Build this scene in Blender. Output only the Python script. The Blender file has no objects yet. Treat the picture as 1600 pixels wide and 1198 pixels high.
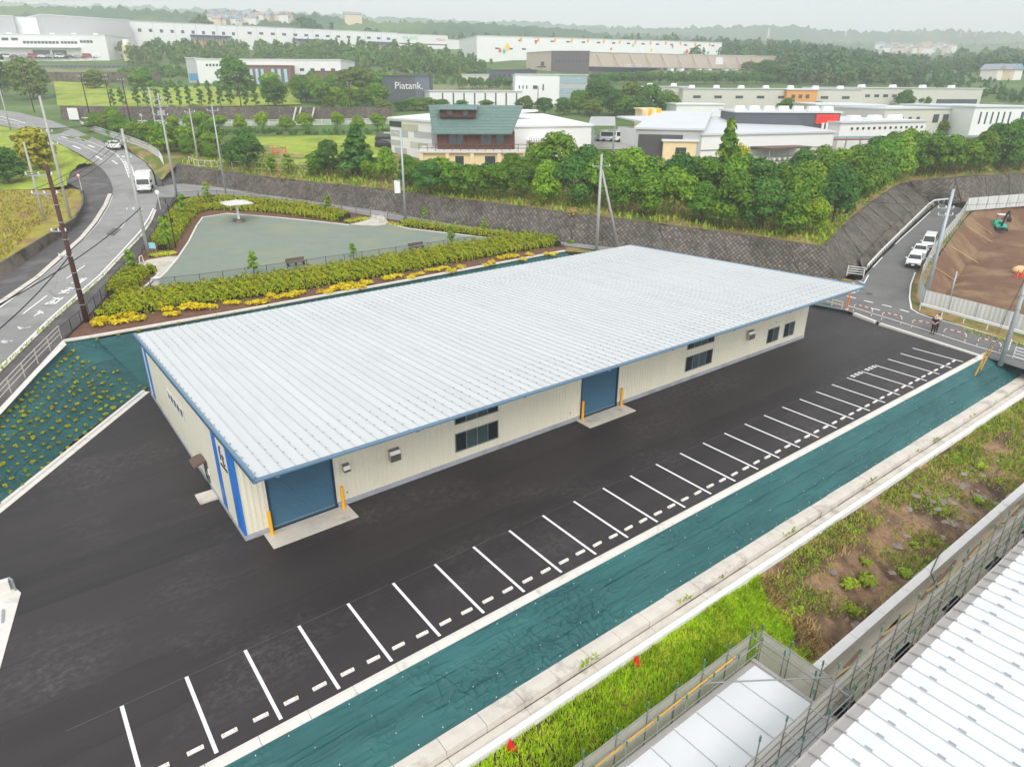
import bpy, math, random
import numpy as np
from mathutils import Vector, Matrix
random.seed(7); RNG = np.random.default_rng(7)
R = math.radians
scene = bpy.context.scene
col = scene.collection
# ------------------------------------------------------------------ camera
FPX, PIT, ROL, YAW = 1054.03, R(23.6546), R(0.30657), R(52.59185)      # focal length in pixels of a 1600 px wide frame
CAM = np.array([-69.4923, -21.0520, 23.3737])
FW = np.array([math.cos(PIT)*math.cos(YAW), math.cos(PIT)*math.sin(YAW), -math.sin(PIT)])
_rt = np.cross(FW, [0, 0, 1]); _rt /= np.linalg.norm(_rt); _up = np.cross(_rt, FW)
RT = _rt*math.cos(ROL)+_up*math.sin(ROL); UP = -_rt*math.sin(ROL)+_up*math.cos(ROL)
cd = bpy.data.cameras.new('camera'); cam = bpy.data.objects.new('camera', cd); col.objects.link(cam)
cd.sensor_width = 36; cd.lens = FPX/1600*36; cd.clip_start = .5; cd.clip_end = 20000
M4 = Matrix(((RT[0], UP[0], -FW[0], CAM[0]), (RT[1], UP[1], -FW[1], CAM[1]), (RT[2], UP[2], -FW[2], CAM[2]), (0, 0, 0, 1)))
cam.matrix_world = M4
scene.camera = cam
# ------------------------------------------------------------------ sky and sun (thin overcast)
SUN_EL, SUN_AZ = R(44), R(-118)          # direction the light comes from, azimuth from +X
w = bpy.data.worlds.new('World'); scene.world = w; w.use_nodes = True
nt = w.node_tree; bg = nt.nodes['Background']
sk = nt.nodes.new('ShaderNodeTexSky'); sk.sky_type = 'NISHITA'; sk.sun_disc = False
sk.sun_elevation = SUN_EL; sk.sun_rotation = R(90)-SUN_AZ; sk.air_density = 1.0; sk.dust_density = 6.0; sk.ozone_density = 1.0
hs = nt.nodes.new('ShaderNodeHueSaturation'); hs.inputs['Saturation'].default_value = .22; hs.inputs['Value'].default_value = 1.0
nt.links.new(sk.outputs[0], hs.inputs['Color'])
mxw = nt.nodes.new('ShaderNodeMixRGB'); mxw.inputs['Fac'].default_value = .6; mxw.inputs['Color2'].default_value = (12.7, 13.0, 13.3, 1)   # even cloud veil
nt.links.new(hs.outputs[0], mxw.inputs['Color1'])
nt.links.new(mxw.outputs[0], bg.inputs['Color']); bg.inputs['Strength'].default_value = .1
sd = bpy.data.lights.new('sun', 'SUN'); sd.energy = 1.35; sd.angle = R(24); sd.color = (1, .97, .92)
so = bpy.data.objects.new('sun', sd); col.objects.link(so)
sv = Vector((math.cos(SUN_EL)*math.cos(SUN_AZ), math.cos(SUN_EL)*math.sin(SUN_AZ), math.sin(SUN_EL)))
so.rotation_euler = sv.to_track_quat('Z', 'Y').to_euler(); so.location = (0, 0, 200)
scene.view_settings.view_transform = 'Standard'; scene.view_settings.look = 'None'
scene.view_settings.exposure = .3; scene.view_settings.gamma = 1
scene.cycles.max_bounces = 6; scene.cycles.transparent_max_bounces = 16; scene.cycles.volume_bounces = 1
scene.cycles.use_denoising = True

# ------------------------------------------------------------------ measuring helpers
def pray(x, y): return FW+RT*(x-800)/FPX+UP*(599-y)/FPX
def W(x, y, z=0.):                       # photograph pixel (1600 wide) on the level z
    d = pray(x, y); t = (z-CAM[2])/d[2]; return CAM+d*t
def pix(P):
    D = np.asarray(P, float)-CAM; k = D@FW; return 800+FPX*(D@RT)/k, 599-FPX*(D@UP)/k
def height(base, ytop):                  # height of an upright that starts at base and ends at pixel row ytop
    lo, hi = 0., 200.
    for _ in range(50):
        m = (lo+hi)/2
        if pix((base[0], base[1], base[2]+m))[1] > ytop: lo = m
        else: hi = m
    return lo
HD = np.array([math.cos(YAW), math.sin(YAW)])       # heading on the ground
TS = [152, 185, 225, 285, 350, 420, 500, 600, 750, 1000, 1600, 6000]
TZ = [10.2, 12.4, 13.7, 17.0, 22.6, 29.0, 35.5, 47., 59., 70., 76., 80.]
def gz(s, r):                            # hillside height at distance s and sideways ratio r; falls away to a plain on the right
    z = float(np.interp(s, TS, TZ)); f = min(1, max(0, (r-.36)/.18))*min(1, max(0, (s-430)/80)); return z+(min(z, 35+(s-500)*.03)-z)*f
def side_ratio(d): return float((d[0]*HD[1]-d[1]*HD[0])/(d[0]*HD[0]+d[1]*HD[1]))
def B(x, y):                             # photograph pixel on the hillside behind the walls
    d = pray(x, y); h = d[:2]@HD
    lo, hi = 120., 760.; r_ = side_ratio(d)
    for _ in range(50):
        s = (lo+hi)/2; P = CAM+d*(s/h)
        if P[2] > gz(s, r_): lo = s
        else: hi = s
    P = CAM+d*(lo/h); P[2] = gz(lo, r_); return P

# ------------------------------------------------------------------ materials
def srgb(r, g, b):
    f = lambda c: c/12.92 if c <= .04045 else ((c+.055)/1.055)**2.4
    return (f(r/255), f(g/255), f(b/255), 1)
MATS = {}
def mat(name, c, rough=.8, metal=0, var=.12, scale=1.5, bump=0, bscale=None, spec=.3, obj=False, rnd=0, dirt=None, dscale=.35, dthr=(.5, .62), detail=6, stretch=None, alpha=1, trans=0):
    if name in MATS: return MATS[name]
    m = bpy.data.materials.new(name); m.use_nodes = True; n = m.node_tree.nodes; l = m.node_tree.links
    b = n['Principled BSDF']; b.inputs['Roughness'].default_value = rough; b.inputs['Metallic'].default_value = metal
    b.inputs['Specular IOR Level'].default_value = spec
    if obj:
        tc = n.new('ShaderNodeTexCoord'); vec = tc.outputs['Object']
    else:
        tc = n.new('ShaderNodeNewGeometry'); vec = tc.outputs['Position']
    if stretch:
        mp = n.new('ShaderNodeMapping'); mp.inputs['Scale'].default_value = stretch; l.new(vec, mp.inputs[0]); vec = mp.outputs[0]
    c = tuple(c[:3])+(1,)
    out = None
    if var or dirt:
        nz = n.new('ShaderNodeTexNoise'); nz.inputs['Scale'].default_value = scale; nz.inputs['Detail'].default_value = detail; nz.inputs['Roughness'].default_value = .65
        l.new(vec, nz.inputs['Vector'])
        mr = n.new('ShaderNodeMapRange'); mr.inputs['From Min'].default_value = .25; mr.inputs['From Max'].default_value = .75
        mr.inputs['To Min'].default_value = 1-var; mr.inputs['To Max'].default_value = 1+var
        l.new(nz.outputs['Fac'], mr.inputs['Value'])
        hv = n.new('ShaderNodeHueSaturation'); hv.inputs['Color'].default_value = c; l.new(mr.outputs[0], hv.inputs['Value']); out = hv.outputs[0]
    if dirt:
        n2 = n.new('ShaderNodeTexNoise'); n2.inputs['Scale'].default_value = dscale; n2.inputs['Detail'].default_value = 8; n2.inputs['Roughness'].default_value = .6
        l.new(vec, n2.inputs['Vector'])
        m2 = n.new('ShaderNodeMapRange'); m2.inputs['From Min'].default_value = dthr[0]; m2.inputs['From Max'].default_value = dthr[1]; l.new(n2.outputs['Fac'], m2.inputs['Value'])
        mx = n.new('ShaderNodeMixRGB'); l.new(m2.outputs[0], mx.inputs['Fac']); l.new(out, mx.inputs['Color1']); mx.inputs['Color2'].default_value = tuple(dirt[:3])+(1,); out = mx.outputs[0]
    if rnd:
        oi = n.new('ShaderNodeObjectInfo'); m3 = n.new('ShaderNodeMapRange'); m3.inputs['To Min'].default_value = 1-rnd; m3.inputs['To Max'].default_value = 1+rnd
        l.new(oi.outputs['Random'], m3.inputs['Value']); h3 = n.new('ShaderNodeHueSaturation'); l.new(m3.outputs[0], h3.inputs['Value'])
        m4 = n.new('ShaderNodeMapRange'); m4.inputs['To Min'].default_value = .5-rnd*.06; m4.inputs['To Max'].default_value = .5+rnd*.06
        mu = n.new('ShaderNodeMath'); mu.operation = 'FRACT'; mm = n.new('ShaderNodeMath'); mm.operation = 'MULTIPLY'; mm.inputs[1].default_value = 7.31
        l.new(oi.outputs['Random'], mm.inputs[0]); l.new(mm.outputs[0], mu.inputs[0]); l.new(mu.outputs[0], m4.inputs['Value']); l.new(m4.outputs[0], h3.inputs['Hue'])
        if out: l.new(out, h3.inputs['Color'])
        else: h3.inputs['Color'].default_value = c
        out = h3.outputs[0]
    if out: l.new(out, b.inputs['Base Color'])
    else: b.inputs['Base Color'].default_value = c
    if bump:
        n3 = n.new('ShaderNodeTexNoise'); n3.inputs['Scale'].default_value = bscale or scale*4; n3.inputs['Detail'].default_value = 6; l.new(vec, n3.inputs['Vector'])
        bp = n.new('ShaderNodeBump'); bp.inputs['Strength'].default_value = min(1, bump); bp.inputs['Distance'].default_value = .05; l.new(n3.outputs['Fac'], bp.inputs['Height']); l.new(bp.outputs[0], b.inputs['Normal'])
    if alpha < 1: b.inputs['Alpha'].default_value = alpha
    if trans:
        tr = n.new('ShaderNodeBsdfTranslucent'); mxs = n.new('ShaderNodeMixShader'); mxs.inputs[0].default_value = trans
        if out: l.new(out, tr.inputs['Color'])
        l.new(b.outputs[0], mxs.inputs[1]); l.new(tr.outputs[0], mxs.inputs[2]); l.new(mxs.outputs[0], n['Material Output'].inputs['Surface'])
    MATS[name] = m; return m

# ------------------------------------------------------------------ mesh helpers
class MB:
    def __init__(s): s.v = []; s.f = []
    def add(s, v, f):
        k = len(s.v); s.v += [tuple(map(float, p)) for p in v]; s.f += [tuple(i+k for i in q) for q in f]; return s
    def box(s, c, d, rz=0, ry=0, rx=0):
        x, y, z = d[0]/2, d[1]/2, d[2]/2
        P = [Vector((a, b, e)) for a in (-x, x) for b in (-y, y) for e in (-z, z)]
        if rz or ry or rx:
            Mx = Matrix.Rotation(rz, 3, 'Z') @ Matrix.Rotation(ry, 3, 'Y') @ Matrix.Rotation(rx, 3, 'X'); P = [Mx @ p for p in P]
        c = Vector(c)
        return s.add([p+c for p in P], [(0, 1, 3, 2), (4, 6, 7, 5), (0, 4, 5, 1), (2, 3, 7, 6), (0, 2, 6, 4), (1, 5, 7, 3)])
    def b2(s, a, b): return s.box([(a[i]+b[i])/2 for i in range(3)], [abs(b[i]-a[i]) for i in range(3)])
    def tube(s, p, q, r0, r1=None, n=8, cap=True):
        p = Vector(p); q = Vector(q); r1 = r0 if r1 is None else r1
        d = (q-p); d.normalize(); a = d.orthogonal().normalized(); b = d.cross(a)
        v = []
        for c, r in ((p, r0), (q, r1)):
            for i in range(n):
                t = 2*math.pi*i/n; v.append(c+a*(r*math.cos(t))+b*(r*math.sin(t)))
        f = [(i, (i+1) % n, n+(i+1) % n, n+i) for i in range(n)]
        if cap: f += [tuple(range(n-1, -1, -1)), tuple(range(n, 2*n))]
        return s.add(v, f)
    def path(s, pts, r, n=6):
        for a, b in zip(pts[:-1], pts[1:]): s.tube(a, b, r, r, n)
        return s
    def beam(s, p, q, wd, hg):            # rectangular bar between two points
        p = Vector(p); q = Vector(q); d = (q-p).normalized(); sd_ = d.cross(Vector((0, 0, 1)))
        if sd_.length < 1e-4: sd_ = Vector((1, 0, 0))
        sd_.normalize(); u = sd_.cross(d); v = []
        for c in (p, q):
            for a, b in ((-1, -1), (1, -1), (1, 1), (-1, 1)): v.append(c+sd_*(a*wd/2)+u*(b*hg/2))
        return s.add(v, [(3, 2, 1, 0), (4, 5, 6, 7), (0, 1, 5, 4), (1, 2, 6, 5), (2, 3, 7, 6), (3, 0, 4, 7)])
    def prism(s, pts, z0, z1):            # outline (x, y) extruded in z; ccw
        n = len(pts); v = [(p[0], p[1], z0) for p in pts]+[(p[0], p[1], z1) for p in pts]
        return s.add(v, [tuple(range(n-1, -1, -1)), tuple(range(n, 2*n))]+[(i, (i+1) % n, n+(i+1) % n, n+i) for i in range(n)])
    def loft(s, rings, closed=True, cap=True):
        n = len(rings[0]); v = [p for r in rings for p in r]; f = []
        for k in range(len(rings)-1):
            for i in range(n if closed else n-1): f.append((k*n+i, k*n+(i+1) % n, (k+1)*n+(i+1) % n, (k+1)*n+i))
        if cap: f += [tuple(range(n-1, -1, -1)), tuple(range((len(rings)-1)*n, len(rings)*n))]
        return s.add(v, f)
    def ball(s, c, r, n=8, m=5):
        r = (r, r, r) if not hasattr(r, '__len__') else r; rings = []
        for k in range(m+1):
            t = math.pi*k/m; rr = max(math.sin(t), .02)
            rings.append([(c[0]+r[0]*rr*math.cos(2*math.pi*i/n), c[1]+r[1]*rr*math.sin(2*math.pi*i/n), c[2]-r[2]*math.cos(t)) for i in range(n)])
        return s.loft(rings)
    def poly(s, pts): return s.add(pts, [tuple(range(len(pts)))])
    def mesh(s, name, m):
        me = bpy.data.meshes.new(name); me.from_pydata(s.v, [], s.f); me.update()
        if m: me.materials.append(m)
        return me
    def build(s, name, m, parent=None, smooth=False, kind=None, off=None):
        if off is not None: s.v = [(a-off[0], b-off[1], c-off[2]) for a, b, c in s.v]
        me = s.mesh(name, m)
        if smooth: me.polygons.foreach_set('use_smooth', [True]*len(me.polygons))
        return link(name, me, parent, kind)
def link(name, me, parent=None, kind=None, loc=None, rz=0):
    o = bpy.data.objects.new(name, me); col.objects.link(o)
    if parent: o.parent = parent
    if kind: o['kind'] = kind
    if loc is not None: o.location = loc
    if rz: o.rotation_euler.z = rz
    return o
def tag(o, label, cat, group=None, kind=None):
    o['label'] = label; o['category'] = cat
    if group: o['group'] = group
    if kind: o['kind'] = kind
    return o
def thing(name, label, cat, loc=(0, 0, 0), rz=0, group=None):
    o = bpy.data.objects.new(name, None); col.objects.link(o); o.empty_display_size = .3
    o.location = tuple(map(float, loc)); o.rotation_euler.z = rz
    return tag(o, label, cat, group)
def copy_tree(o, parent=None):
    c = o.copy(); col.objects.link(c); c.parent = parent
    for ch in [k for k in bpy.data.objects if k.parent is o] if False else list(o.children): copy_tree(ch, c)
    return c
def fast_mesh(name, V, F, m, smooth=False):       # numpy arrays, quads or tris
    me = bpy.data.meshes.new(name); V = np.asarray(V, np.float32); F = np.asarray(F, np.int32); k = F.shape[1]
    me.vertices.add(len(V)); me.vertices.foreach_set('co', V.ravel()); me.loops.add(F.size); me.loops.foreach_set('vertex_index', F.ravel())
    me.polygons.add(len(F)); me.polygons.foreach_set('loop_start', np.arange(0, F.size, k, dtype=np.int32)); me.polygons.foreach_set('loop_total', np.full(len(F), k, np.int32))
    if smooth: me.polygons.foreach_set('use_smooth', np.ones(len(F), bool))
    me.update(calc_edges=True)
    if m: me.materials.append(m)
    return me
def resample(P, n):
    P = np.array([np.asarray(p, float) for p in P]); d = np.r_[0, np.cumsum(np.linalg.norm(np.diff(P, axis=0), axis=1))]
    t = np.linspace(0, d[-1], n); return np.stack([np.interp(t, d, P[:, i]) for i in range(3)], 1)
def strip(name, A, Bp, m, n=None, k=1, parent=None, kind=None, bulge=None, noise=0, smooth=False, fun=None):
    """sheet between two polylines; n points along, k divisions across; optional rise and roughness"""
    if n is None: A = np.array([np.asarray(p, float) for p in A]); Bp = np.array([np.asarray(p, float) for p in Bp]); n = len(A)
    else: A = resample(A, n); Bp = resample(Bp, n)
    t = np.linspace(0, 1, k+1)[None, :, None]
    G = A[:, None, :]*(1-t)+Bp[:, None, :]*t
    if bulge: G[:, :, 2] += np.interp(t[0, :, 0], bulge[0], bulge[1])[None, :]
    if noise: G[:, 1:-1, 2] += RNG.normal(0, noise, G[:, 1:-1, 2].shape)
    if fun: G = fun(G)
    idx = np.arange(n*(k+1)).reshape(n, k+1)
    F = np.stack([idx[:-1, :-1], idx[1:, :-1], idx[1:, 1:], idx[:-1, 1:]], -1).reshape(-1, 4)
    V = G.reshape(-1, 3)
    nrm = np.cross(V[F[0][1]]-V[F[0][0]], V[F[0][2]]-V[F[0][0]])
    if nrm[2] < 0: F = F[:, ::-1]
    return link(name, fast_mesh(name, V, F, m, smooth), parent, kind)
def off_line(P, d):                       # polyline moved sideways on the ground by d (left of travel +)
    P = np.array([np.asarray(p, float) for p in P]); T = np.gradient(P[:, :2], axis=0); T /= np.linalg.norm(T, axis=1)[:, None]
    Q = P.copy(); Q[:, 0] -= T[:, 1]*d; Q[:, 1] += T[:, 0]*d; return Q
def ordinal(i):
    return ['first', 'second', 'third', 'fourth', 'fifth', 'sixth', 'seventh', 'eighth', 'ninth', 'tenth', 'eleventh', 'twelfth', 'thirteenth', 'fourteenth', 'fifteenth', 'sixteenth', 'seventeenth', 'eighteenth', 'nineteenth', 'twentieth'][i] if i < 20 else ('%d%s' % (i+1, {1: 'st', 2: 'nd', 3: 'rd'}.get((i+1) % 10, 'th')))
def text_mesh(body, size, m, depth=.02):
    cu = bpy.data.curves.new('text', 'FONT'); cu.body = body; cu.size = size; cu.extrude = depth; cu.align_x = 'CENTER'; cu.align_y = 'CENTER'
    o = bpy.data.objects.new('text', cu); col.objects.link(o)
    me = bpy.data.meshes.new_from_object(o.evaluated_get(bpy.context.evaluated_depsgraph_get()))
    bpy.data.objects.remove(o); me.materials.clear(); me.materials.append(m); return me
# ------------------------------------------------------------------ surface materials
def node_mat(name, fn):
    if name in MATS: return MATS[name]
    m = bpy.data.materials.new(name); m.use_nodes = True; fn(m.node_tree.nodes, m.node_tree.links, m.node_tree.nodes['Principled BSDF']); MATS[name] = m; return m
def N(n, t, **kw):
    k = n.new('ShaderNode'+t)
    for a, v in kw.items():
        if a.startswith('i_'): k.inputs[a[2:].replace('_', ' ')].default_value = v
        elif a[0] == 'n' and a[1:].isdigit(): k.inputs[int(a[1:])].default_value = v
        else: setattr(k, a, v)
    return k
def noise(n, l, vec, sc, det=6, rough=.6, stretch=None):
    if stretch:
        mp = N(n, 'Mapping'); mp.inputs['Scale'].default_value = stretch; l.new(vec, mp.inputs[0]); vec = mp.outputs[0]
    z = N(n, 'TexNoise', i_Scale=sc, i_Detail=det, i_Roughness=rough); l.new(vec, z.inputs['Vector']); return z.outputs['Fac']
def rng(n, l, v, a, b, c=0., d=1.):
    k = N(n, 'MapRange'); k.inputs[1].default_value = a; k.inputs[2].default_value = b; k.inputs[3].default_value = c; k.inputs[4].default_value = d; l.new(v, k.inputs[0]); return k.outputs[0]
def mixc(n, l, f, a, b):
    k = N(n, 'MixRGB')
    for s, v in (('Fac', f), ('Color1', a), ('Color2', b)):
        if hasattr(v, 'node'): l.new(v, k.inputs[s])
        else: k.inputs[s].default_value = v
    return k.outputs[0]
def math2(n, l, op, a, b=None):
    k = N(n, 'Math', operation=op)
    for i, v in enumerate((a, b)):
        if v is None: continue
        if hasattr(v, 'node'): l.new(v, k.inputs[i])
        else: k.inputs[i].default_value = v
    return k.outputs[0]
def f_lot(n, l, b):
    p = N(n, 'NewGeometry').outputs['Position']; sx = N(n, 'SeparateXYZ'); l.new(p, sx.inputs[0])
    c = mixc(n, l, rng(n, l, noise(n, l, p, 1., 6, .7, (.06, .8, 1)), .36, .64), (.019, .016, .0162, 1), (.032, .0272, .0275, 1))
    # paving lanes laid along the building, slightly different tone, with thin joints
    wob = math2(n, l, 'MULTIPLY', noise(n, l, p, .4, 3), .5)
    ln = math2(n, l, 'DIVIDE', math2(n, l, 'ADD', sx.outputs[1], wob), 3.4)
    fl = math2(n, l, 'FLOOR', ln); wn = N(n, 'TexWhiteNoise', noise_dimensions='1D'); l.new(fl, wn.inputs['W'])
    c = mixc(n, l, math2(n, l, 'MULTIPLY', wn.outputs[0], .6), c, (.043, .0365, .037, 1))
    fr = math2(n, l, 'FRACT', ln); j = rng(n, l, fr, 0, .02, 1, 0); c = mixc(n, l, math2(n, l, 'MULTIPLY', j, .85), c, (.010, .013, .0135, 1))
    # dusty scuffs
    d = rng(n, l, noise(n, l, p, .16, 8, .62, (.6, 1, 1)), .5, .7); d2 = rng(n, l, noise(n, l, p, 3.0, 8, .75, (.7, 1, 1)), .45, .7)
    c = mixc(n, l, math2(n, l, 'MULTIPLY', math2(n, l, 'MULTIPLY', d, d2), .8), c, (.15, .137, .133, 1))
    sp = rng(n, l, noise(n, l, p, 40, 2, .6), .35, .75, .75, 1.3); h = N(n, 'HueSaturation'); l.new(c, h.inputs['Color']); l.new(sp, h.inputs['Value'])
    l.new(h.outputs[0], b.inputs['Base Color']); b.inputs['Roughness'].default_value = .62; b.inputs['Specular IOR Level'].default_value = .42
    bp = N(n, 'Bump', i_Strength=.4, i_Distance=.01); l.new(noise(n, l, p, 60, 3), bp.inputs['Height']); l.new(bp.outputs[0], b.inputs['Normal'])
LOT = node_mat('new_asphalt', f_lot)
def f_road(n, l, b, g=1.):
    p = N(n, 'NewGeometry').outputs['Position']
    c = mixc(n, l, rng(n, l, noise(n, l, p, .35, 8, .65), .3, .7), (.25*g, .247*g, .239*g, 1), (.33*g, .326*g, .316*g, 1))
    c = mixc(n, l, math2(n, l, 'MULTIPLY', rng(n, l, noise(n, l, p, .12, 4, .5), .55, .6), .45), c, (.18*g, .176*g, .176*g, 1))
    cr = N(n, 'TexVoronoi', i_Scale=.25, feature='DISTANCE_TO_EDGE'); l.new(p, cr.inputs['Vector'])
    c = mixc(n, l, rng(n, l, cr.outputs[0], 0, .012, .5, 0), c, (.1, .1, .1, 1))
    sp = rng(n, l, noise(n, l, p, 25, 2), .35, .75, .85, 1.15); h = N(n, 'HueSaturation'); l.new(c, h.inputs['Color']); l.new(sp, h.inputs['Value'])
    l.new(h.outputs[0], b.inputs['Base Color']); b.inputs['Roughness'].default_value = .85
ROAD = node_mat('worn_asphalt', f_road)
ROAD2 = node_mat('worn_asphalt_dark', lambda n, l, b: f_road(n, l, b, .55))
WALK = mat('sidewalk_asphalt', (.1, .094, .094), .9, var=.15, scale=.8, dirt=(.15, .142, .138), dscale=.3, bump=.3, bscale=20)
CONC = mat('concrete', srgb(206, 199, 188), .85, var=.12, scale=1.2, dirt=srgb(150, 143, 132), dscale=.8, dthr=(.55, .75), bump=.2, bscale=15)
CONCL = mat('pale_concrete', srgb(216, 212, 205), .85, var=.08, scale=1.2, dirt=srgb(178, 172, 162), dscale=.9, dthr=(.58, .75))
CONCW = mat('white_concrete', srgb(232, 231, 229), .8, var=.05, scale=1.5, dirt=srgb(190, 186, 178), dscale=.9, dthr=(.6, .75))
PAINT = mat('road_paint', (.8, .8, .8), .7, var=.05, scale=3)
WORNP = mat('worn_road_paint', (.66, .66, .65), .8, var=.25, scale=3)
PAINTY = mat('yellow_paint', srgb(250, 180, 20), .55, var=.06)
SOIL = mat('bed_soil', srgb(112, 82, 66), .95, var=.3, scale=1.5, bump=.6, bscale=6)
DIRT = mat('bare_dirt', srgb(116, 86, 66), .95, var=.25, scale=.5, dirt=srgb(140, 116, 86), dscale=.12, bump=.7, bscale=2.5)
LGRASS = mat('lawn', srgb(150, 165, 60), .95, var=.3, scale=.4, dirt=srgb(120, 140, 40), dscale=.08, bump=.5, bscale=6)
WILD = mat('rough_grass', srgb(150, 128, 82), .95, var=.35, scale=.6, dirt=srgb(96, 112, 38), dscale=.22, dthr=(.46, .56), bump=.6, bscale=5)
FOREST_FLOOR = mat('hillside_green', srgb(84, 110, 52), .95, var=.35, scale=.05, dirt=srgb(128, 128, 92), dscale=.012, dthr=(.56, .62), bump=.6, bscale=.6)
FIELD = mat('weedy_field', srgb(150, 142, 58), .95, var=.3, scale=.7, dirt=srgb(140, 112, 78), dscale=.3, dthr=(.5, .6), bump=.7, bscale=4)
PITCH = mat('park_gravel', srgb(128, 138, 127), .9, var=.08, scale=.5, dirt=srgb(142, 146, 116), dscale=.18, dthr=(.5, .75))
def f_teal(n, l, b):
    p = N(n, 'NewGeometry').outputs['Position']
    c = mixc(n, l, rng(n, l, noise(n, l, p, .6, 6, .6, (.25, 1, 1)), .3, .7), srgb(28, 80, 82), srgb(48, 104, 104))
    oi = N(n, 'ObjectInfo'); h = N(n, 'HueSaturation'); l.new(c, h.inputs['Color']); l.new(rng(n, l, oi.outputs['Random'], 0, 1, .72, 1.05), h.inputs['Value'])
    l.new(h.outputs[0], b.inputs['Base Color']); b.inputs['Roughness'].default_value = .62; b.inputs['Specular IOR Level'].default_value = .4
    rd = lambda v: math2(n, l, 'POWER', math2(n, l, 'SUBTRACT', 1., math2(n, l, 'ABSOLUTE', math2(n, l, 'SUBTRACT', math2(n, l, 'MULTIPLY', v, 2.), 1.))), 6.)
    msk = rng(n, l, noise(n, l, p, .22, 3), .45, .62)
    k = math2(n, l, 'ADD', math2(n, l, 'MULTIPLY', math2(n, l, 'MULTIPLY', rd(noise(n, l, p, 1.3, 2, .5)), msk), 1.1), math2(n, l, 'MULTIPLY', rd(noise(n, l, p, .9, 2, .5, (.3, 2.2, 1))), .6))
    bp = N(n, 'Bump', i_Strength=1., i_Distance=.09); l.new(k, bp.inputs['Height']); l.new(bp.outputs[0], b.inputs['Normal'])
TEAL = node_mat('green_weed_sheet', f_teal)
TEALD = TEAL
def diamond(name, d, base=(114, 108, 102)):
    def fn(n, l, b):
        p = N(n, 'NewGeometry').outputs['Position']; sx = N(n, 'SeparateXYZ'); l.new(p, sx.inputs[0])
        dt = N(n, 'VectorMath', operation='DOT_PRODUCT'); dt.inputs[1].default_value = (d[0], d[1], 0); l.new(p, dt.inputs[0])
        v = math2(n, l, 'MULTIPLY', sx.outputs[2], 1.15)
        e = []; cells = []
        for sg in (1, -1):
            q = math2(n, l, 'DIVIDE', math2(n, l, 'ADD', dt.outputs['Value'], math2(n, l, 'MULTIPLY', v, float(sg))), .62)
            cells.append(math2(n, l, 'FLOOR', q)); f = math2(n, l, 'FRACT', q); e.append(math2(n, l, 'MINIMUM', f, math2(n, l, 'SUBTRACT', 1., f)))
        ed = math2(n, l, 'MINIMUM', e[0], e[1])
        cx = N(n, 'CombineXYZ'); l.new(cells[0], cx.inputs[0]); l.new(cells[1], cx.inputs[1]); wn = N(n, 'TexWhiteNoise', noise_dimensions='2D'); l.new(cx.outputs[0], wn.inputs['Vector'])
        c = mixc(n, l, wn.outputs['Value'], srgb(base[0]-18, base[1]-18, base[2]-18), srgb(base[0]+22, base[1]+20, base[2]+16))
        st = rng(n, l, noise(n, l, p, .25, 6, .65, (1, 1, .35)), .42, .68); c = mixc(n, l, math2(n, l, 'MULTIPLY', st, .6), c, srgb(60, 52, 46))
        c = mixc(n, l, rng(n, l, ed, .02, .11, .75, 0), c, srgb(38, 34, 30))
        l.new(c, b.inputs['Base Color']); b.inputs['Roughness'].default_value = .95
        bp = N(n, 'Bump', i_Strength=.9, i_Distance=.12); l.new(rng(n, l, ed, 0, .16), bp.inputs['Height']); l.new(bp.outputs[0], b.inputs['Normal'])
    return node_mat(name, fn)

# ------------------------------------------------------------------ the setting
SH = []                                    # sheets things can stand on
def struct(o, stand=True):
    o['kind'] = 'structure'
    if stand: SH.append(o)
    return o
# one hillside sheet out to the horizon
az = np.linspace(-1.25, 1.25, 97); ss = np.array([20, 60, 100, 130, 164, 166, 176, 188, 205, 225, 250, 285, 320, 350, 385, 420, 460, 500, 550, 600, 670, 750, 1000, 1600, 3100.])
G = []
for s in ss:
    for a in az:
        lat = a*s if s > 200 else a*(s+110)
        zz = -4.2 if s < 165 else gz(s, lat/s)
        G.append((CAM[0]+HD[0]*s+HD[1]*lat, CAM[1]+HD[1]*s-HD[0]*lat, zz+(0 if s < 170 else RNG.normal(0, .12)*min(6, s/120))))
ix = np.arange(len(G)).reshape(len(ss), len(az)); F = np.stack([ix[:-1, :-1], ix[:-1, 1:], ix[1:, 1:], ix[1:, :-1]], -1).reshape(-1, 4)
F = F[:, ::-1]
struct(link('ground', fast_mesh('ground', G, F, FOREST_FLOOR, True)))
# car park
lot = MB().poly([(-112, -.25, 0), (3.4, -.25, 0), (5.42, 10.71, 0), (6.6, 14.4, 0), (4.6, 18.4, 0), (4.6, 38.6, 0), (-62.6, 39.0, 0), (-69.3, 32.3, 0), (-74.4, 25.3, 0), (-112, -22, 0), (-112, -26, 0), (-112, -30, 0)][:-1]).build('parking_lot', LOT)
struct(lot)
# main road on the left, climbing
ZRY = [120, 235, 270, 303, 400, 533, 640, 800, 900]; ZRZ = [15., 10.4, 8.3, 6.5, 4.9, 3.6, 2.8, 2.0, 1.6]
def MR(x, y, dz=0.):
    if y < 232: P = B(x, y); P[2] += .18+dz; return P
    return W(x, y, float(np.interp(y, ZRY, ZRZ))+dz)
REDGE = [(-160, 720), (0, 577), (75, 504), (120, 464), (155, 434), (188, 399), (220, 366), (235, 343), (243, 326), (247, 308), (243, 290), (239, 270), (225, 252), (200, 236), (150, 218), (120, 205), (82, 190), (30, 177), (-70, 163)]
LEDGE = [(-160, 560), (0, 476), (60, 436), (100, 401), (130, 374), (150, 350), (168, 322), (174, 305), (175, 290), (170, 278), (160, 264), (150, 257), (125, 241), (92, 225), (50, 206), (0, 197), (-70, 194)]
RE = [MR(*p) for p in REDGE]; LE = [MR(*p) for p in LEDGE]
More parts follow.
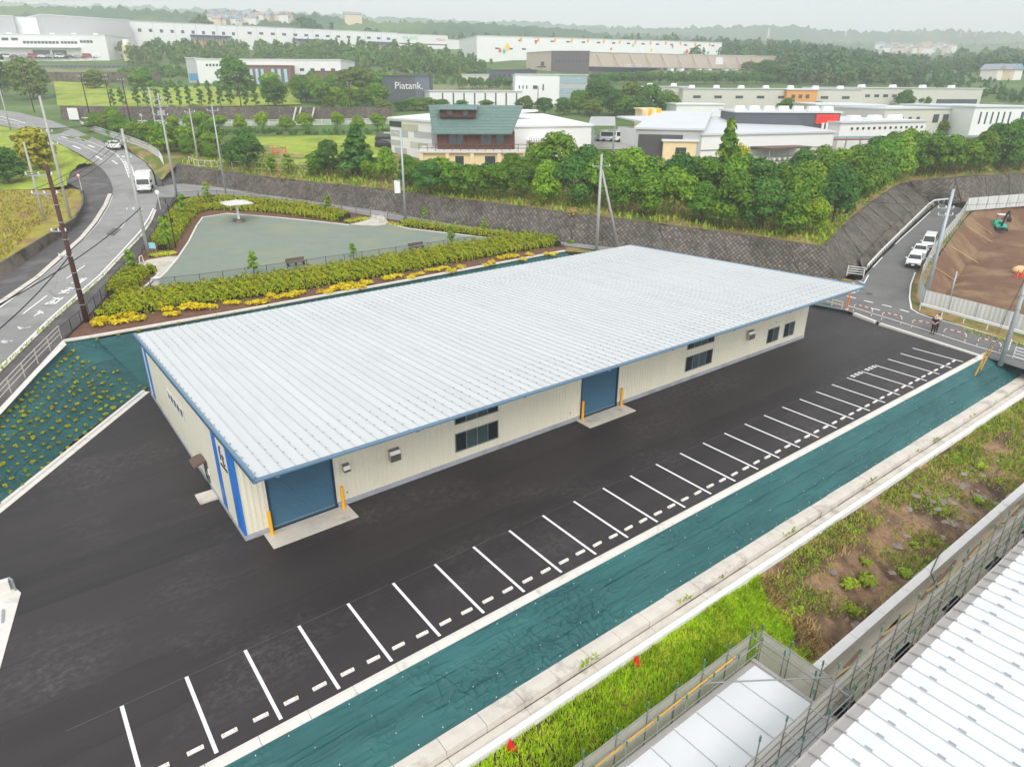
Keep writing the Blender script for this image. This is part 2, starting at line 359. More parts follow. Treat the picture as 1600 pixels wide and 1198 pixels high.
struct(strip('road', LE, RE, ROAD, n=90, k=4, smooth=True))
# park plane
_a, _b, _c = W(100, 533, 3.6), W(887, 386, 2.9), W(300, 309, 5.9)
_n = np.cross(_b-_a, _c-_a)
def PK(x, y, dz=0.):
    d = pray(x, y); t = ((_a-CAM)@_n)/(d@_n); P = CAM+d*t; P[2] += dz; return P
SIDE = [(-160, 792), (0, 640), (98, 532), (136, 498), (168, 462), (200, 423), (230, 383), (252, 350), (268, 322), (279, 309)]
struct(strip('sidewalk', [MR(x, y, .12) for x, y in REDGE[:10]], [MR(x, y, .12) if y > 530 else PK(x, y, .1) for x, y in SIDE], WALK, n=60, k=2))
# back road along the foot of the block wall
BACKN = [(247, 312), (279, 309), (344, 304), (417, 311), (525, 328), (581, 338), (700, 357), (827, 372), (887, 385)]
BACKF = [(243, 290), (282, 287), (330, 291), (400, 302), (500, 316), (617, 333), (700, 349), (800, 363), (887, 379)]
bn = [PK(x, y, .02) for x, y in BACKN]; bf = [PK(x, y, .02) for x, y in BACKF]
bn[0] = MR(247, 312, .02); bf[0] = MR(243, 290, .02)
ZR2 = lambda y: float(np.interp(y, [300, 330, 373, 420, 450, 490, 540, 600], [2.9, 2.5, 1.8, 1.0, .6, .25, .06, .0]))
def RR(x, y, dz=0.): return W(x, y, ZR2(y)+dz)
E1, E2 = RR(1318, 446), RR(1308, 437)
bn += [W(990, 398, 2.2), W(1180, 428, 1.2), E1]; bf += [W(990, 390, 2.2), W(1180, 418, 1.2), E2]
struct(strip('back_road', bn, bf, ROAD, n=80, k=2))
# right junction and the road leaving to the right
JN = [(1262, 474), (1325, 486), (1368, 502), (1450, 529), (1536, 556), (1600, 577), (1720, 612)]
JF = [(1308, 437), (1350, 458), (1425, 481), (1452, 495), (1500, 508), (1600, 538), (1720, 570)]
struct(strip('junction_road', [RR(x, y, .006) for x, y in JN], [RR(x, y, .006) for x, y in JF], ROAD2, n=40, k=3))
R2L = [(1300, 445), (1345, 438), (1364, 416), (1408, 372), (1454, 329), (1468, 318)]
R2R = [(1425, 483), (1422, 452), (1432, 424), (1452, 401), (1492, 348), (1506, 326)]
struct(strip('side_road', [RR(x, y, .012) for x, y in R2L], [RR(x, y, .012) for x, y in R2R], ROAD2, n=40, k=3))
# teal slopes ------------------------------------------------------
def folds(G):
    G = G.copy(); X, Y = G[..., 0], G[..., 1]
    a = .05*np.sin(X*1.3+.6*np.sin(Y*2.1))*np.sin(Y*1.7+.4*X)+.03*np.sin(X*3.1+Y*2.3); m = np.ones(G.shape[:2]); m[0] = m[-1] = 0; m[:, 0] = m[:, -1] = 0
    G[..., 2] += a*m; return G
slope = thing('weed_control_sheet', 'long dark green fabric sheet on the bank below the parking kerb', 'ground sheet', (-30, -.75, 0))
n3 = 3
for i in range(n3):
    y0 = -.78-2.9*i/n3; y1 = -.78-2.9*(i+1)/n3-.06*(i < 2); z0 = .03-1.2*i/n3+.018*(n3-i); z1 = .03-1.2*(i+1)/n3+.018*(n3-i)
    o = strip('sheet_strip', [(-96, y0, z0), (8.4, y0, z0)], [(-96, y1, z1), (8.4, y1, z1)], TEALD if i == 1 else TEAL, n=240, k=6, parent=slope, fun=folds, smooth=True)
    o.location = (30, .75, 0)
pins = MB()
for i in range(72):
    for j, yy in enumerate((-.95, -1.7, -2.7, -3.5)):
        x = -80+i*1.25+.55*(j % 2)+random.uniform(-.12, .12); y = yy+random.uniform(-.06, .06); z = .06-1.2*(-.78-y)/2.9
        pins.tube((x, y, z), (x, y, z+.035), .024, .02, 5)
pins.build('sheet_pins', CONCW, slope, kind='stuff', off=(-30, -.75, 0))
# left bank: from the kerb of the car park up to the sidewalk
LB0 = [W(-160, 925, 0), W(0, 793, 0), W(120, 686, 0), W(226, 610, 0), np.array([-62.4, 38.9, .05])]
LB1 = [MR(-160, 795, .05), MR(0, 643, .05), MR(60, 577, .05), W(102, 537, 3.55), W(150, 529, 3.4)]
bank = thing('planted_bank_sheet', 'dark green fabric sheet on the planted bank left of the building', 'ground sheet', (-68, 38, 0))
LBA = resample(LB0, 60); LBB = resample(LB1, 60); nS = 5
def bz(G):
    return folds(G)
for i in range(nS):
    t0, t1 = i/nS, (i+1)/nS; h = .02*(i % 2)
    o = strip('sheet_strip', LBA*(1-t0)+LBB*t0+[0, 0, .03+h], LBA*(1-t1)+LBB*t1+[0, 0, .03+h], TEAL, n=60, k=4, parent=bank, fun=bz, smooth=True); o.location = (68, -38, 0)
    SH.append(o)
BK0 = [np.array([-62.4, 38.9, .05]), np.array([-36, 38.9, .05]), np.array([-4, 38.9, .05])]
PF0, PF1 = PK(150, 527), PK(880, 392)
o = strip('sheet_strip', BK0, [PF0-[0, .25, .12], (PF0+PF1)/2-[0, .25, .12], PF1-[0, .25, .12]], TEAL, n=90, k=6, parent=bank, fun=folds, smooth=True); o.location = (68, -38, 0)
struct(strip('bank_end', [PF1, PF1+[4, 8, -.3]], [np.array([0, 39, .03]), np.array([14, 34, .03])], WILD, n=6, k=4))
tag(MB().poly([W(1250, 474, .06), W(1268, 479, .03), W(1324, 489, .03), W(1329, 486, .2), W(1290, 474, .5)]).build('weed_sheet_patch', TEAL), 'small green fabric patch at the corner by the orange pole', 'ground sheet')
# park ground (soil bed) and gravel pitch
PKF = [(100, 533), (240, 512), (400, 483), (600, 446), (800, 408), (880, 393)]
PKB = [(136, 498), (200, 423), (268, 322), (300, 307), (417, 311), (525, 328), (700, 357), (887, 385)]
struct(strip('park_soil', [PK(x, y) for x, y in PKF], [PK(x, y, .0) for x, y in PKB], SOIL, n=60, k=30, noise=.03))
PITCHP = [(237, 447), (262, 424), (278, 405), (296, 378), (309, 352), (318, 340), (355, 334), (430, 340), (500, 347), (545, 352), (588, 354), (608, 351), (640, 358), (700, 365), (760, 372), (792, 375), (790, 381), (700, 393), (600, 407), (500, 422), (400, 436), (300, 449), (247, 458)]
struct(MB().poly([PK(x, y, .09) for x, y in PITCHP]).build('park_pitch', PITCH))
PAVE = mat('pale_paving', srgb(196, 190, 178), .85, var=.08, scale=2, dirt=srgb(170, 164, 150), dscale=.6)
struct(MB().poly([PK(x, y, .1) for x, y in ((213, 415), (232, 407), (262, 402), (282, 401), (262, 424), (240, 446), (247, 430))]).build('park_entrance_paving', PAVE))
struct(MB().poly([PK(x, y, .1) for x, y in ((545, 352), (572, 345), (582, 336), (600, 340), (606, 347), (608, 351), (588, 354))]).build('park_gate_paving', PAVE))
# block retaining walls
def wall_top(F, x, y, set_=1.3):
    dF = (F-CAM)@FW; lo, hi = F[2]+.5, F[2]+12
    for _ in range(50):
        m = (lo+hi)/2
        if (W(x, y, m)-CAM)@FW > dF+set_: lo = m
        else: hi = m
    return W(x, y, lo)
W1F = [(282, 286), (330, 291), (400, 302), (500, 316), (617, 333), (700, 349), (800, 363), (887, 379), (990, 390), (1180, 418), (1308, 437)]
W1T = [(277, 257), (330, 266), (400, 276), (500, 287), (617, 299), (700, 311), (800, 322), (887, 334), (990, 346), (1180, 371), (1289, 387)]
w1f = [np.array(p)-[0, 0, .3] for p in [PK(*W1F[i]) for i in range(8)]+[W(990, 390, 2.2), W(1180, 418, 1.2), E2]]
w1t = [wall_top(f+[0, 0, .3], *t) for f, t in zip(w1f, W1T)]
for i in range(1, 10): w1t[i][2] = w1t[i][2]
d1 = (w1f[-1]-w1f[0])[:2]; d1 /= np.linalg.norm(d1)
BW = diamond('diamond_block_wall', d1)
wall1 = thing('retaining_wall', 'long dark diamond-block retaining wall behind the park', 'wall', w1f[5])
o = strip('block_face', w1f, w1t, BW, n=80, k=8, parent=wall1); o.location = tuple(-w1f[5])
def cap(P, wd, th, name, m, parent, off):
    P = np.array(P); Q = off_line(P, wd); mb = MB(); up_ = np.array([0, 0, th])
    mb.loft([[a, b, b+up_, a+up_] for a, b in zip(P, Q)]); return mb.build(name, m, parent, off=off)
DCONC = mat('dark_concrete', srgb(110, 102, 92), .95, var=.25, scale=.8, dirt=srgb(70, 62, 55), dscale=.4)
cap(w1t, .5, .14, 'coping', DCONC, wall1, w1f[5])
for i in range(1, 26):                      # vertical joints between the poured bays
    t = i/26; a = resample(w1f, 261)[i*10]; b = resample(w1t, 261)[i*10]
    MB().beam(a-[.03, .05, 0], b-[.03, .05, 0], .12, .1).build('joint_strip', DCONC, wall1, off=w1f[5])
W2F = [(1308, 437), (1345, 420), (1400, 368), (1440, 333), (1460, 321), (1507, 316), (1600, 306), (1720, 296)]
W2T = [(1289, 387), (1310, 365), (1345, 330), (1390, 297), (1412, 285), (1512, 276), (1600, 272), (1720, 266)]
w2f = [E2-[0, 0, .3]]+[RR(x, y, -.9 if x < 1470 else .4) for x, y in W2F[1:]]
w2t = [w1t[-1].copy()]+[wall_top(f, *t, set_=2.0) for f, t in zip(w2f[1:], W2T[1:])]
def hdir(a, b): d = (b-a)[:2]; return d/np.linalg.norm(d)
DBW = diamond('diamond_block_wall_dark', hdir(w2f[1], w2f[3]), (116, 110, 104)); DBW2 = diamond('diamond_block_wall_far', hdir(w2f[4], w2f[7]), (116, 110, 104))
wall2 = thing('retaining_wall', 'dark block retaining wall curving along the side road on the right', 'wall', w2f[2])
o = strip('block_face', w2f[:5], w2t[:5], DBW, n=60, k=8, parent=wall2); o.location = tuple(-w2f[2])
o = strip('block_face', w2f[4:], w2t[4:], DBW2, n=40, k=8, parent=wall2); o.location = tuple(-w2f[2])
o = strip('channel_wall', [RR(x, y, -.9) for x, y in ((1350, 426), (1400, 376), (1440, 338), (1456, 324))], [RR(x, y, .1) for x, y in ((1343, 405), (1386, 360), (1426, 327), (1446, 314))], DCONC, n=20, k=2, parent=wall2); o.location = tuple(-w2f[2])
cap(w2t, .5, .14, 'coping', DCONC, wall2, w2f[2])
for i in range(1, 16):
    a = resample(w2f, 161)[i*10]; b = resample(w2t, 161)[i*10]
    MB().beam(a-[.08, .08, 0], b-[.08, .08, 0], .16, .14).build('joint_strip', DCONC, wall2, off=w2f[2])
# terrace above the walls
def back_at(x, s=168.):
    d = pray(x, 200.); h = d[:2]@HD; P = CAM+d*(s/h); return np.array([P[0], P[1], np.interp(s, TS, TZ)+.05])
TF = [MR(205, 237), MR(225, 252), MR(240, 268), MR(243, 286)+[1., 0, .2], w1t[0]+[-1, 1.5, -.4]]+list(w1t)+list(w2t[1:])
TX = [150, 170, 190, 210, 240]+[x+2 for x, y in W1T]+[x for x, y in W2T[1:]]
TX = [150, 175, 200, 222, 250, 300, 360, 440, 540, 650, 740, 840, 930, 1030, 1200, 1300, 1330, 1365, 1400, 1430, 1512, 1610, 1740]
struct(strip('corner_verge', [MR(225, 252, .03), MR(240, 268, .03), MR(244, 280, .03), MR(246, 292, .03)], [w1t[0]+[0, 0, .05], w1t[0]*.6+w1f[0]*.4, w1t[0]*.3+w1f[0]*.7, w1f[0]+[0, 0, .35]], WALK, n=12, k=4))
struct(strip('tree_terrace', TF, [back_at(x) for x in TX[:len(TF)]], WILD, n=90, k=14, bulge=([0, .2, .45, 1], [0, 1.0, .9, 0]), noise=.06))
# rough verges that join the sheets
for nm_, A_, B_ in (('verge', [MR(60, 300, -.2), MR(60, 262, -.2), MR(60, 228, -.2)], [MR(182, 300, -.2), MR(182, 262, -.2), MR(165, 246, -.2)]),
                    ('verge', [RR(1424, 500, -.14), RR(1418, 450, -.14), RR(1440, 400, -.14), RR(1500, 330, -.14)], [RR(1448, 500, -.14), RR(1444, 450, -.14), RR(1464, 400, -.14), RR(1516, 330, -.14)]),
                    ('verge', [RR(1436, 488, -.05), RR(1500, 508, -.05), RR(1600, 538, -.05), RR(1720, 570, -.05)], [RR(1436, 470, -.05), RR(1500, 487, -.05), RR(1600, 514, -.05), RR(1720, 545, -.05)]),
                    ('verge', [W(1230, 436, .0), RR(1262, 474, -.3), RR(1300, 482, -.3)], [RR(1312, 433, -.5), RR(1345, 440, -.4), RR(1370, 450, -.4)]),
                    ('verge', [PK(884, 392, -.05), W(990, 402, 2.0), W(1180, 432, 1.1), W(1262, 474, -.05)], [PK(884, 384, -.05), W(990, 392, 2.0), W(1180, 420, 1.1), RR(1318, 440, -.1)])):
    struct(strip(nm_, A_, B_, WILD, n=24, k=4))
# left field and bank
LOUT = [(-160, 500), (0, 437), (60, 395), (116, 352), (131, 323), (131, 308), (130, 298)]
struct(strip('sidewalk_across_the_road', [MR(x, y, .1) for x, y in LOUT], [MR(x, y, .1) for x, y in LEDGE[:9]], WALK, n=50, k=2))
FE = [(-160, 478), (0, 413), (60, 376), (118, 341), (130, 320), (131, 309), (127, 297)]
fe = [MR(x, y, 1.0) for x, y in FE]
struct(strip('field', fe, [MR(-160, 300, .8), MR(-90, 299, .8), MR(-40, 298, .8), MR(20, 297, .8), MR(60, 297, .8), MR(100, 296, .8), MR(126, 296, .9)], FIELD, n=40, k=12, noise=.05))
fw_ = thing('field_wall', 'low stained concrete wall holding up the weedy field on the left', 'wall', fe[2])
strip('wall_face', [MR(x, y, .1) for x, y in LOUT], fe, DCONC, n=40, k=1, parent=fw_).location = tuple(-fe[2])
cap(fe, .25, .08, 'coping', DCONC, fw_, fe[2])
struct(strip('side_lane', [MR(131, 308, .05), MR(128, 297, .05), MR(104, 285, .2), MR(95, 262, .2)], [MR(176, 296, .05), MR(171, 279, .05), MR(160, 264, .05), MR(150, 257, .05)], WALK, n=12, k=2))
struct(strip('grass_bank', [MR(-120, 299, .7), MR(-20, 297, .7), MR(60, 296, .7), MR(104, 290, .2), MR(110, 268, .25)], [MR(-70, 195, .1), MR(0, 198, .05), MR(50, 207, .05), MR(100, 230, .05), MR(148, 257, .05)], LGRASS, n=40, k=10, noise=.12, bulge=([0, .3, .6, 1], [0, .5, .8, 0])))
# dirt building plot on the right, sunk below the road
DT = [RR(1438, 470, -.1), RR(1447, 440, -.1), RR(1470, 395, -.1), RR(1506, 345, -.1), RR(1520, 330, -.2), RR(1600, 322, -.2), RR(1720, 312, -.2)]
DL = [W(1478, 470, -1.6), W(1490, 445, -1.6), W(1512, 410, -1.6), W(1545, 375, -1.4), W(1565, 362, -1.2), W(1620, 352, -1.2), W(1740, 345, -1.2)]
struct(strip('dirt_bank', DT, DL, DIRT, n=40, k=8, noise=.1))
DB = [RR(1440, 478, -.1), RR(1500, 492, -.2), RR(1560, 505, -.3), RR(1620, 520, -.3), RR(1680, 535, -.3), RR(1740, 548, -.3), RR(1800, 560, -.3)]
struct(strip('dirt_plot', DL, DB, DIRT, n=40, k=20, noise=.07))
# lower ground next door
LOWG = mat('lower_ground', srgb(186, 178, 165), .95, var=.2, scale=.6, dirt=srgb(140, 130, 112), dscale=.3)
struct(MB().poly([(-100, -9.6, -4), (-100, -60, -4), (20, -60, -4), (20, -9.6, -4)][::-1] if False else [(-100, -60, -4), (20, -60, -4), (20, -9.6, -4), (-100, -9.6, -4)]).build('lower_ground', LOWG))
def rough(G):
    G = G.copy(); X, Y = G[..., 0], G[..., 1]
    a = .22*np.sin(X*.5+.7*np.sin(Y*1.3))+.13*np.sin(X*1.7+Y*2.2)+.07*np.sin(X*4.3-Y*3.1)+RNG.normal(0, .03, X.shape)
    m = np.ones(G.shape[:2]); m[:, 0] = m[:, -1] = 0; wgt = np.clip((X+47)/4, .25, 1); G[..., 2] += a*m*wgt; return G
LSOIL = mat('slope_soil', srgb(142, 114, 86), .95, var=.45, scale=2.2, detail=10, dirt=srgb(80, 62, 50), dscale=.3, dthr=(.44, .6), bump=.8, bscale=5)
struct(strip('soil_slope', [(-100, -5.36, -1.6), (14, -5.36, -1.6)], [(-100, -9.9, -3.98), (14, -9.9, -3.98)], LSOIL, n=260, k=14, fun=rough, smooth=True))
# ------------------------------------------------------------------ drop things onto the sheets
from mathutils.bvhtree import BVHTree
bpy.context.view_layer.update()
_V, _F = [], []
for o in SH:
    k = len(_V); mw = o.matrix_world if not o.parent else (Matrix.Translation(o.parent.location) @ Matrix.Translation(o.location))
    _V += [mw @ v.co for v in o.data.vertices]; _F += [tuple(i+k for i in p.vertices) for p in o.data.polygons]
BV = BVHTree.FromPolygons(_V, _F)
def Gp(x, y):                              # photograph pixel -> point on the built ground
    h = BV.ray_cast(Vector(CAM), Vector(pray(x, y)).normalized())
    return np.array(h[0]) if h[0] is not None else B(x, y)
def drop(x, y):
    h = BV.ray_cast(Vector((x, y, 300)), Vector((0, 0, -1))); return float(h[0][2]) if h[0] is not None else 0.
# ------------------------------------------------------------------ kerbs, drain, path
kerb = thing('parking_kerb', 'pale concrete kerb along the bottom end of the parking bays', 'kerb', (-30, -.5, 0))
me = MB().loft([[(x, -.22, -.1), (x, -.24, .10), (x, -.42, .12), (x, -.44, .05), (x, -.76, .05), (x, -.78, -.2)] for x in (0, 1.98)]).mesh('kerb_block', CONCL)
for i in range(50): link('kerb_block', me, kerb, loc=(-96+2*i+30, .5, 0))
k2 = thing('bank_kerb', 'pale concrete gutter kerb at the foot of the planted bank', 'kerb', W(100, 705, 0))
P0, P1 = LB0[1], W(226, 612, 0); u = (P1-P0); L = np.linalg.norm(u); u /= L; nn = np.array([-u[1], u[0], 0])
for i in range(-9, int(L/2)+1):
    a = P0+u*2*i; b = a+u*min(1.97, max(.5, L-2*i)); sgn = -1
    MB().loft([[q+nn*.18+[0, 0, .02], q+nn*.16+[0, 0, .17], q-nn*.05+[0, 0, .15], q-nn*.08+[0, 0, .03], q-nn*.42+[0, 0, .02], q-nn*.44-[0, 0, .1], q+nn*.18-[0, 0, .1]] for q in (a, b)]).build('kerb_block', CONCL, k2, off=k2.location)
ledge = thing('drain_ledge', 'long concrete block ledge and drain below the green fabric bank', 'concrete ledge', (-30, -4.4, -1.2))
me = MB().loft([[(x, -3.64, -1.5), (x, -3.66, -1.12), (x, -4.0, -1.1), (x, -4.43, -1.12), (x, -4.45, -1.5)] for x in (0, 1.975)]).mesh('concrete_block', CONC)
for i in range(52): link('concrete_block', me, ledge, loc=(-96+2*i+30, 4.4+random.uniform(-.02, .02), 1.2+random.uniform(-.01, .01)))
me = MB().b2((0, -5.06, -1.6), (3.98, -4.52, -1.45)).mesh('path_slab', CONC)
for i in range(26): link('path_slab', me, ledge, loc=(-96+4*i+30, 4.4, 1.2))
me = MB().b2((0, -5.36, -1.9), (2.98, -5.08, -1.26)).mesh('coping_block', CONCW)
for i in range(35): link('coping_block', me, ledge, loc=(-96+3*i+30, 4.4, 1.2+random.uniform(-.008, .008)))
lw = thing('lower_wall', 'white concrete wall beside the scaffold at the foot of the weedy slope', 'wall', (-20, -10, -4))
for i in range(22): MB().b2((-47+3*i, -10.42, -4.3), (-47+3*i+2.97, -9.92, -3.45)).build('wall_section', CONCW, lw, off=(-20, -10, -4))
# drain kerb along the lot entrance
ek = thing('entrance_drain', 'row of pale concrete drain covers across the car park entrance', 'drain', (4, 5, 0))
for (a, b) in ((RR(1536, 557, .03), RR(1372, 504, .03)), (RR(1368, 502, .03), RR(1330, 487, .03))):
    L = np.linalg.norm(b-a); u = (b-a)/L
    for i in range(int(L/.6)):
        MB().beam(a+u*.6*i-[0, 0, .12], a+u*(.6*i+.57)-[0, 0, .12], .4, .3).build('drain_cover', CONCL, ek, off=ek.location)
# ------------------------------------------------------------------ painted markings
me = MB().b2((-.075, .05, .004), (.075, 4.62, .0065)).mesh('parking_line', PAINT)
for i in range(29): link('parking_line', me, lot, loc=(-2.5*i, 0, 0))
link('chalk_line', MB().b2((-72, 4.62, .004), (0, 4.635, .0055)).mesh('chalk_line', mat('faint_line', (.16, .155, .155), var=.5, scale=2)), lot)
for i, xb in enumerate((3, 4)):            # two small painted groups at the heads of two bays
    for j in range(3):
        x = -2.5*xb-.45-.62*j
        MB().b2((x-.22, 4.3, .004), (x+.2, 4.45, .0065)).build('painted_mark', PAINT, lot); MB().b2((x-.22, 4.52, .004), (x+.2, 4.68, .0065)).build('painted_mark', PAINT, lot)
ws = MB().loft([[(-.3, -.07, 0), (-.3, -.06, .1), (-.3, .06, .1), (-.3, .07, 0)], [(.3, -.07, 0), (.3, -.06, .1), (.3, .06, .1), (.3, .07, 0)]]).mesh('block', CONCW)
cp = MB().box((-.2, 0, .104), (.06, .07, .01)).mesh('reflector', PAINTY)
nb = 0
for i in range(29):
    for j, off in enumerate((-.62, -1.85)):
        x = -2.5*i+off
        if x > -72.5:
            t = thing('wheel_stop', '%s concrete wheel stop of the %s parking bay counted from the road end' % (('right', 'left')[j], ordinal(i)), 'wheel stop', (x, .62+random.uniform(-.02, .02), .002), R(random.uniform(-1.5, 1.5)), 'wheel stops in the parking bays')
            link('block', ws, t); a = link('reflector', cp, t); b = link('reflector', cp, t, loc=(.4, 0, 0))
def ribbon(P, wd, parent, name='road_line', m=None, dz=.012):
    P = np.array([np.asarray(p, float) for p in P]); A = off_line(P, wd/2); C2 = off_line(P, -wd/2)
    A[:, 2] += dz; C2[:, 2] += dz; o = strip(name, A, C2, m or PAINT, parent=parent); return o
road = bpy.data.objects['road']
def onroad(pts, n=None): 
    out = []
    for p in pts:
        h = Gp(*p); out.append(h+np.array([0, 0, .03]))
    return out
def dens(pts, step=8.):
    out = [pts[0]]
    for a, b in zip(pts[:-1], pts[1:]):
        k = max(1, int(math.hypot(b[0]-a[0], b[1]-a[1])/step))
        out += [(a[0]+(b[0]-a[0])*j/k, a[1]+(b[1]-a[1])*j/k) for j in range(1, k+1)]
    return out
for pts, wd, mt in [([(-60, 627), (0, 574), (75, 501), (120, 461), (155, 431), (188, 396), (219, 362), (233, 340), (240, 326)], .2, PAINT),
                ([(-20, 492), (0, 481), (60, 438)], .2, PAINT), ([(60, 438), (103, 402), (133, 373), (153, 350), (170, 322), (176, 306)], .13, WORNP),
                ([(36, 491), (74, 462)], .17, PAINT), ([(104, 436), (133, 415)], .17, PAINT), ([(189, 357), (196, 348)], .15, WORNP), ([(205, 330), (209, 324)], .15, WORNP),
                ([(239, 268), (232, 256), (222, 247), (201, 236)], .2, PAINT), ([(90, 216), (125, 226), (165, 245)], .18, PAINT), ([(95, 210), (130, 218), (165, 232), (185, 243), (194, 256), (199, 270), (202, 278)], .18, PAINT),
                ([(201, 252), (207, 264), (210, 276)], .18, PAINT), ([(27, 196), (60, 205)], .2, PAINT), ([(0, 182), (40, 193)], .5, PAINT), ([(0, 187), (30, 194)], .3, PAINT),
                ([(114, 228), (126, 233)], .5, PAINT), ([(138, 227), (148, 231)], .5, PAINT), ([(150, 244), (159, 250)], .5, PAINT), ([(175, 251), (184, 257)], .3, PAINT), ([(96, 214), (106, 217)], .5, PAINT)]:
    ribbon(onroad(dens(pts)), wd, road, m=mt)
for i in range(7):
    y = 244+i*4.2; ribbon(onroad([(190+i*1.7, y), (196+i*1.9, y+4)]), .35, road)
# worn lettering on the carriageway, stroke by stroke as it shows
Z = lambda x, y: (x/7.487, 400+y/7.487)
LET = [[((895, 265), (975, 268)), ((905, 280), (960, 284)), ((900, 300), (950, 303)), ((1015, 258), (930, 325)), ((905, 325), (930, 325)), ((835, 325), (858, 312)), ((975, 268), (940, 310))],
       [((770, 375), (838, 372)), ((765, 398), (825, 412)), ((690, 445), (780, 400)), ((838, 372), (735, 440)), ((868, 375), (840, 392)), ((780, 430), (805, 440)), ((725, 405), (760, 435))],
       [((740, 487), (640, 565)), ((640, 565), (530, 570)), ((620, 490), (700, 512)), ((700, 490), (590, 530)), ((560, 555), (610, 535)), ((590, 560), (650, 520)), ((620, 545), (640, 555)), ((530, 570), (570, 545))],
       [((400, 710), (445, 675)), ((430, 660), (500, 668)), ((465, 640), (455, 680)), ((480, 650), (505, 682)), ((440, 690), (470, 672))],
       [((215, 830), (240, 860)), ((240, 860), (280, 848)), ((290, 850), (365, 828)), ((225, 845), (275, 840))],
       [((20, 1000), (60, 990)), ((25, 1005), (60, 1022)), ((60, 1022), (95, 1015)), ((50, 1000), (90, 1005)), ((115, 1005), (150, 992))]]
for i, ch in enumerate(LET):
    for a, b in ch: ribbon(onroad([Z(*a), Z(*b)]), .2, road, 'letter_stroke', PAINT if i < 3 else WORNP)
jr = bpy.data.objects['junction_road']; sr = bpy.data.objects['side_road']
for pts, wd, par in [([(1324, 478), (1440, 514), (1520, 540), (1600, 563)], .16, jr), ([(1430, 426), (1423, 445), (1421, 465), (1424, 483), (1435, 490), (1452, 496), (1500, 509), (1600, 539)], .18, jr),
                ([(1364, 418), (1385, 395), (1408, 373), (1430, 353), (1454, 331)], .16, sr), ([(1350, 443), (1357, 430)], .16, sr),
                ([(1350, 470), (1364, 473.5)], .3, jr), ([(1378, 476.5), (1393, 480)], .3, jr), ([(1406, 484), (1420, 488)], .3, jr), ([(1323, 463), (1337, 466.5)], .3, jr),
                ([(1338, 430), (1353, 437)], .25, sr), ([(1335, 436), (1350, 443)], .25, sr), ([(1332, 442), (1347, 449)], .25, sr), ([(1355, 481), (1375, 485)], .3, jr), ([(1318, 460), (1334, 458), (1345, 452)], .2, jr),
                ([(1492, 349), (1494, 337), (1500, 333)], .2, sr)]:
    ribbon(onroad(dens(pts)), wd, par)
ribbon(onroad(dens([(282, 290), (330, 295), (400, 305), (500, 320), (617, 337), (700, 352), (800, 366), (885, 381)])), .25, bpy.data.objects['back_road'], 'gutter_strip', CONC)
# road edge gutters of pale concrete
gut = ribbon(onroad(dens([(-60, 631), (0, 579), (76, 505), (121, 466), (156, 436), (189, 401), (221, 368), (236, 345), (243, 328)])), .34, road, 'gutter_strip', CONC, .02)
ribbon(onroad(dens([(-60, 505), (0, 473), (60, 432), (99, 397), (128, 371), (148, 347), (165, 320), (172, 303)])), .6, road, 'gutter_strip', CONC, .02)
MB().tube(Gp(1358, 459)+[0, 0, .015], Gp(1358, 459)+[0, 0, .03], .42, .42, 14).build('manhole_cover', mat('iron_cover', (.12, .1, .09), .7, .4), jr)
for p in ((176, 362), (195, 341)): pass
MB().poly([Gp(x, y)+[0, 0, .02] for x, y in ((165, 366), (178, 369), (190, 358), (177, 356))]).build('road_patch', WALK, road)

# ------------------------------------------------------------------ the new warehouse
CREAM = mat('cream_cladding', srgb(229, 224, 204), .55, var=.03, scale=.6, rnd=.015)
ROOFW = mat('white_roof_sheet', srgb(201, 204, 205), .45, var=.04, scale=.35, stretch=(1.6, .25, 1), dirt=srgb(188, 191, 192), dscale=.7, dthr=(.5, .8), rnd=.03, spec=.4)
SEAM = mat('roof_seam', srgb(186, 189, 191), .5, var=.05)
BLUEG = mat('blue_grey_trim', srgb(96, 128, 152), .4, var=.04, spec=.5)
BLUE = mat('bright_blue_stripe', srgb(44, 120, 206), .45, var=.03)
SHUT = mat('blue_shutter', srgb(72, 110, 134), .45, var=.05, scale=.8)
DBLUE = mat('shutter_rail', srgb(36, 66, 92), .5, var=.05)
PLIN = mat('grey_plinth', srgb(168, 171, 178), .8, var=.06, dirt=srgb(150, 152, 156), dscale=.6)
STEEL = mat('galvanised_steel', srgb(165, 172, 176), .4, .6, var=.1, scale=3)
ALU = mat('window_frame_alu', srgb(150, 158, 166), .4, .5, var=.05)
GLASS = mat('dark_glass', (.012, .022, .024), .08, var=.3, scale=.5, spec=.8)
GLASS2 = mat('teal_glass', (.05, .085, .088), .1, var=.3, scale=.7, spec=.8)
BROWN = mat('brown_canopy', srgb(104, 84, 74), .6, var=.05)
INOX = mat('stainless_hood', srgb(190, 186, 180), .22, .9, var=.08)
DARKI = mat('dark_interior', (.012, .012, .013), .9, var=0)
BX, BY = -62.4, 12.75
bd = thing('warehouse', 'new white-roofed cream warehouse with blue trim beside the car park', 'warehouse', (BX, BY, 0))
LX, LY = 56.4, 24.5
ZF, ZB_, YF, YBK = 6.5, 5.2, -4.85, 24.95           # roof: front edge, back edge
def rz_(y): return ZF+(ZB_-ZF)*(y-YF)/(YBK-YF)
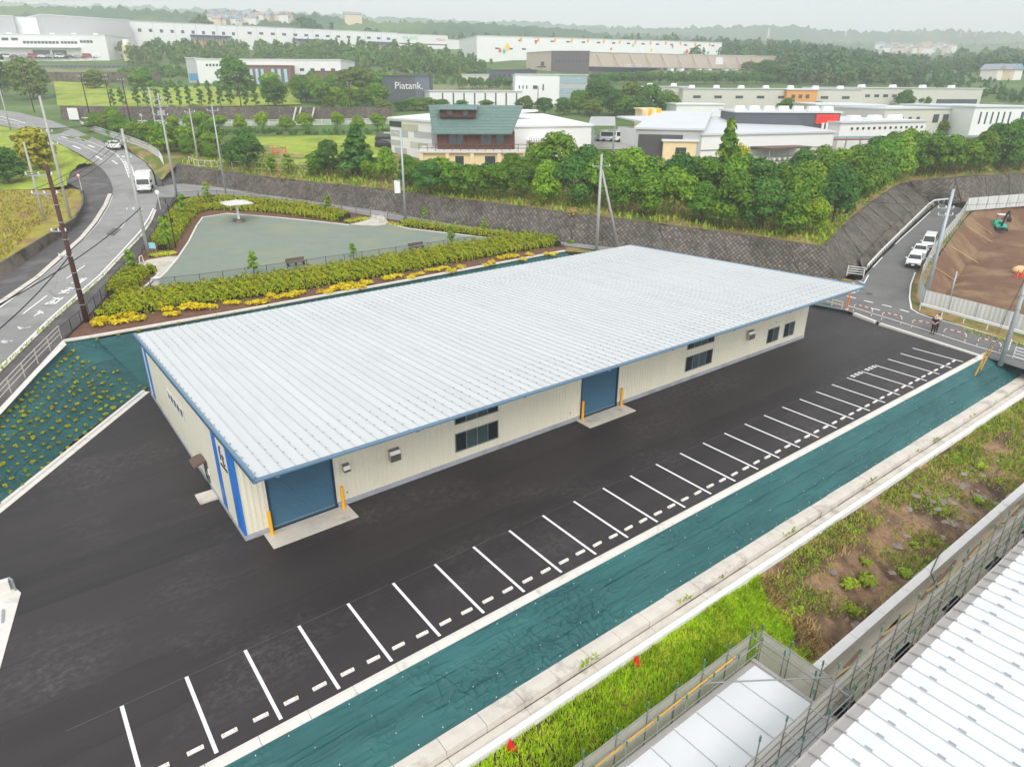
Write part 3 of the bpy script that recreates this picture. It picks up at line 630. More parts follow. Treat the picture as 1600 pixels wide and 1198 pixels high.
# openings in the front wall: x0, x1, z0, z1
OPEN = [(1.5, 5.5, 0, 4.7), (25.35, 29.35, 0, 4.7), (14.0, 17.55, .92, 2.32), (14.0, 17.55, 2.98, 3.75), (37.55, 41.2, .9, 2.28), (37.55, 41.2, 2.93, 3.7), (49.6, 51.5, .85, 2.3), (52.4, 54.2, .85, 2.3)]
TOPF = rz_(0)-.12
def panel(x0, x1, name, parent):
    """vertical strip of rib-profile cladding, cut round the openings"""
    cuts = sorted(set([x0, x1]+[c for o in OPEN for c in o[:2] if x0 < c < x1])); mb = MB()
    for a, b in zip(cuts[:-1], cuts[1:]):
        iv = [(.34, TOPF)]
        for o in OPEN:
            if o[0] < (a+b)/2 < o[1]:
                iv = [(p, q) for s, e in iv for p, q in ((s, min(e, o[2])), (max(s, o[3]), e)) if q-p > .01]
        for s, e in iv:
            prof = []; x = a; pit = .3
            prof.append((a, 0))
            k = math.floor(a/pit)
            while k*pit < b:
                for dx, dy in ((.04, 0), (.07, -.035), (.16, -.035), (.19, 0)):
                    xx = k*pit+dx
                    if a < xx < b: prof.append((xx, dy))
                k += 1
            prof.append((b, 0)); n = len(prof)
            mb.add([(px_, py_, s) for px_, py_ in prof]+[(px_, py_, e) for px_, py_ in prof], [(i, i+1, n+i+1, n+i) for i in range(n-1)])
    if mb.v: mb.build(name, CREAM, parent)
x = 0.
while x < LX-.05: panel(x+.002, min(x+.9, LX), 'wall_panel', bd); x += .9
# core behind the cladding, other walls
core = MB(); 
core.add([(.05, .06, .2), (LX-.02, .06, .2), (LX-.02, LY, .2), (.05, LY, .2), (.05, .06, rz_(0)-.15), (LX-.02, .06, rz_(0)-.15), (LX-.02, LY, rz_(LY)-.15), (.05, LY, rz_(LY)-.15)], [(1, 2, 6, 5), (2, 3, 7, 6), (3, 2, 1, 0)])
core.build('rear_wall', CREAM, bd)
xs = [0, 1.5, 5.5, 14, 17.55, 25.35, 29.35, 37.55, 41.2, 49.6, 51.5, 52.4, 54.2, LX]
back = MB()
for a, b in zip(xs[:-1], xs[1:]):
    o = [q for q in OPEN if abs(q[0]-a) < .01]
    if not o: back.b2((a, .02, .3), (b, .1, TOPF))
back.build('wall_lining', CREAM, bd)
# left wall in flat panels with blue stripes
st = [(0.0, 1.15, BLUE), (3.05, 4.0, BLUE), (22.3, 23.3, BLUE), (24.0, 24.5, BLUE)]
y = 0.; edges = sorted(set([0, 1.15, 3.05, 4.0, 22.3, 23.3, 24.0, 24.5]+[4.0+.915*i for i in range(1, 20)]+[1.15+.95]))
for a, b in zip(edges[:-1], edges[1:]):
    if b-a < .02: continue
    m = next((q[2] for q in st if q[0] <= (a+b)/2 <= q[1]), None)
    iv = [(.34, None)]
    if 11.5 < (a+b)/2 < 16.2: iv = [(.34, 2.85), (3.65, None)]
    if 6.9 < (a+b)/2 < 7.8: iv = [(1.95, None)]
    for s, e in iv:
        za, zb2 = (rz_(a)-.1, rz_(b)-.1) if e is None else (e, e)
        px_ = -.012 if m else 0.
        MB().add([(px_, a+.004, s), (px_, b-.004, s), (px_, b-.004, zb2), (px_, a+.004, za), (.06, a+.004, s), (.06, b-.004, s), (.06, b-.004, zb2), (.06, a+.004, za)],
                 [(1, 0, 3, 2), (0, 1, 5, 4), (3, 7, 6, 2), (0, 4, 7, 3), (1, 2, 6, 5)]).build('blue_stripe' if m else 'wall_panel', m or CREAM, bd)
MB().b2((-.02, -.05, .34), (.12, .0, TOPF)).build('corner_trim', BLUE, bd)
MB().b2((.03, 1.1, .2), (.08, 24.4, 4.9)).build('wall_lining', DARKI, bd)
# plinth
pl = MB().b2((-.03, -.045, -.1), (1.45, .1, .335)).b2((5.55, -.045, -.1), (25.3, .1, .335)).b2((29.4, -.045, -.1), (LX+.03, .1, .335)).b2((-.035, .1, -.1), (.08, 6.95, .335)).b2((-.035, 7.8, -.1), (.08, LY, .335)).b2((LX-.05, .1, -.1), (LX+.03, LY, .335))
pl.build('plinth', PLIN, bd)
# shutters: slats, rails, dark reveal
for x0, x1, z0, z1 in OPEN[:2]:
    sh = MB().b2((x0+.1, .12, .02), (x1-.1, .16, z1)).build('shutter', SHUT, bd)
    me = MB().loft([[(x, .12, 0), (x, .085, .02), (x, .085, .06), (x, .12, .085)] for x in (x0+.12, x1-.12)]).mesh('shutter_slat', SHUT)
    for k in range(48): link('shutter_slat', me, sh, loc=(0, 0, .05+.095*k))
    MB().b2((x0+.02, -.03, 0), (x0+.11, .14, z1)).build('shutter_rail', DBLUE, bd); MB().b2((x1-.11, -.03, 0), (x1-.02, .14, z1)).build('shutter_rail', DBLUE, bd)
def window(x0, x1, z0, z1, n, parent=bd, alt=True):
    f = MB(); t = .05
    f.b2((x0, -.06, z0), (x1, .05, z0+t)).b2((x0, -.06, z1-t), (x1, .05, z1)).b2((x0, -.06, z0+t), (x0+t, .05, z1-t)).b2((x1-t, -.06, z0+t), (x1, .05, z1-t))
    for k in range(1, n): xx = x0+(x1-x0)*k/n; f.b2((xx-t/2, -.055, z0+t), (xx+t/2, .05, z1-t))
    fo = f.build('window', ALU, parent)
    for k in range(n):
        a = x0+(x1-x0)*k/n; b = x0+(x1-x0)*(k+1)/n; MB().b2((a+.02, -.01+.03*(k % 2), z0+.03), (b-.02, .02+.03*(k % 2), z1-.03)).build('pane', GLASS2 if (alt and k % 4 in (1, 2, 3) and k % 3 != 0) else GLASS, fo)
for q, n in zip(OPEN[2:], (4, 4, 4, 4, 2, 2)): window(*q, n)
lw_ = MB().b2((-.03, 11.6, 2.85), (.05, 16.1, 2.92)).b2((-.03, 11.6, 3.58), (.05, 16.1, 3.65))
for k in range(6): yy = 11.6+.9*k; lw_.b2((-.03, yy-.04, 2.9), (.05, yy+.04, 3.6))
lw_ = lw_.build('window', mat('white_frame', (.75, .76, .76), .5), bd)
for k in range(5): MB().b2((-.005, 11.64+.9*k, 2.92), (.02, 12.46+.9*k, 3.58)).build('pane', GLASS if k % 2 else GLASS2, lw_)
# hoods, stickers, small fittings on the front
def hood(x0, x1, z0, z1):
    d = .42; r = [(0, z1), (-.16, z1-.02), (-.3, z1-.12), (-d, z1-.34), (-d, z0), (0, z0)]
    MB().loft([[(x, a, b) for a, b in r] for x in (x0, x1)]).build('vent_hood', INOX, bd)
    MB().b2((x0-.06, -.05, z0-.05), (x1+.06, -.03, z1+.1)).build('hood_plate', CREAM, bd)
hood(9.05, 9.75, 2.05, 2.85); hood(46.0, 46.9, 2.1, 2.95); hood(5.98, 6.4, 2.42, 2.9)
for xx, zz in ((6.16, .85), (24.3, .9)): MB().b2((xx-.12, -.055, zz-.14), (xx+.12, -.035, zz+.14)).build('call_box', mat('sticker_white', (.8, .78, .75)), bd); MB().b2((xx-.05, -.07, zz-.06), (xx+.05, -.055, zz+.04)).build('button', mat('sticker_red', srgb(190, 90, 60)), bd)
for xx, zz in ((50.0, 2.68), (50.8, 2.8), (52.8, 2.6), (53.75, 2.66), (49.03, 2.02), (49.2, 2.02)): MB().ball((xx, -.06, zz), (.1, .06, .12), 8, 5).build('vent_cap', mat('cap_white', (.75, .74, .7)), bd)
# brackets of the overhang and purlins
for xx in (1.0, 8.8, 16.3, 23.5, 29.95, 37.2, 45.0, 51.5, 55.8):
    br = MB().beam((xx, 0, rz_(0)-.42), (xx, YF+.25, rz_(YF)-.32), .16, .3)
    br.build('canopy_bracket', STEEL, bd); MB().b2((xx-.3, YF+.5, rz_(YF)-.4), (xx+.02, YF+.56, rz_(YF)-.28)).build('brace_plate', STEEL, bd)
sf = MB()
for k in range(5): yy = YF+.5+k*.95; sf.b2((.1, yy-.04, rz_(yy)-.2), (LX-.1, yy+.04, rz_(yy)-.09))
sf.build('purlins', STEEL, bd)
# roof: 90 standing-seam sheets, seams proud of the sheet
NP = 90; pw = LX/NP+.0; X0r = -.08; PWD = (LX+.16)/NP
def roof_panel_mesh(name, pw, yf, yb, zf, zb, joints, m, seam_h=.055, th=.05):
    mb = MB(); ys = [yf]+joints+[yb]; zz = lambda y: zf+(zb-zf)*(y-yf)/(yb-yf)
    for i, (a, b) in enumerate(zip(ys[:-1], ys[1:])):
        e = .006*(len(ys)-i)         # each sheet laps over the next one down
        prof = [(0, 0), (0, seam_h), (.045, seam_h), (.07, .012), (pw*.5, .004), (pw-.03, .012), (pw-.006, seam_h*.6), (pw-.006, 0)]
        e = .007*(i % 2)
        r = [[(x, a, zz(a)+z+e) for x, z in prof], [(x, b, zz(b)+z+e) for x, z in prof]]
        mb.loft(r)
    return mb.mesh(name, m)
rp = [roof_panel_mesh('roof_panel', PWD, YF, YBK, ZF, ZB_, [6.4+dj, 12.6+dj, 19.2+dj], ROOFW) for dj in (0, .55)]
sm_ = MB().loft([[(-.012, y, z+.02), (-.012, y, z+.068), (.052, y, z+.068), (.075, y, z+.02)] for y, z in ((YF+.02, ZF), (YBK-.02, ZB_))]).mesh('roof_seam', SEAM)
for i in range(NP):
    q_ = link('roof_panel', rp[(i//3) % 2], bd, loc=(X0r+PWD*i, 0, 0)); link('roof_seam', sm_, q_)
CLIP = mat('snow_clip', srgb(150, 158, 160), .5, .2)
cl = MB()
for i in range(NP):
    for r_ in list(range(4))+list(range(26, 29)):
        yy = YF+.75+.9*r_; cl.box((X0r+PWD*i+.03, yy, rz_(yy)+.075), (.06, .12, .035))
    for yy in (6.4, 12.6, 19.2):
        if i % 3 == 0: cl.box((X0r+PWD*i+.03, yy+.1, rz_(yy)+.066), (.06, .1, .02))
for k in range(30):
    yy = YF+.4+k*1.0; cl.box((X0r+.08, yy, rz_(yy)+.08), (.06, .1, .05))
cl.build('snow_clips', CLIP, bd, kind='stuff')
MB().b2((X0r, YF+.1, ZF-.14), (LX+.06, 0, ZF-.1)).add([], []).mesh('x', None)
rd = MB().add([(X0r, YF+.05, ZF-.1), (LX+.06, YF+.05, ZF-.1), (LX+.06, YBK-.05, ZB_-.1), (X0r, YBK-.05, ZB_-.1)], [(3, 2, 1, 0)]); rd.build('roof_soffit', mat('soffit', srgb(190, 195, 198), .6), bd)
# gutter at the front, verge trims at the ends
MB().loft([[(x, YF+.05, ZF-.02), (x, YF-.12, ZF+.0), (x, YF-.16, ZF-.02), (x, YF-.17, ZF-.1), (x, YF-.12, ZF-.12), (x, YF-.1, ZF-.19), (x, YF+.05, ZF-.2)] for x in (X0r-.1, LX+.18)]).build('gutter', BLUEG, bd)
for x0, x1 in ((X0r-.16, X0r+.03), (LX+.06, LX+.24)):
    MB().loft([[(x0, y, z-.28), (x0, y, z+.03), (x0+.05, y, z+.085), (x1-.03, y, z+.085), (x1, y, z+.05), (x1, y, z-.28)] for y, z in ((YF-.02, rz_(YF-.02)), (YBK+.05, rz_(YBK+.05)))]).build('verge_trim', BLUEG, bd)
    MB().loft([[(x0-.03, y, z-.16), (x0-.03, y, z-.12), (x0+.02, y, z-.12), (x0+.02, y, z-.16)] for y, z in ((YF, rz_(YF)), (YBK, rz_(YBK)))]).build('verge_lip', DBLUE, bd)
MB().b2((X0r, YBK, ZB_-.3), (LX, YBK+.12, ZB_-.04)).build('rear_gutter', BLUEG, bd)
# canopy and door on the left wall, logo
cn = MB(); ar = [(-.05, 2.0), (-.3, 1.98), (-.55, 1.9), (-.78, 1.74), (-.78, 1.68), (-.05, 1.9)]
cn.loft([[(a, y, b) for a, b in ar] for y in (6.8, 8.0)]).build('door_canopy', BROWN, bd)
dr = MB().b2((-.03, 6.95, .05), (.02, 7.78, 1.9)).build('door', mat('door_grey', srgb(120, 130, 130), .4, .3), bd); MB().b2((-.05, 7.1, .5), (-.035, 7.65, 1.8)).build('pane', GLASS2, dr); MB().b2((-.09, 7.02, .85), (-.03, 7.06, 1.15)).build('handle', STEEL, dr)
MB().b2((-.08, 6.4, 1.15), (-.02, 6.62, 1.5)).build('intercom', mat('intercom_white', (.8, .8, .8)), bd)
INK = mat('logo_ink', srgb(58, 48, 46), .5); LBL = mat('logo_blue', srgb(25, 30, 170), .5)
def wall_text(body, size, y, z, m, name):
    o = link(name, text_mesh(body, size, m, .012), bd); o.rotation_euler = (R(90), 0, R(-90)); o.location = (-.03, y, z); return o
wall_text('f', 1.35, 2.35, 4.55, LBL, 'logo_letter'); wall_text('t', 1.3, 1.85, 4.4, INK, 'logo_letter')
nm = MB()
for k in range(9): nm.b2((-.035, 2.62-.145*k-.1, 3.72), (-.02, 2.62-.145*k, 3.9 if k % 3 else 3.86))
nm.build('logo_wordmark', INK, bd)
# concrete pads and bollards
def slab(name, label, pts, th=.05):
    o = MB().prism(pts, .002, th).build(name, CONC); return tag(o, label, 'concrete pad')
slab('concrete_pad', 'light concrete pad in front of the near roller shutter', [(-61.42, 11.05), (-56.34, 11.05), (-56.34, 12.68), (-61.42, 12.68)])
slab('concrete_pad', 'light concrete pad in front of the far roller shutter', [(-37.45, 11.15), (-32.5, 11.15), (-32.5, 12.68), (-37.45, 12.68)])
slab('concrete_pad', 'small pale doorstep slab under the brown door canopy', [(-63.5, 18.0), (-62.45, 18.0), (-62.45, 19.2), (-63.5, 19.2)], .12)
bol = MB().tube((0, 0, 0), (0, 0, 1.55), .1, .1, 14).tube((0, 0, 1.55), (0, 0, 1.58), .1, .07, 14).mesh('post', PAINTY)
for (x, y), l in zip(((-61.05, 12.35), (-56.7, 12.32), (-37.0, 12.5), (-32.85, 12.45)), ('left yellow bollard of the near roller shutter', 'right yellow bollard of the near roller shutter', 'left yellow bollard of the far roller shutter', 'right yellow bollard of the far roller shutter')):
    tag(link('bollard', bol, loc=(x, y, .04)), l, 'bollard', 'yellow bollards beside the shutters')
# yard corner at the far left bottom: pale apron, low wall with sliding rail
ya = thing('gate_apron', 'pale concrete apron with a low wall and gate rail at the left edge', 'gate apron', (-73.5, 14, 0))
MB().prism([(-73.88, 9.95), (-72.78, 15.2), (-73.1, 16.2), (-80, 17.2), (-80, 6)][::-1], .002, .03).build('apron_slab', CONCL, ya, off=(-73.5, 14, 0))
MB().beam((-80, 16.4, .3), (-73.15, 15.85, .3), .35, .6).build('low_wall', CONCL, ya, off=(-73.5, 14, 0))
MB().beam((-73.1, 15.9, .35), (-72.95, 15.5, .35), .06, .7).build('gate_stop', STEEL, ya, off=(-73.5, 14, 0)); MB().beam((-73.55, 14.2, .06), (-73.62, 13.2, .06), .1, .08).build('floor_bolt', STEEL, ya, off=(-73.5, 14, 0))
# ------------------------------------------------------------------ vegetation
def leaf_mat(name, c, rnd=.16, var=.3, scale=.9, c2=None):
    return mat(name, c, .6, var=var, scale=scale, obj=True, rnd=rnd, trans=.18, spec=.25, dirt=c2, dscale=1.3, dthr=(.5, .62))
LEAF = leaf_mat('evergreen_leaf', srgb(88, 134, 30), var=.4, c2=srgb(138, 166, 34))
LEAFD = leaf_mat('dark_leaf', srgb(72, 118, 46), c2=srgb(104, 146, 50))
LEAFY = leaf_mat('young_leaf', srgb(120, 158, 34), c2=srgb(160, 182, 44))
LEAFB = leaf_mat('bamboo_leaf', srgb(176, 176, 50), c2=srgb(150, 160, 50))
LEAFO = leaf_mat('olive_leaf', srgb(112, 132, 44), c2=srgb(92, 120, 42))
HEDGE = leaf_mat('azalea_leaf', srgb(150, 164, 6), rnd=.06, var=.5, scale=2.2, c2=srgb(186, 180, 20))
YEL = leaf_mat('golden_leaf', srgb(226, 204, 14), rnd=.1, c2=srgb(238, 222, 50))
LIME = leaf_mat('lime_cover', srgb(186, 190, 52), rnd=.05)
GRASS = leaf_mat('grass_blade', srgb(180, 214, 34), rnd=.0, var=.4, scale=.8, c2=srgb(206, 222, 66))
WEED = leaf_mat('weed_leaf', srgb(150, 176, 44), rnd=.2, var=.45, c2=srgb(172, 170, 66))
DRY = leaf_mat('dry_grass', srgb(190, 165, 105), rnd=.1)
BARK = mat('bark', srgb(104, 88, 70), .95, var=.25, scale=4, obj=True, bump=.5)
def leaves(lobes, n, size, rng_, fill=.35, flat=.0, asp=1.5):
    """small leaf faces spread over and through a set of ellipsoids"""
    L = np.array(lobes, float); wgt = L[:, 3]*L[:, 4]+L[:, 4]*L[:, 5]; wgt /= wgt.sum()
    k = rng_.choice(len(L), n, p=wgt); d = rng_.normal(size=(n, 3)); d /= np.linalg.norm(d, axis=1)[:, None]
    lo = rng_.random(n) < .72; d[lo, 2] = np.abs(d[lo, 2])*1.0
    d /= np.linalg.norm(d, axis=1)[:, None]
    r = np.where(rng_.random(n) < fill, rng_.uniform(.45, .95, n), rng_.uniform(.88, 1.1, n))
    P = L[k, :3]+d*L[k, 3:]*r[:, None]
    nr = d*(1-flat)+rng_.normal(0, .45, (n, 3)); nr[:, 2] += .25; nr /= np.linalg.norm(nr, axis=1)[:, None]
    a = np.cross(nr, rng_.normal(size=(n, 3))); a /= np.linalg.norm(a, axis=1)[:, None]; b = np.cross(nr, a)
    s = size*rng_.uniform(.6, 1.35, n)[:, None]
    V = np.stack([P-a*s*asp*.5, P-b*s*.5+nr*s*.12, P+a*s*asp*.5, P+b*s*.5+nr*s*.12], 1).reshape(-1, 3)
    return V, np.arange(4*n).reshape(-1, 4)
def lobes_round(rg, h, w_, base, n=13):
    c = h-base; out = [(0, 0, base+c*.5, w_*.38, w_*.38, c*.46)]
    for i in range(n):
        t = rg.uniform(.08, .95); rad = w_*.5*math.sqrt(max(.06, 1-(2*(t-.42))**2))*.72; an = i*2.4+rg.uniform(-.4, .4)
        q = w_*rg.uniform(.14, .28); out.append((rad*math.cos(an), rad*math.sin(an), base+c*(.08+.8*t), q, q, q*rg.uniform(.75, 1.15)))
    return out
def lobes_cone(rg, h, w_, base, n=22):
    out = []; c = h-base
    for i in range(n):
        t = i/(n-1); rad = w_*.5*(1-t)**.85*.62; an = i*2.4; q = w_*.2*(1-.65*t)+.12; out.append((rad*math.cos(an), rad*math.sin(an), base+c*(.06+.9*t), q, q, q*.9))
    return out
def lobes_broad(rg, h, w_, base, n=26):
    out = []; c = h-base
    for i in range(n):
        an = i*2.4+rg.uniform(-.5, .5); t = (i+.5)/n; rr = w_*.5*math.sqrt(max(.05, 1-(2*t-.85)**2/1.35))*rg.uniform(.35, .78); q = w_*rg.uniform(.13, .21)
        out.append((rr*math.cos(an), rr*math.sin(an), base+c*(.06+.8*t), q, q, q*.7))
    return out
def lobes_sparse(rg, h, w_, base, n=9):
    out = []; c = h-base
    for i in range(n):
        an = i*2.4; t = i/(n-1); rr = w_*.28*(1-.5*t); q = w_*rg.uniform(.13, .22); out.append((rr*math.cos(an), rr*math.sin(an), base+c*t*.9, q, q, q*.7))
    return out
def trunk_mesh(h, base, w_, rg, r=.16, limbs=5):
    mb = MB(); top = base+(h-base)*.55; bend = rg.uniform(-.15, .15)
    mb.tube((0, 0, -.3), (bend, 0, base*.7), r*1.25, r, 7).tube((bend, 0, base*.7), (bend*.5, .05, top), r, r*.35, 7)
    for i in range(limbs):
        an = i*2.4+rg.uniform(-.3, .3); z = base*.75+(top-base*.75)*i/limbs; mb.tube((bend*.7, 0, z), (math.cos(an)*w_*.3, math.sin(an)*w_*.3, z+(h-base)*.28), r*.45, r*.12, 5)
    return mb.mesh('trunk', BARK)
PROTO = {}
def proto(kind, v, h, w_, base, n, leaf, m):
    key = (kind, v)
    if key in PROTO: return PROTO[key]
    rg = np.random.default_rng(hash(kind) % 1000+v*17 if False else sum(map(ord, kind))+v*17)
    lb = {'round': lobes_round, 'cone': lobes_cone, 'broad': lobes_broad, 'sparse': lobes_sparse}[kind.split('_')[0]](rg, h, w_, base)
    V, F = leaves(lb, n, leaf, rg)
    PROTO[key] = (fast_mesh('crown', V, F, m), trunk_mesh(h, base, w_, rg, r=max(.05, .02*h)), h); return PROTO[key]
KINDS = {  # h, w, base, leaves, leaf size, material
    'round': (7.0, 5.4, .9, 5200, .27, LEAF), 'round_dark': (7.0, 5.2, .9, 5200, .27, LEAFD), 'round_young': (6.2, 4.6, .9, 4600, .26, LEAFY), 'round_ball': (3.0, 2.8, .5, 900, .26, LEAFD),
    'cone': (8, 4.6, .9, 2400, .36, LEAFD), 'cone_bright': (7, 3.6, 1.2, 1500, .36, LEAF), 'broad': (9, 8.5, 1.0, 4200, .42, LEAFD), 'broad_olive': (8, 8, 1.0, 3600, .42, LEAFO),
    'sparse': (3.4, 1.9, 1.0, 420, .24, LEAFY), 'sparse_dark': (4.2, 2.2, .9, 520, .28, LEAFD), 'broad_bamboo': (7, 6, .3, 3400, .4, LEAFB), 'round_yellow': (6, 4.2, 1.2, 1500, .34, leaf_mat('yellow_tree_leaf', srgb(196, 196, 56)))}
def tree(kind, P, h, label, group=None, wid=None, name='tree', v=None):
    k = KINDS[kind]; cr, tr, h0 = proto(kind, random.randrange(5) if v is None else v, *k)
    t = thing(name, label, 'tree', P, random.uniform(0, 6.28), group); s = h/h0; sw = s if wid is None else wid/k[1]
    t.scale = (sw*random.uniform(.94, 1.06), sw*random.uniform(.94, 1.06), s)
    link('crown', cr, t); link('trunk', tr, t); return t
def treepx(kind, base, top, label, group=None, wpx=None, name='tree', bfun=None, sink=0):
    P = (bfun or Gp)(*base); h = height(P, top); wid = None
    if wpx: wid = wpx*((P-CAM)@FW)/FPX
    return tree(kind, P, h, label, group, wid, name)
# belt of trees above the block wall: front row trunks as they show, then rows behind
front = [(497, 272, 240, 30), (515, 274, 222, 34), (560, 274, 200, 62), (575, 281, 254, 24), (605, 284, 232, 30), (640, 293, 248, 36), (672, 302, 254, 40), (708, 303, 256, 40), (742, 309, 260, 40), (780, 313, 258, 40), (818, 309, 250, 40), (853, 320, 252, 44), (894, 322, 246, 46), (930, 322, 248, 44),
         (972, 333, 268, 44), (1010, 338, 272, 46), (1052, 340, 264, 50), (1096, 346, 290, 46), (1140, 356, 272, 58), (1186, 362, 280, 56), (1232, 366, 300, 46), (1268, 367, 312, 42), (1245, 350, 262, 56), (1300, 348, 262, 52), (1328, 328, 244, 52), (1352, 310, 232, 48), (1374, 298, 222, 44), (1398, 284, 214, 42), (1425, 274, 212, 40), (1452, 272, 208, 42), (1480, 272, 214, 38), (1508, 270, 220, 36), (1530, 270, 208, 40), (1562, 268, 196, 44), (1592, 266, 194, 44), (1625, 264, 192, 44)]
for i, (x, y, t, wp) in enumerate(front):
    kd = 'round_young' if i in (3, 4, 11, 16, 21, 27) else ('round_dark' if i in (1, 2, 6, 12, 19, 23, 33) else 'round')
    nm = 'rounded evergreen tree, %s from the left in the front row above the block wall' % ordinal(i)
    if i == 2: nm = 'large dark conical evergreen rising at the left end of the tree belt'
    treepx('cone' if i == 2 else kd, (x, y), t-4, nm, 'trees in front row above the block wall', wp*1.12)
rowsb = [(660, 278, 254, 34), (690, 285, 246, 40), (726, 288, 258, 38), (764, 290, 256, 38), (800, 284, 240, 36), (838, 288, 226, 44), (872, 290, 206, 62), (912, 296, 232, 50), (950, 300, 240, 46), (985, 306, 232, 50), (1020, 310, 246, 50), (1060, 312, 244, 50), (1100, 318, 246, 50), (1128, 312, 190, 46), (1150, 322, 240, 52), (1180, 328, 248, 50), (1215, 326, 254, 50), (1260, 318, 252, 50), (1290, 312, 240, 46), (1245, 300, 236, 40), (1275, 292, 232, 42), (1310, 292, 234, 44), (1338, 282, 226, 40), (1362, 272, 214, 40), (1390, 262, 206, 36), (1415, 256, 204, 34), (1350, 262, 230, 36), (1545, 256, 194, 36), (1578, 252, 186, 40), (1608, 250, 186, 40), (945, 282, 236, 44), (1000, 290, 246, 44), (1080, 298, 246, 44), (1120, 300, 250, 44), (910, 272, 246, 40)]
for i, (x, y, t, wp) in enumerate(rowsb):
    kd = ('round', 'round_young', 'round', 'round_dark')[i % 4]
    if i == 13: kd = 'cone_bright'
    nm = 'evergreen tree in the rear rows of the belt, %s from the left there' % ordinal(sorted(r[0] for r in rowsb).index(x))
    if i == 13: nm = 'tall bright pointed evergreen standing out above the tree belt'
    treepx(kd, (x, y), t-2, nm, 'trees in the rear rows of the belt', wp*1.15)
treepx('round_yellow', (1150, 285), 222, 'golden yellow tree beside the tall pointed evergreen', None, 30)
# trees around the left terrace
for i, (kd, x, y, t, wp, lb) in enumerate([('round_dark', 390, 269, 206, 44, 'dark round tree standing left on the terrace by the white fence'), ('round_dark', 362, 262, 222, 30, 'smaller dark tree just left of the dark round terrace tree'), ('sparse', 425, 272, 243, 22, 'thin young tree near the white fence, left one of two'), ('sparse', 452, 272, 240, 26, 'thin young tree near the white fence, right one of two'), ('sparse', 486, 276, 252, 20, 'thin young tree beside the conical evergreen'),
        ('broad_bamboo', 62, 262, 196, 70, 'yellow-green bamboo clump beside the curving road'), ('broad', 14, 285, 228, 62, 'dark leafy tree at the left edge beside the field'), ('round', 160, 205, 178, 40, 'leafy green shrub tree behind the white roadside fence, left'), ('round', 190, 214, 184, 40, 'leafy green shrub tree behind the white roadside fence, middle'), ('round_young', 222, 224, 190, 40, 'leafy green shrub tree behind the white roadside fence, right'),
        ('round', 258, 238, 190, 44, 'green tree behind the roadside poles, left'), ('round_young', 290, 236, 196, 40, 'green tree behind the roadside poles, middle'), ('round', 330, 232, 190, 40, 'green tree behind the roadside poles, right'), ('broad', 372, 153, 88, 62, 'big dark camphor-like tree standing alone in the lawn'), ('broad_olive', 52, 155, 90, 64, 'olive green pine tree above the left road'), ('broad', 4, 152, 70, 44, 'dark tree cut by the left edge above the road'), ('broad_olive', 150, 140, 108, 40, 'small dark pine on the lawn slope'), ('round', 224, 142, 108, 38, 'bushy green tree on the lawn slope'),
        ('round_young', 425, 152, 114, 34, 'bushy tree in front of the brown office block'), ('round_dark', 430, 170, 120, 40, 'garden tree in front of the small shelter'), ('round', 470, 160, 116, 30, 'garden tree beside the parked cars behind the wall'), ('broad_olive', 560, 148, 104, 60, 'olive rounded tree left of the dark box building'), ('round', 590, 170, 128, 40, 'green tree at the lower left of the dark box building'), ('round', 545, 172, 136, 34, 'green tree above the stepped wall'), ('round', 505, 165, 124, 34, 'green tree beside the garden path')]):
    treepx(kd, (x, y), t, lb, None, wp)
# small slim trees along the lawn road
for i, x in enumerate((178, 192, 215, 230, 248, 264, 282, 297, 316, 331, 346, 361, 386, 400, 420, 432, 443)):
    treepx('sparse_dark', (x, 168-(i % 3)), 139-(i % 4)*2, 'slim young tree, %s from the left in the row along the lawn' % ordinal(i), 'slim trees along the lawn', 12+(i % 3)*2)
for i, x in enumerate((272, 300, 318, 342, 376, 412, 448, 478, 528, 560, 590)):
    treepx('round_young', (x, 204), 180-(i % 3)*3, 'shrub tree, %s from the left in front of the white railing' % ordinal(i), 'shrub trees in front of the white railing', 20+(i % 4)*3)
# saplings in the park
SAP = [(208, 430, 390, 24), (264, 395, 340, 20), (288, 344, 304, 18), (325, 318, 292, 16), (397, 430, 394, 20), (553, 408, 380, 16), (514, 333, 306, 16), (664, 348, 324, 12), (705, 386, 352, 16), (757, 360, 341, 12)]
for i, (x, y, t, wp) in enumerate(SAP):
    tr = treepx('sparse', (x, y), t, 'young staked sapling, %s from the left in the park' % ordinal(sorted(s[0] for s in SAP).index(x)), 'saplings planted in the park', wp)
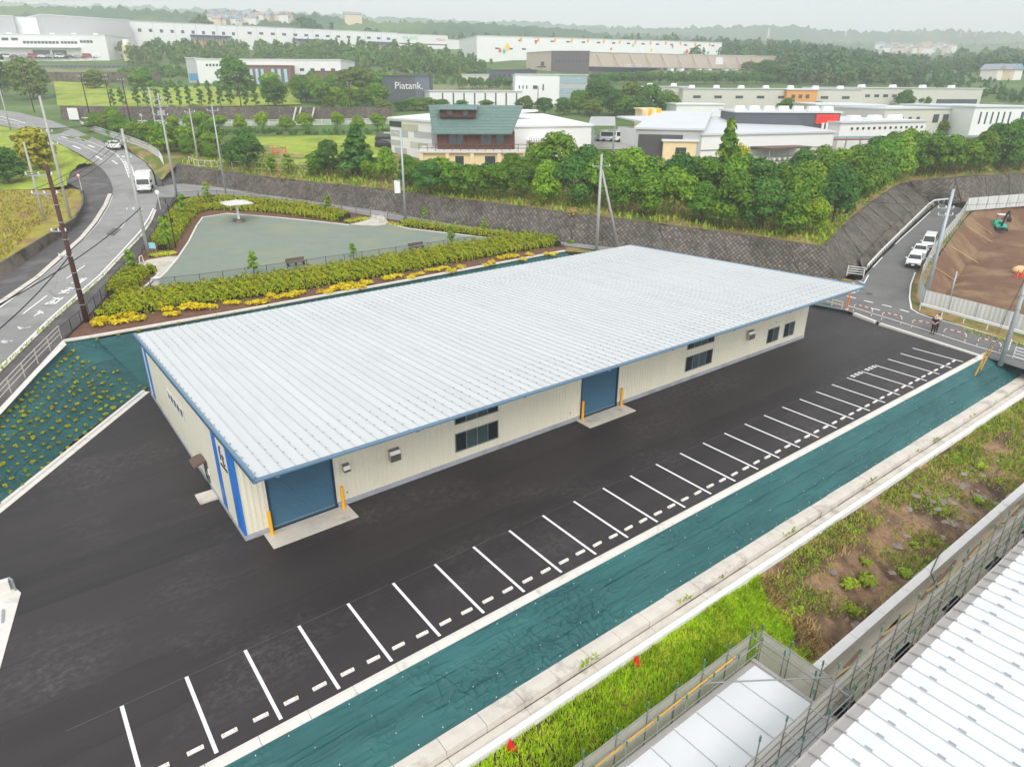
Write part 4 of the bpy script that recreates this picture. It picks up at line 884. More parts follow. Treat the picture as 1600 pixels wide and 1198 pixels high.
# hedges: rows of clipped azalea built of leaf faces over a rounded run
def hedge(name, label, pts, wd, ht, m=HEDGE, dens_=520, leaf=.125, lump=.34, cat='hedge', pk=True):
    P = np.array([PK(x, y) for x, y in pts]) if pk else np.array(pts, float)
    L = np.linalg.norm(np.diff(P, axis=0), axis=1); T = np.r_[0, np.cumsum(L)]; n = int(T[-1]*dens_*wd*.55); rg = np.random.default_rng(len(label))
    t = rg.uniform(0, T[-1], n); C0 = np.stack([np.interp(t, T, P[:, i]) for i in range(3)], 1)
    e = np.clip(np.minimum(t, T[-1]-t)/.8, .12, 1)**.5
    dX = np.stack([np.interp(t+.2, T, P[:, i])-np.interp(t-.2, T, P[:, i]) for i in range(2)], 1); dX /= np.linalg.norm(dX, axis=1)[:, None]+1e-9
    ph = rg.uniform(-.25, 3.4, n); lum = 1+lump*np.sin(t*3.1+1.7*np.sin(t*1.3))*.5+lump*.6*np.sin(t*7.7+np.cos(ph)*3)+rg.normal(0, .07, n)
    cr = np.sign(np.cos(ph))*np.abs(np.cos(ph))**.75; sr = np.abs(np.sin(ph))**.6*np.sign(np.sin(ph))
    Q = C0.copy(); Q[:, 0] += -dX[:, 1]*cr*wd/2*lum*e; Q[:, 1] += dX[:, 0]*cr*wd/2*lum*e; Q[:, 2] += np.clip(sr, -.2, 1)*ht*.86*lum*e+.1
    nr = np.stack([-dX[:, 1]*np.cos(ph), dX[:, 0]*np.cos(ph), np.sin(ph)+.3], 1)+rg.normal(0, .5, (n, 3)); nr /= np.linalg.norm(nr, axis=1)[:, None]
    a = np.cross(nr, rg.normal(size=(n, 3))); a /= np.linalg.norm(a, axis=1)[:, None]; b = np.cross(nr, a); s = leaf*rg.uniform(.6, 1.4, n)[:, None]
    V = np.stack([Q-a*s*.8, Q-b*s*.5, Q+a*s*.8, Q+b*s*.5], 1).reshape(-1, 3)-P[len(P)//2]
    t_ = thing(name, label, cat, P[len(P)//2]); link('foliage', fast_mesh('foliage', V, np.arange(4*n).reshape(-1, 4), m), t_)
    mb = MB(); Pd = resample(P, max(3, int(T[-1]/1.2))); 
    TT = np.gradient(Pd[:, :2], axis=0); TT /= np.linalg.norm(TT, axis=1)[:, None]
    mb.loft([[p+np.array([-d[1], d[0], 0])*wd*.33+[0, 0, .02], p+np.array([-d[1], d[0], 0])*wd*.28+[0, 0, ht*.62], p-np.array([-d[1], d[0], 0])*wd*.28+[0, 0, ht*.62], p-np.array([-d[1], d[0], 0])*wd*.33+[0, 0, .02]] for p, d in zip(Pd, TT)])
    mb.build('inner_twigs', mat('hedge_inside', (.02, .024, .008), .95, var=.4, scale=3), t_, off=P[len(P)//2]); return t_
lm = lambda a, b, n=6: [(a[0]+(b[0]-a[0])*i/(n-1), a[1]+(b[1]-a[1])*i/(n-1)) for i in range(n)]
hedge('hedge', 'olive azalea hedge row nearest the fence on the roof side of the park', [(172, 475), (300, 457), (420, 441), (560, 419), (700, 394), (800, 378)], 1.3, 1.05)
hedge('hedge', 'olive azalea hedge, middle of the three rows on the roof side', [(160, 487), (300, 468), (420, 450), (560, 428), (700, 402), (820, 383)], 1.3, 1.05)
hedge('hedge', 'olive azalea hedge row nearest the yellow shrubs', [(148, 499), (230, 487), (330, 472), (420, 460), (560, 437), (700, 411), (800, 394), (868, 383)], 1.2, 1.05)
hedge('hedge', 'short azalea hedge beside the lower park entrance', [(176, 464), (192, 446), (208, 430), (216, 424)], 1.5, 1.05)
hedge('hedge', 'short inner azalea hedge beside the lower park entrance', [(186, 466), (205, 448), (222, 432), (240, 424)], 1.4, 1.05)
hedge('hedge', 'outer azalea hedge curving along the roadside edge of the park', [(247, 388), (258, 366), (272, 345), (286, 328), (305, 320), (330, 316)], 1.6, 1.05)
hedge('hedge', 'inner azalea hedge curving along the roadside edge of the park', [(254, 391), (270, 373), (285, 352), (298, 336), (312, 330), (322, 327)], 1.6, 1.05)
hedge('hedge', 'outer azalea hedge along the back fence of the park', [(330, 315), (400, 318), (460, 325), (520, 335), (544, 341)], 1.6, 1.05)
hedge('hedge', 'inner azalea hedge along the back of the gravel pitch', [(318, 328), (356, 327), (420, 331), (480, 338), (535, 346)], 1.6, 1.05)
hedge('hedge', 'narrow azalea hedge at the right tip of the park', [(626, 352), (680, 359), (740, 367), (800, 374), (812, 376)], 1.3, 1.05)
hedge('hedge', 'azalea hedge closing the right corner of the park', [(800, 374), (830, 375), (855, 379), (872, 385)], 1.6, 1.05)
for lb, pts in (('lime green ground cover beside the lower park entrance', [(232, 401), (250, 399), (276, 396)]), ('lime green ground cover left of the back gate', [(538, 348), (558, 345), (576, 342)]), ('lime green ground cover right of the back gate', [(606, 350), (618, 352), (632, 354)])):
    hedge('ground_cover', lb, pts, 1.4, .28, LIME, 300, .13, cat='ground cover')
# golden shrubs in the bed
def shrub_mesh(v, m, r=.55, n=240, leaf=.13):
    rg = np.random.default_rng(40+v); lb = [(rg.uniform(-.3, .3)*r*1.6, rg.uniform(-.3, .3)*r*1.6, r*.45, r*rg.uniform(.35, .6), r*rg.uniform(.35, .6), r*rg.uniform(.4, .55)) for _ in range(5)]
    V, F = leaves(lb, n, leaf, rg, .3); return fast_mesh('foliage', V, F, m)
YS = [shrub_mesh(i, YEL, .55, 200, .12) for i in range(5)]
sp = []
rg = np.random.default_rng(5)
for k in range(74):
    t = (k+rg.uniform(-.3, .3))/74; x = 150+t*725; y = np.interp(x, [150, 300, 400, 560, 700, 860], [507, 487, 472, 448, 424, 397])+rg.uniform(-6, 4)
    if math.sin(t*37)+.6*math.sin(t*91) < -.75: continue
    sp.append((x, y))
sp.sort()
for i, (x, y) in enumerate(sp):
    o = link('golden_shrub', YS[i % 5], loc=PK(x, y), rz=rg.uniform(0, 6)); s = rg.uniform(.7, 1.3)*(1.05 if y > 440 else 1); o.scale = (s*1.25, s*1.25, s*.85)
    tag(o, 'low golden yellow shrub, %s from the left in the soil bed' % ordinal(i), 'shrub', 'golden shrubs in the soil bed')
# planted tufts on the left bank
TU = [shrub_mesh(60+i, leaf_mat('tuft_leaf', srgb(164, 164, 40), rnd=.25), .165, 50, .095) for i in range(4)]
cnt = 0; A0, A1 = W(0, 793, 0), W(226, 610, 0)
tufts = []
for i in range(27):
    for j in range(9):
        s_ = -.55+1.62*(i+.5*(j % 2))/27; v_ = .06+.9*j/9
        if s_ > .96: continue
        a = LBA[0]*0; q = A0+(A1-A0)*s_; b0 = MR(0, 643); b1 = W(102, 537, 3.55); e = b0+(b1-b0)*s_
        P = q+(e-q)*v_+np.array([rg.normal(0, .07), rg.normal(0, .07), 0]); px_, py_ = pix(P)
        if px_ < -10 or px_ > 224 or py_ > 800: continue
        P[2] = drop(P[0], P[1])+.03; tufts.append((px_, P, j))
for i in range(15): 
    P = W(130+i*6.2, 545+rg.uniform(0, 55), 2.4); P[2] = drop(P[0], P[1])+.03; tufts.append((P[0]*0+130+i*6.2, P, 9))
for i in range(34):
    P = PF0+(PF1-PF0)*(i/34)+np.array([0, -.35, -.1]); tufts.append((999+i, P, 10))
tufts.sort(key=lambda q: (q[2], q[0])); pr_ = -1
for px_, P, rw in tufts[:298]:
    k_ = 0 if rw != pr_ else k_+1; pr_ = rw
    o = link('planted_tuft', TU[random.randrange(4)], loc=P, rz=random.uniform(0, 6)); s = random.uniform(.75, 1.3); o.scale = (s, s, s)
    tag(o, ('small tuft, %s from the left in the %s row on the planted bank' % (ordinal(k_), ordinal(rw)) if rw < 9 else 'small tuft by the building corner on the bank, %s from the left' % ordinal(k_)) if px_ < 900 else 'small tuft in the fabric strip behind the roof, %s from the left' % ordinal(k_), 'plant', 'tufts on the planted bank' if px_ < 900 else 'tufts behind the roof')
# grass on the lower slope, blade by blade
def blades(name, label, pts, size, m, cat='grass', lean=.5, wd=.22):
    P = np.array(pts); n = len(P); rg = np.random.default_rng(n); an = rg.uniform(0, 6.28, n); h = size*rg.uniform(.5, 1.3, n)
    d = np.stack([np.cos(an), np.sin(an), np.zeros(n)], 1); q = np.stack([-d[:, 1], d[:, 0], np.zeros(n)], 1); wv = (h*wd)[:, None]
    tip = P+d*(h*lean*rg.uniform(.3, 1.3, n))[:, None]; tip[:, 2] += h; mid = P+(tip-P)*.5; mid[:, 2] += h*.14
    V = np.stack([P-q*wv*.5, P+q*wv*.5, mid+q*wv*.4, tip, mid-q*wv*.4], 1).reshape(-1, 3); F = np.arange(5*n).reshape(-1, 5)
    o = link(name, fast_mesh(name, V, F, m)); return tag(o, label, cat, kind='stuff')
def slope_pt(x, y): return (x, y, drop(x, y))
gp = []
for _ in range(80000):
    x = -39.8-rg.exponential(10) if rg.random() < .85 else rg.uniform(-72, -40); y = rg.uniform(-9.9, -5.42)
    if x < -74: continue
    if x > -40.0+.27*(y+5.4)+.35*math.sin(y*2.3): continue
    gp.append((x, y))
blades('tall_grass', 'bright green grass covering the slope beside the scaffold', [slope_pt(x, y) for x, y in gp], .25, GRASS)
wd_ = []
for _ in range(52000):
    x = rg.uniform(-41, 12); y = rg.uniform(-9.85, -5.45)
    q = math.sin(x*.55+1)*math.cos(y*1.1+x*.2)+.6*math.sin(x*1.7+y*2)+(1.1 if y > -6.6 else 0)+(.7 if x > -18 else 0)
    if q > .8+.5*rg.normal(): wd_.append((x, y))
blades('weeds', 'patchy weeds on the bare soil slope right of the grass', [slope_pt(x, y) for x, y in wd_], .17, WEED, lean=.9, wd=.45)
dg = []
for _ in range(3000):
    x = rg.uniform(-41, 5); y = rg.uniform(-7.0, -5.45)
    if math.sin(x*.9)+math.sin(x*.37+2) > .3: dg.append((x, y))
for _ in range(1400): dg.append((-40.2+rg.normal(0, .45), rg.uniform(-9.9, -5.6)))
blades('dry_grass', 'straw-coloured dry grass along the top of the soil slope', [slope_pt(x, y) for x, y in dg], .26, DRY, lean=1.2, wd=.25)
for i, (x, y, s) in enumerate(((-35.2, -8.2, 1.0), (-33.8, -8.6, 1.2), (-32.6, -7.9, .8), (-36.4, -9.2, .9), (-30.2, -9.3, .8), (-27.5, -8.6, .7), (-25.6, -9.2, .6), (-39.5, -7.6, .8), (-41.0, -9.2, .7), (-22.6, -8.3, .6), (-18.2, -8.8, .7), (-14.5, -7.5, .8))):
    o = link('weed_clump', shrub_mesh(80+i, WEED, .6, 240, .16), loc=slope_pt(x, y)); o.scale = (s, s, s); tag(o, 'leafy weed clump, %s from the grass edge on the soil slope' % ordinal(sorted([-35.2, -33.8, -32.6, -36.4, -30.2, -27.5, -25.6, -39.5, -41.0, -22.6, -18.2, -14.5]).index(x)), 'weed', 'weed clumps on the soil slope')
# rocks in the soil slope
ROCK = mat('slope_rock', srgb(140, 132, 122), .9, var=.25, scale=2, obj=True, rnd=.25, bump=.6, dirt=srgb(176, 142, 98), dscale=1.1, dthr=(.55, .65))
def rock_mesh(v):
    g = np.random.default_rng(v); mb = MB().ball((0, 0, 0), 1, 7, 5); mb.v = [tuple(np.array(p)*g.uniform(.7, 1.15)) for p in mb.v]; return mb.mesh('rock', ROCK)
RKM = [rock_mesh(i) for i in range(5)]; rks = []
for i in range(70):
    x = rg.normal(-21, 3.6) if i < 52 else rg.uniform(-38, 4); y = rg.uniform(-9.7, -6.6) if i < 52 else rg.uniform(-9.8, -7)
    rks.append((x, y))
rks.sort()
for i, (x, y) in enumerate(rks):
    o = link('rock', RKM[i % 5], loc=np.array(slope_pt(x, y))+[0, 0, -.05], rz=rg.uniform(0, 6)); s = rg.uniform(.08, .36); o.scale = (s*1.3, s, s*.6)
    tag(o, 'grey or tan rock, %s from the grass edge in the soil slope' % ordinal(i), 'rock', 'rocks in the soil slope')
# loose rubble in the soil
ru = MB()
for _ in range(1500):
    x = rg.uniform(-40, 6); y = rg.uniform(-9.8, -5.6)
    if rg.random() < .25+.75*math.exp(-((x+21)/6)**2): q = slope_pt(x, y); s = rg.uniform(.025, .08); ru.box((q[0], q[1], q[2]+s*.2), (s*2, s*1.5, s), rg.uniform(0, 3), rg.uniform(-.4, .4))
tag(ru.build('rubble', ROCK), 'loose small stones scattered over the soil slope', 'rubble', kind='stuff')
# weeds in joints and along kerbs
jw = []
for _ in range(900):
    x = rg.uniform(-60, 0); 
    if math.sin(x*1.9)+math.sin(x*.7+1) > 1.15: jw.append((x, -4.48+rg.normal(0, .05), -1.2))
for p in dens([(-20, 598), (20, 560), (76, 507), (121, 468), (160, 435), (190, 403), (222, 369), (238, 346)], 2):
    if random.random() < .62: q = Gp(*p); jw += [tuple(q+[rg.normal(0, .12), rg.normal(0, .12), .05]) for _ in range(3)]
for p in dens([(1505, 520), (1540, 529), (1600, 545)], 2): q = Gp(p[0], p[1]-5); jw += [tuple(q+[rg.normal(0, .3), rg.normal(0, .3), 0]) for _ in range(5)]
for p in dens([(1362, 416), (1408, 369), (1450, 329)], 2): q = Gp(*p); jw += [tuple(q+[rg.normal(0, .2), rg.normal(0, .2), 0]) for _ in range(4)]
blades('joint_weeds', 'small weeds in the joints along kerbs and drains', jw, .2, WEED, lean=.9, wd=.45)
for i, (x, y, hgt) in enumerate(((442, 292, 1.2), (525, 305, .9), (700, 325, 1.2), (895, 340, 1.6), (896, 370, 1.3), (618, 318, .8), (1453, 318, 1.1), (1395, 352, 1.1), (1310, 420, 1.0), (1345, 395, .9), (1478, 312, 1.0), (1563, 300, 1.2), (1505, 300, .9), (1357, 424, 1.6), (325, 295, 1.6), (330, 292, 1.0))):
    P = Gp(x, y) if y > 400 else None
    if P is None:
        near = min(list(resample(w1f, 120))+list(resample(w1t, 120))+list(resample(w2f, 120))+list(resample(w2t, 120)), key=lambda q: (pix(q)[0]-x)**2+(pix(q)[1]-y)**2); P = near-np.array([HD[0], HD[1], 0])*.2
    o = link('wall_weed', shrub_mesh(120+i, WEED if i % 3 else DRY, .6, 200, .16), loc=P); o.scale = (hgt*.8, hgt*.8, hgt)
    tag(o, 'tuft of weeds growing from the block walls, %s from the left' % ordinal(sorted([442, 525, 700, 895, 896, 618, 1453, 1395, 1310, 1345, 1478, 1563, 1505, 1357, 325, 330]).index(x)), 'weed', 'weeds growing from the block walls')
# ground plants under the belt
ug = []
for _ in range(5200):
    k = rg.integers(0, 20); t = rg.uniform(0, 1); A = w1t if rg.random() < .65 else w2t; i = rg.integers(0, len(A)-1); q = A[i]+(A[i+1]-A[i])*t+np.array([HD[0], HD[1], 0])*rg.uniform(.6, 9)
    ug.append((q[0], q[1], drop(q[0], q[1])))
blades('undergrowth', 'rough undergrowth beneath the tree belt', ug, .55, WEED, lean=.9, wd=.45)
fg = []
for _ in range(5000):
    x = rg.uniform(-40, 128); y = rg.uniform(298, 420); P = Gp(x, y)
    if y < 297+max(0, (413-297)*(1-x/120)*.96): fg.append(tuple(P))
blades('field_weeds', 'low yellowish weeds across the left field', fg, .3, leaf_mat('field_weed', srgb(160, 156, 60), rnd=0, c2=srgb(186, 160, 80)), lean=.9, wd=.6)

# bushes around the left terrace
BU = []
for i in range(46):
    if i < 26: x, y = 150+i*7.4+random.uniform(-4, 4), 196+i*1.9+random.uniform(-8, 12); y = min(y, 252)
    else: x, y = 478+(i-26)*6.8+random.uniform(-4, 4), 150+random.uniform(-14, 30)
    BU.append((x, y))
BU.sort()
for i, (x, y) in enumerate(BU):
    treepx(('round', 'round_young', 'round_dark', 'broad_olive')[i % 4], (x, y), y-random.uniform(20, 32), 'leafy bush tree, %s from the left among the bushes behind the left road and garden' % ordinal(i), 'bush trees behind the left road and garden', random.uniform(22, 34))
# ------------------------------------------------------------------ poles and wires
POLEC = mat('concrete_pole', srgb(176, 176, 172), .8, var=.1, scale=2, obj=True)
POLEB = mat('brown_pole', srgb(84, 56, 52), .7, var=.15, scale=2, obj=True)
POLEG = mat('grey_steel_pole', srgb(178, 186, 190), .45, .3, var=.06, obj=True)
INSUL = mat('white_insulator', (.8, .8, .8), .3, var=.03)
BLK = mat('black_paint', srgb(38, 38, 40), .6, var=.05)
WHT = mat('white_paint', (.8, .8, .79), .5, var=.05, obj=True, scale=2)
WIRE = mat('wire_black', (.03, .03, .032), .7, var=0)
LINK = {}
def pole(name, label, base, top, m, r=.15, arms=(), bands=0, lean=(0, 0), up=None, cans=0, adir=None, group='utility poles'):
    P = Gp(*base) if not isinstance(base, np.ndarray) else base; h = up or height(P, top)
    t = thing(name, label, 'utility pole' if 'util' in name else 'pole', P, 0, group)
    MB().tube((0, 0, -.3), (lean[0], lean[1], h), r*1.25, r*.75, 10).build('pole', m, t, smooth=True)
    ad = np.array(adir if adir is not None else (-HD[1]*-1, HD[0]*-1)); ad = ad/np.linalg.norm(ad); tips = []
    for k, (f, wl, wr) in enumerate(arms):
        z = h*f; a = ad*(-wl); b = ad*wr; am = MB().beam((a[0], a[1], z), (b[0], b[1], z), .1, .1)
        if wl+wr > 1.2: am.beam((a[0]*.6, a[1]*.6, z), (0, 0, z-.5), .05, .05)
        ao = am.build('cross_arm', STEEL, t)
        for q in np.linspace(0, 1, 3):
            c = a+(b-a)*q; MB().tube((c[0], c[1], z+.05), (c[0], c[1], z+.28), .07, .05, 6).build('insulator', INSUL, ao); tips.append(P+np.array([c[0], c[1], z+.28]))
    for k in range(cans): an = ad*(.35*(1 if k % 2 else -1)); MB().tube((an[0], an[1], h*.8), (an[0], an[1], h*.8+.75), .24, .24, 10).build('transformer', POLEC, t)
    for k in range(bands): z = h*(.12+.75*k/max(1, bands)); MB().tube((0, 0, z), (0, 0, z+.06), r*1.3, r*1.3, 10).build('band', STEEL, t)
    LINK[label] = tips or [P+np.array([0, 0, h-.3])]; return t
pole('utility_pole', 'dark brown utility pole at the corner of the park and the planted bank', (136, 503), 258, POLEB, .2, [(.94, 1.9, .25), (.83, 1.8, .3), (.6, 1.0, .2), (.44, .9, .2)], 7)
pole('utility_pole', 'grey concrete utility pole beside the lower park entrance', (232, 398), 201, POLEC, .17, [(.9, 1.2, .4), (.78, 1.2, .4), (.37, 1.4, .3)])
pole('utility_pole', 'grey utility pole at the corner of the left field', (110, 341), 150, POLEC, .17, [(.72, .9, .5), (.62, .4, .8)])
pole('utility_pole', 'short grey strut pole in the left field', (70, 345), 222, POLEC, .14)
pole('utility_pole', 'two-tone utility pole with transformers near the junction', (277, 309), 146, POLEC, .17, [(.95, .7, 1.3), (.88, .9, 1.3), (.8, 1.1, 1.0), (.72, .5, .5)], 0, cans=2)
pole('utility_pole', 'grey utility pole behind the white roadside fence', (250, 231), 136, POLEC, .17, [(.92, 1.5, .2)])
pole('lamp_pole', 'slim grey street light pole at the back edge of the park', (353, 303), 163, POLEG, .12, [(.93, .9, .9)], group='grey steel poles')
pole('lamp_pole', 'grey pole with crossarm on the terrace by the pink sign', (311, 258), 170, POLEC, .14, [(.94, .9, .9)], group='grey steel poles')
for b, t, lb, m, ar in [((209, 215), 122, 'brown utility pole beside the bushes left of the junction', POLEB, [(.97, .9, .5), (.82, .7, .7)]), ((144, 197), 117, 'brown utility pole left of the parked van', POLEB, [(.97, .9, .5), (.84, .5, .9)]), ((176, 180), 116, 'brown utility pole in front of the lawn', POLEB, [(.97, .6, .9), (.88, .6, .9)]),
                    ((54, 176), 100, 'brown utility pole beside the olive pine', POLEB, [(.97, .9, .6), (.82, .5, .5)]), ((17, 204), 120, 'grey pole at the left edge of the upper road', POLEC, []), ((379, 181), 116, 'brown pole in front of the big dark tree', POLEB, [(.97, .6, .6)]), ((550, 186), 128, 'brown pole in front of the stepped wall', POLEB, [(.97, .7, .7), (.9, .5, .5)]),
                    ((840, 180), 135, 'brown pole left of the white office block', POLEB, []), ((962, 178), 139, 'brown pole with transformer among the dark trees', POLEB, [(.95, .6, .6)]), ((876, 178), 158, 'grey pole behind the flat white roofs', POLEC, []), ((1376, 162), 137, 'brown pole in front of the orange building', POLEB, [(.97, .5, .5)]), ((1472, 160), 138, 'brown pole in front of the long grey factory', POLEB, [(.97, .5, .5)])]:
    pole('utility_pole', lb, b, t, m, .15, ar)
P = Gp(634, 346)
tl = pole('lamp_pole', 'tall grey pole with a white sign panel behind the park', P, 201, POLEG, .16, group='grey steel poles')
zt = height(P, 302); zs = height(P, 282); rv = np.array([HD[1], -HD[0]])
MB().box((-rv[0]*1.0, -rv[1]*1.0, (zt+zs)/2), (.9, .08, zs-zt), rz=YAW-R(70)).build('sign_panel', WHT, tl); MB().beam((0, 0, zs), (-rv[0]*1.1, -rv[1]*1.1, zs-.1), .06, .06).build('sign_bracket', STEEL, tl)
MB().beam((0, 0, height(P, 212)), (-rv[0]*1.1, -rv[1]*1.1, height(P, 206)), .12, .1).build('lamp_arm', POLEG, tl)
P = np.array(W(932, 391, 2.6)); t = pole('utility_pole', 'pale twin-leg concrete utility pole behind the warehouse roof', P, 241, POLEC, .2, [(.88, 1.1, 1.1)], 0)
q = W(966, 386, 2.6)-P; h = height(P, 266); MB().tube((q[0], q[1], 0), (.2, 0, h), .2, .14, 10).build('strut', POLEC, t, smooth=True)
P = RR(1445, 470, .1); t = pole('utility_pole', 'grey utility pole beside the white site hoarding', P, 296, POLEG, .2, [(.84, 1.2, .5), (.78, 1.0, .6), (.4, 1.4, .1)], 2, cans=0)
P = W(1564, 566, 0); pole('utility_pole', 'thick grey utility pole at the right edge by the green bank', P, 0, POLEG, .19, [], 6, up=10.5)
P = Gp(1483, 470); pole('short_post', 'short grey post standing in the dirt plot', P, 424, POLEG, .1, group='grey steel poles')
def wire(label, a, b, sag=.6, r=.022):
    a = np.array(a); b = np.array(b); n = 14; mb = MB(); pts = []
    for i in range(n+1): t_ = i/n; p = a+(b-a)*t_; p = p-np.array([0, 0, 4*sag*t_*(1-t_)]); pts.append(tuple(p))
    o = mb.path(pts, r, 4).build('power_line', WIRE); tag(o, label, 'power line', 'overhead power lines')
A = LINK['dark brown utility pole at the corner of the park and the planted bank']; Bq = LINK['grey concrete utility pole beside the lower park entrance']; Cq = LINK['two-tone utility pole with transformers near the junction']; Dq = LINK['grey utility pole at the corner of the left field']
off_ = np.array(W(-120, 470, 12))
for i in range(3):
    wire('overhead wire from the brown corner pole off to the left, %s of the upper arm' % ordinal(i), A[i], A[i]+np.array([-32, -9+i*.2, 1.2]), .9)
    wire('overhead wire between the brown corner pole and the grey entrance pole, %s of the arm' % ordinal(i), A[3+i], Bq[i], .5)
    wire('overhead wire between the grey entrance pole and the junction pole, %s of the arm' % ordinal(i), Bq[i], Cq[i], .5)
    wire('overhead wire between the junction pole and the field corner pole, %s of the arm' % ordinal(i), Cq[3+i], Dq[i], .7)
wire('thick cable from the left edge to the grey entrance pole', W(-60, 505, 7.0), Bq[-1], .8, .05)
wire('thick cable from the left edge to the brown corner pole', W(-60, 560, 6.0), A[-1], .5, .045)
E_ = LINK['grey utility pole beside the white site hoarding']; wire('overhead wire from the hoarding pole out to the right', E_[0], E_[0]+np.array([45, -18, 2]), .8)
wire('overhead wire across the block wall to the hoarding pole', E_[1], LINK['pale twin-leg concrete utility pole behind the warehouse roof'][0], 1.0)
# yellow guy wire covers
gt = np.array(W(1564, 566, 0))+[0, 0, 9.5]
for i, (b, t_) in enumerate((((1523, 587), (1529, 574)), ((1531, 580), (1539, 566)), ((1530, 572), (1536, 557)), ((1541, 562), (1549, 549)))):
    P = np.array(W(b[0], b[1], -.35)); d = gt-P; d /= np.linalg.norm(d)
    tag(MB().tube(P-P, d*1.5, .06, .06, 8).build('guy_cover', PAINTY), 'yellow guy wire cover, %s from the left in the green bank corner' % ordinal(i), 'guy cover', 'yellow guy covers').location = tuple(P)
for i in (0, 1): wire('thin guy wire rising from the %s yellow cover' % ordinal(i), W((1523, 1531)[i], (587, 580)[i], -.3), gt, .05, .015)
# ------------------------------------------------------------------ fences
def fence(name, label, P, ht, step, m, rails=(.05, .95), post=.03, rail=.02, cat='fence', mesh=None):
    P = np.array([np.asarray(p, float) for p in P]); L = np.linalg.norm(np.diff(P, axis=0), axis=1).sum(); n = max(2, int(round(L/step))+1); Q = resample(P, n); o0 = Q[n//2]
    t = thing(name, label, cat, o0); pm = MB().tube((0, 0, -.1), (0, 0, ht), post, post, 6).mesh('post', m)
    for p in Q: link('post', pm, t, loc=p-o0)
    for k, f in enumerate(rails):
        mb = MB()
        for a, b in zip(Q[:-1], Q[1:]): mb.tube(a+[0, 0, ht*f]-o0, b+[0, 0, ht*f]-o0, rail, rail, 5, cap=False)
        mb.build('rail', m, t)
    if mesh:
        for a, b in zip(Q[:-1], Q[1:]): MB().poly([a+[0, 0, .06]-o0, b+[0, 0, .06]-o0, b+[0, 0, ht*.94]-o0, a+[0, 0, ht*.94]-o0]).build('mesh_panel', mesh, t)
    return t
CHAIN = mat('black_wire_mesh', (.03, .03, .03), .8, var=0, alpha=.16)
fence('mesh_fence', 'black wire mesh fence between the park and the roadside walk', [PK(x, y, .1) for x, y in ((98, 533), (136, 499), (168, 463), (197, 426))], 1.15, 2., BLK, mesh=CHAIN)
fence('mesh_fence', 'black wire mesh fence along the roadside above the park entrance', [PK(x, y, .1) for x, y in ((224, 403), (236, 386), (252, 358), (268, 330), (277, 314))], 1.15, 2., BLK, mesh=CHAIN)
fence('mesh_fence', 'black wire mesh fence along the back road behind the park', [PK(x, y, .1) for x, y in ((281, 312), (330, 309), (417, 315), (525, 331), (580, 341))], 1.2, 3., BLK, mesh=CHAIN)
fence('mesh_fence', 'black wire mesh fence at the right end behind the park', [PK(x, y, .1) for x, y in ((606, 345), (680, 357), (760, 368), (827, 376), (880, 388))], 1.2, 3., BLK, mesh=CHAIN)
fence('mesh_fence', 'black wire mesh fence between the gravel pitch and the hedges', [PK(x, y, .1) for x, y in ((236, 452), (300, 446), (400, 432), (500, 417), (600, 402), (700, 388), (780, 376))], 1.05, 2.4, BLK, mesh=CHAIN)
PIPE = mat('beige_pipe', srgb(196, 190, 180), .6, var=.05)
fence('hand_rail', 'beige pipe handrail on the kerb above the planted bank', [MR(x, y, .25) for x, y in ((-60, 697), (0, 631), (50, 576), (96, 528))], 1.1, 2.6, PIPE, (.35, .68, .98), .04, .035, 'railing')
strip('bank_top_kerb', [MR(x, y, .3) for x, y in ((-100, 740), (0, 636), (60, 572), (98, 531))], [MR(x, y, .3) for x, y in ((-100, 752), (0, 648), (62, 580), (104, 538))], CONCL, n=20)
tag(bpy.data.objects['bank_top_kerb'], 'pale concrete strip under the beige handrail above the bank', 'kerb')
pkk = thing('park_bed_kerb', 'pale concrete edging between the soil bed and the fabric behind the roof', 'kerb', PF0)
cap([W(100, 535, 3.58), PK(150, 527), PK(400, 483), PK(640, 439), PK(884, 393)], .4, .16, 'edging', CONCL, pkk, PF0)
ppk = thing('pitch_edging', 'pale concrete edging around the gravel pitch', 'kerb', PK(400, 345))
for pts in ([(240, 447), (262, 426), (278, 407), (296, 380), (309, 354), (318, 341), (355, 335), (430, 341), (500, 348), (545, 353)], [(608, 352), (640, 359), (700, 366), (760, 373), (792, 376)], [(219, 458), (236, 443), (252, 427)]):
    cap([PK(x, y, .02) for x, y in pts], .22, .16, 'edging', CONCL, ppk, PK(400, 345))
WFEN = mat('white_fence', (.74, .75, .75), .5, var=.05)
def slat_fence(label, P, ht, step, m=WFEN, n=6):
    return fence('white_fence', label, P, ht, step, m, tuple(np.linspace(.15, .97, n)), .05, .045)
slat_fence('white slatted roadside fence curving down to the junction', [Gp(x, y)+[0, 0, .1] for x, y in ((142, 205), (170, 214), (205, 225), (232, 236), (250, 248), (256, 258))], 1.5, .9, n=3)
fence('white_railing', 'white pipe railing along the upper road on the terrace', [Gp(x, y) for x, y in ((212, 198), (300, 197), (400, 197), (500, 196), (612, 194))], 1.6, 2.5, WFEN, (.1, .3, .5, .7, .95), .06, .09, 'railing')
fence('white_fence', 'thin white wire fence on the terrace behind the young trees', [Gp(x, y) for x, y in ((300, 262), (360, 264), (420, 266), (480, 268))], 1.4, 4., WFEN, (.1, .95), .05, .03)
fence('white_railing', 'white railing along the stepped path by the pink sign', [Gp(x, y) for x, y in ((296, 254), (306, 260), (340, 262))], 1.2, 1.2, WFEN, (.1, .95), .05, .04, 'railing')
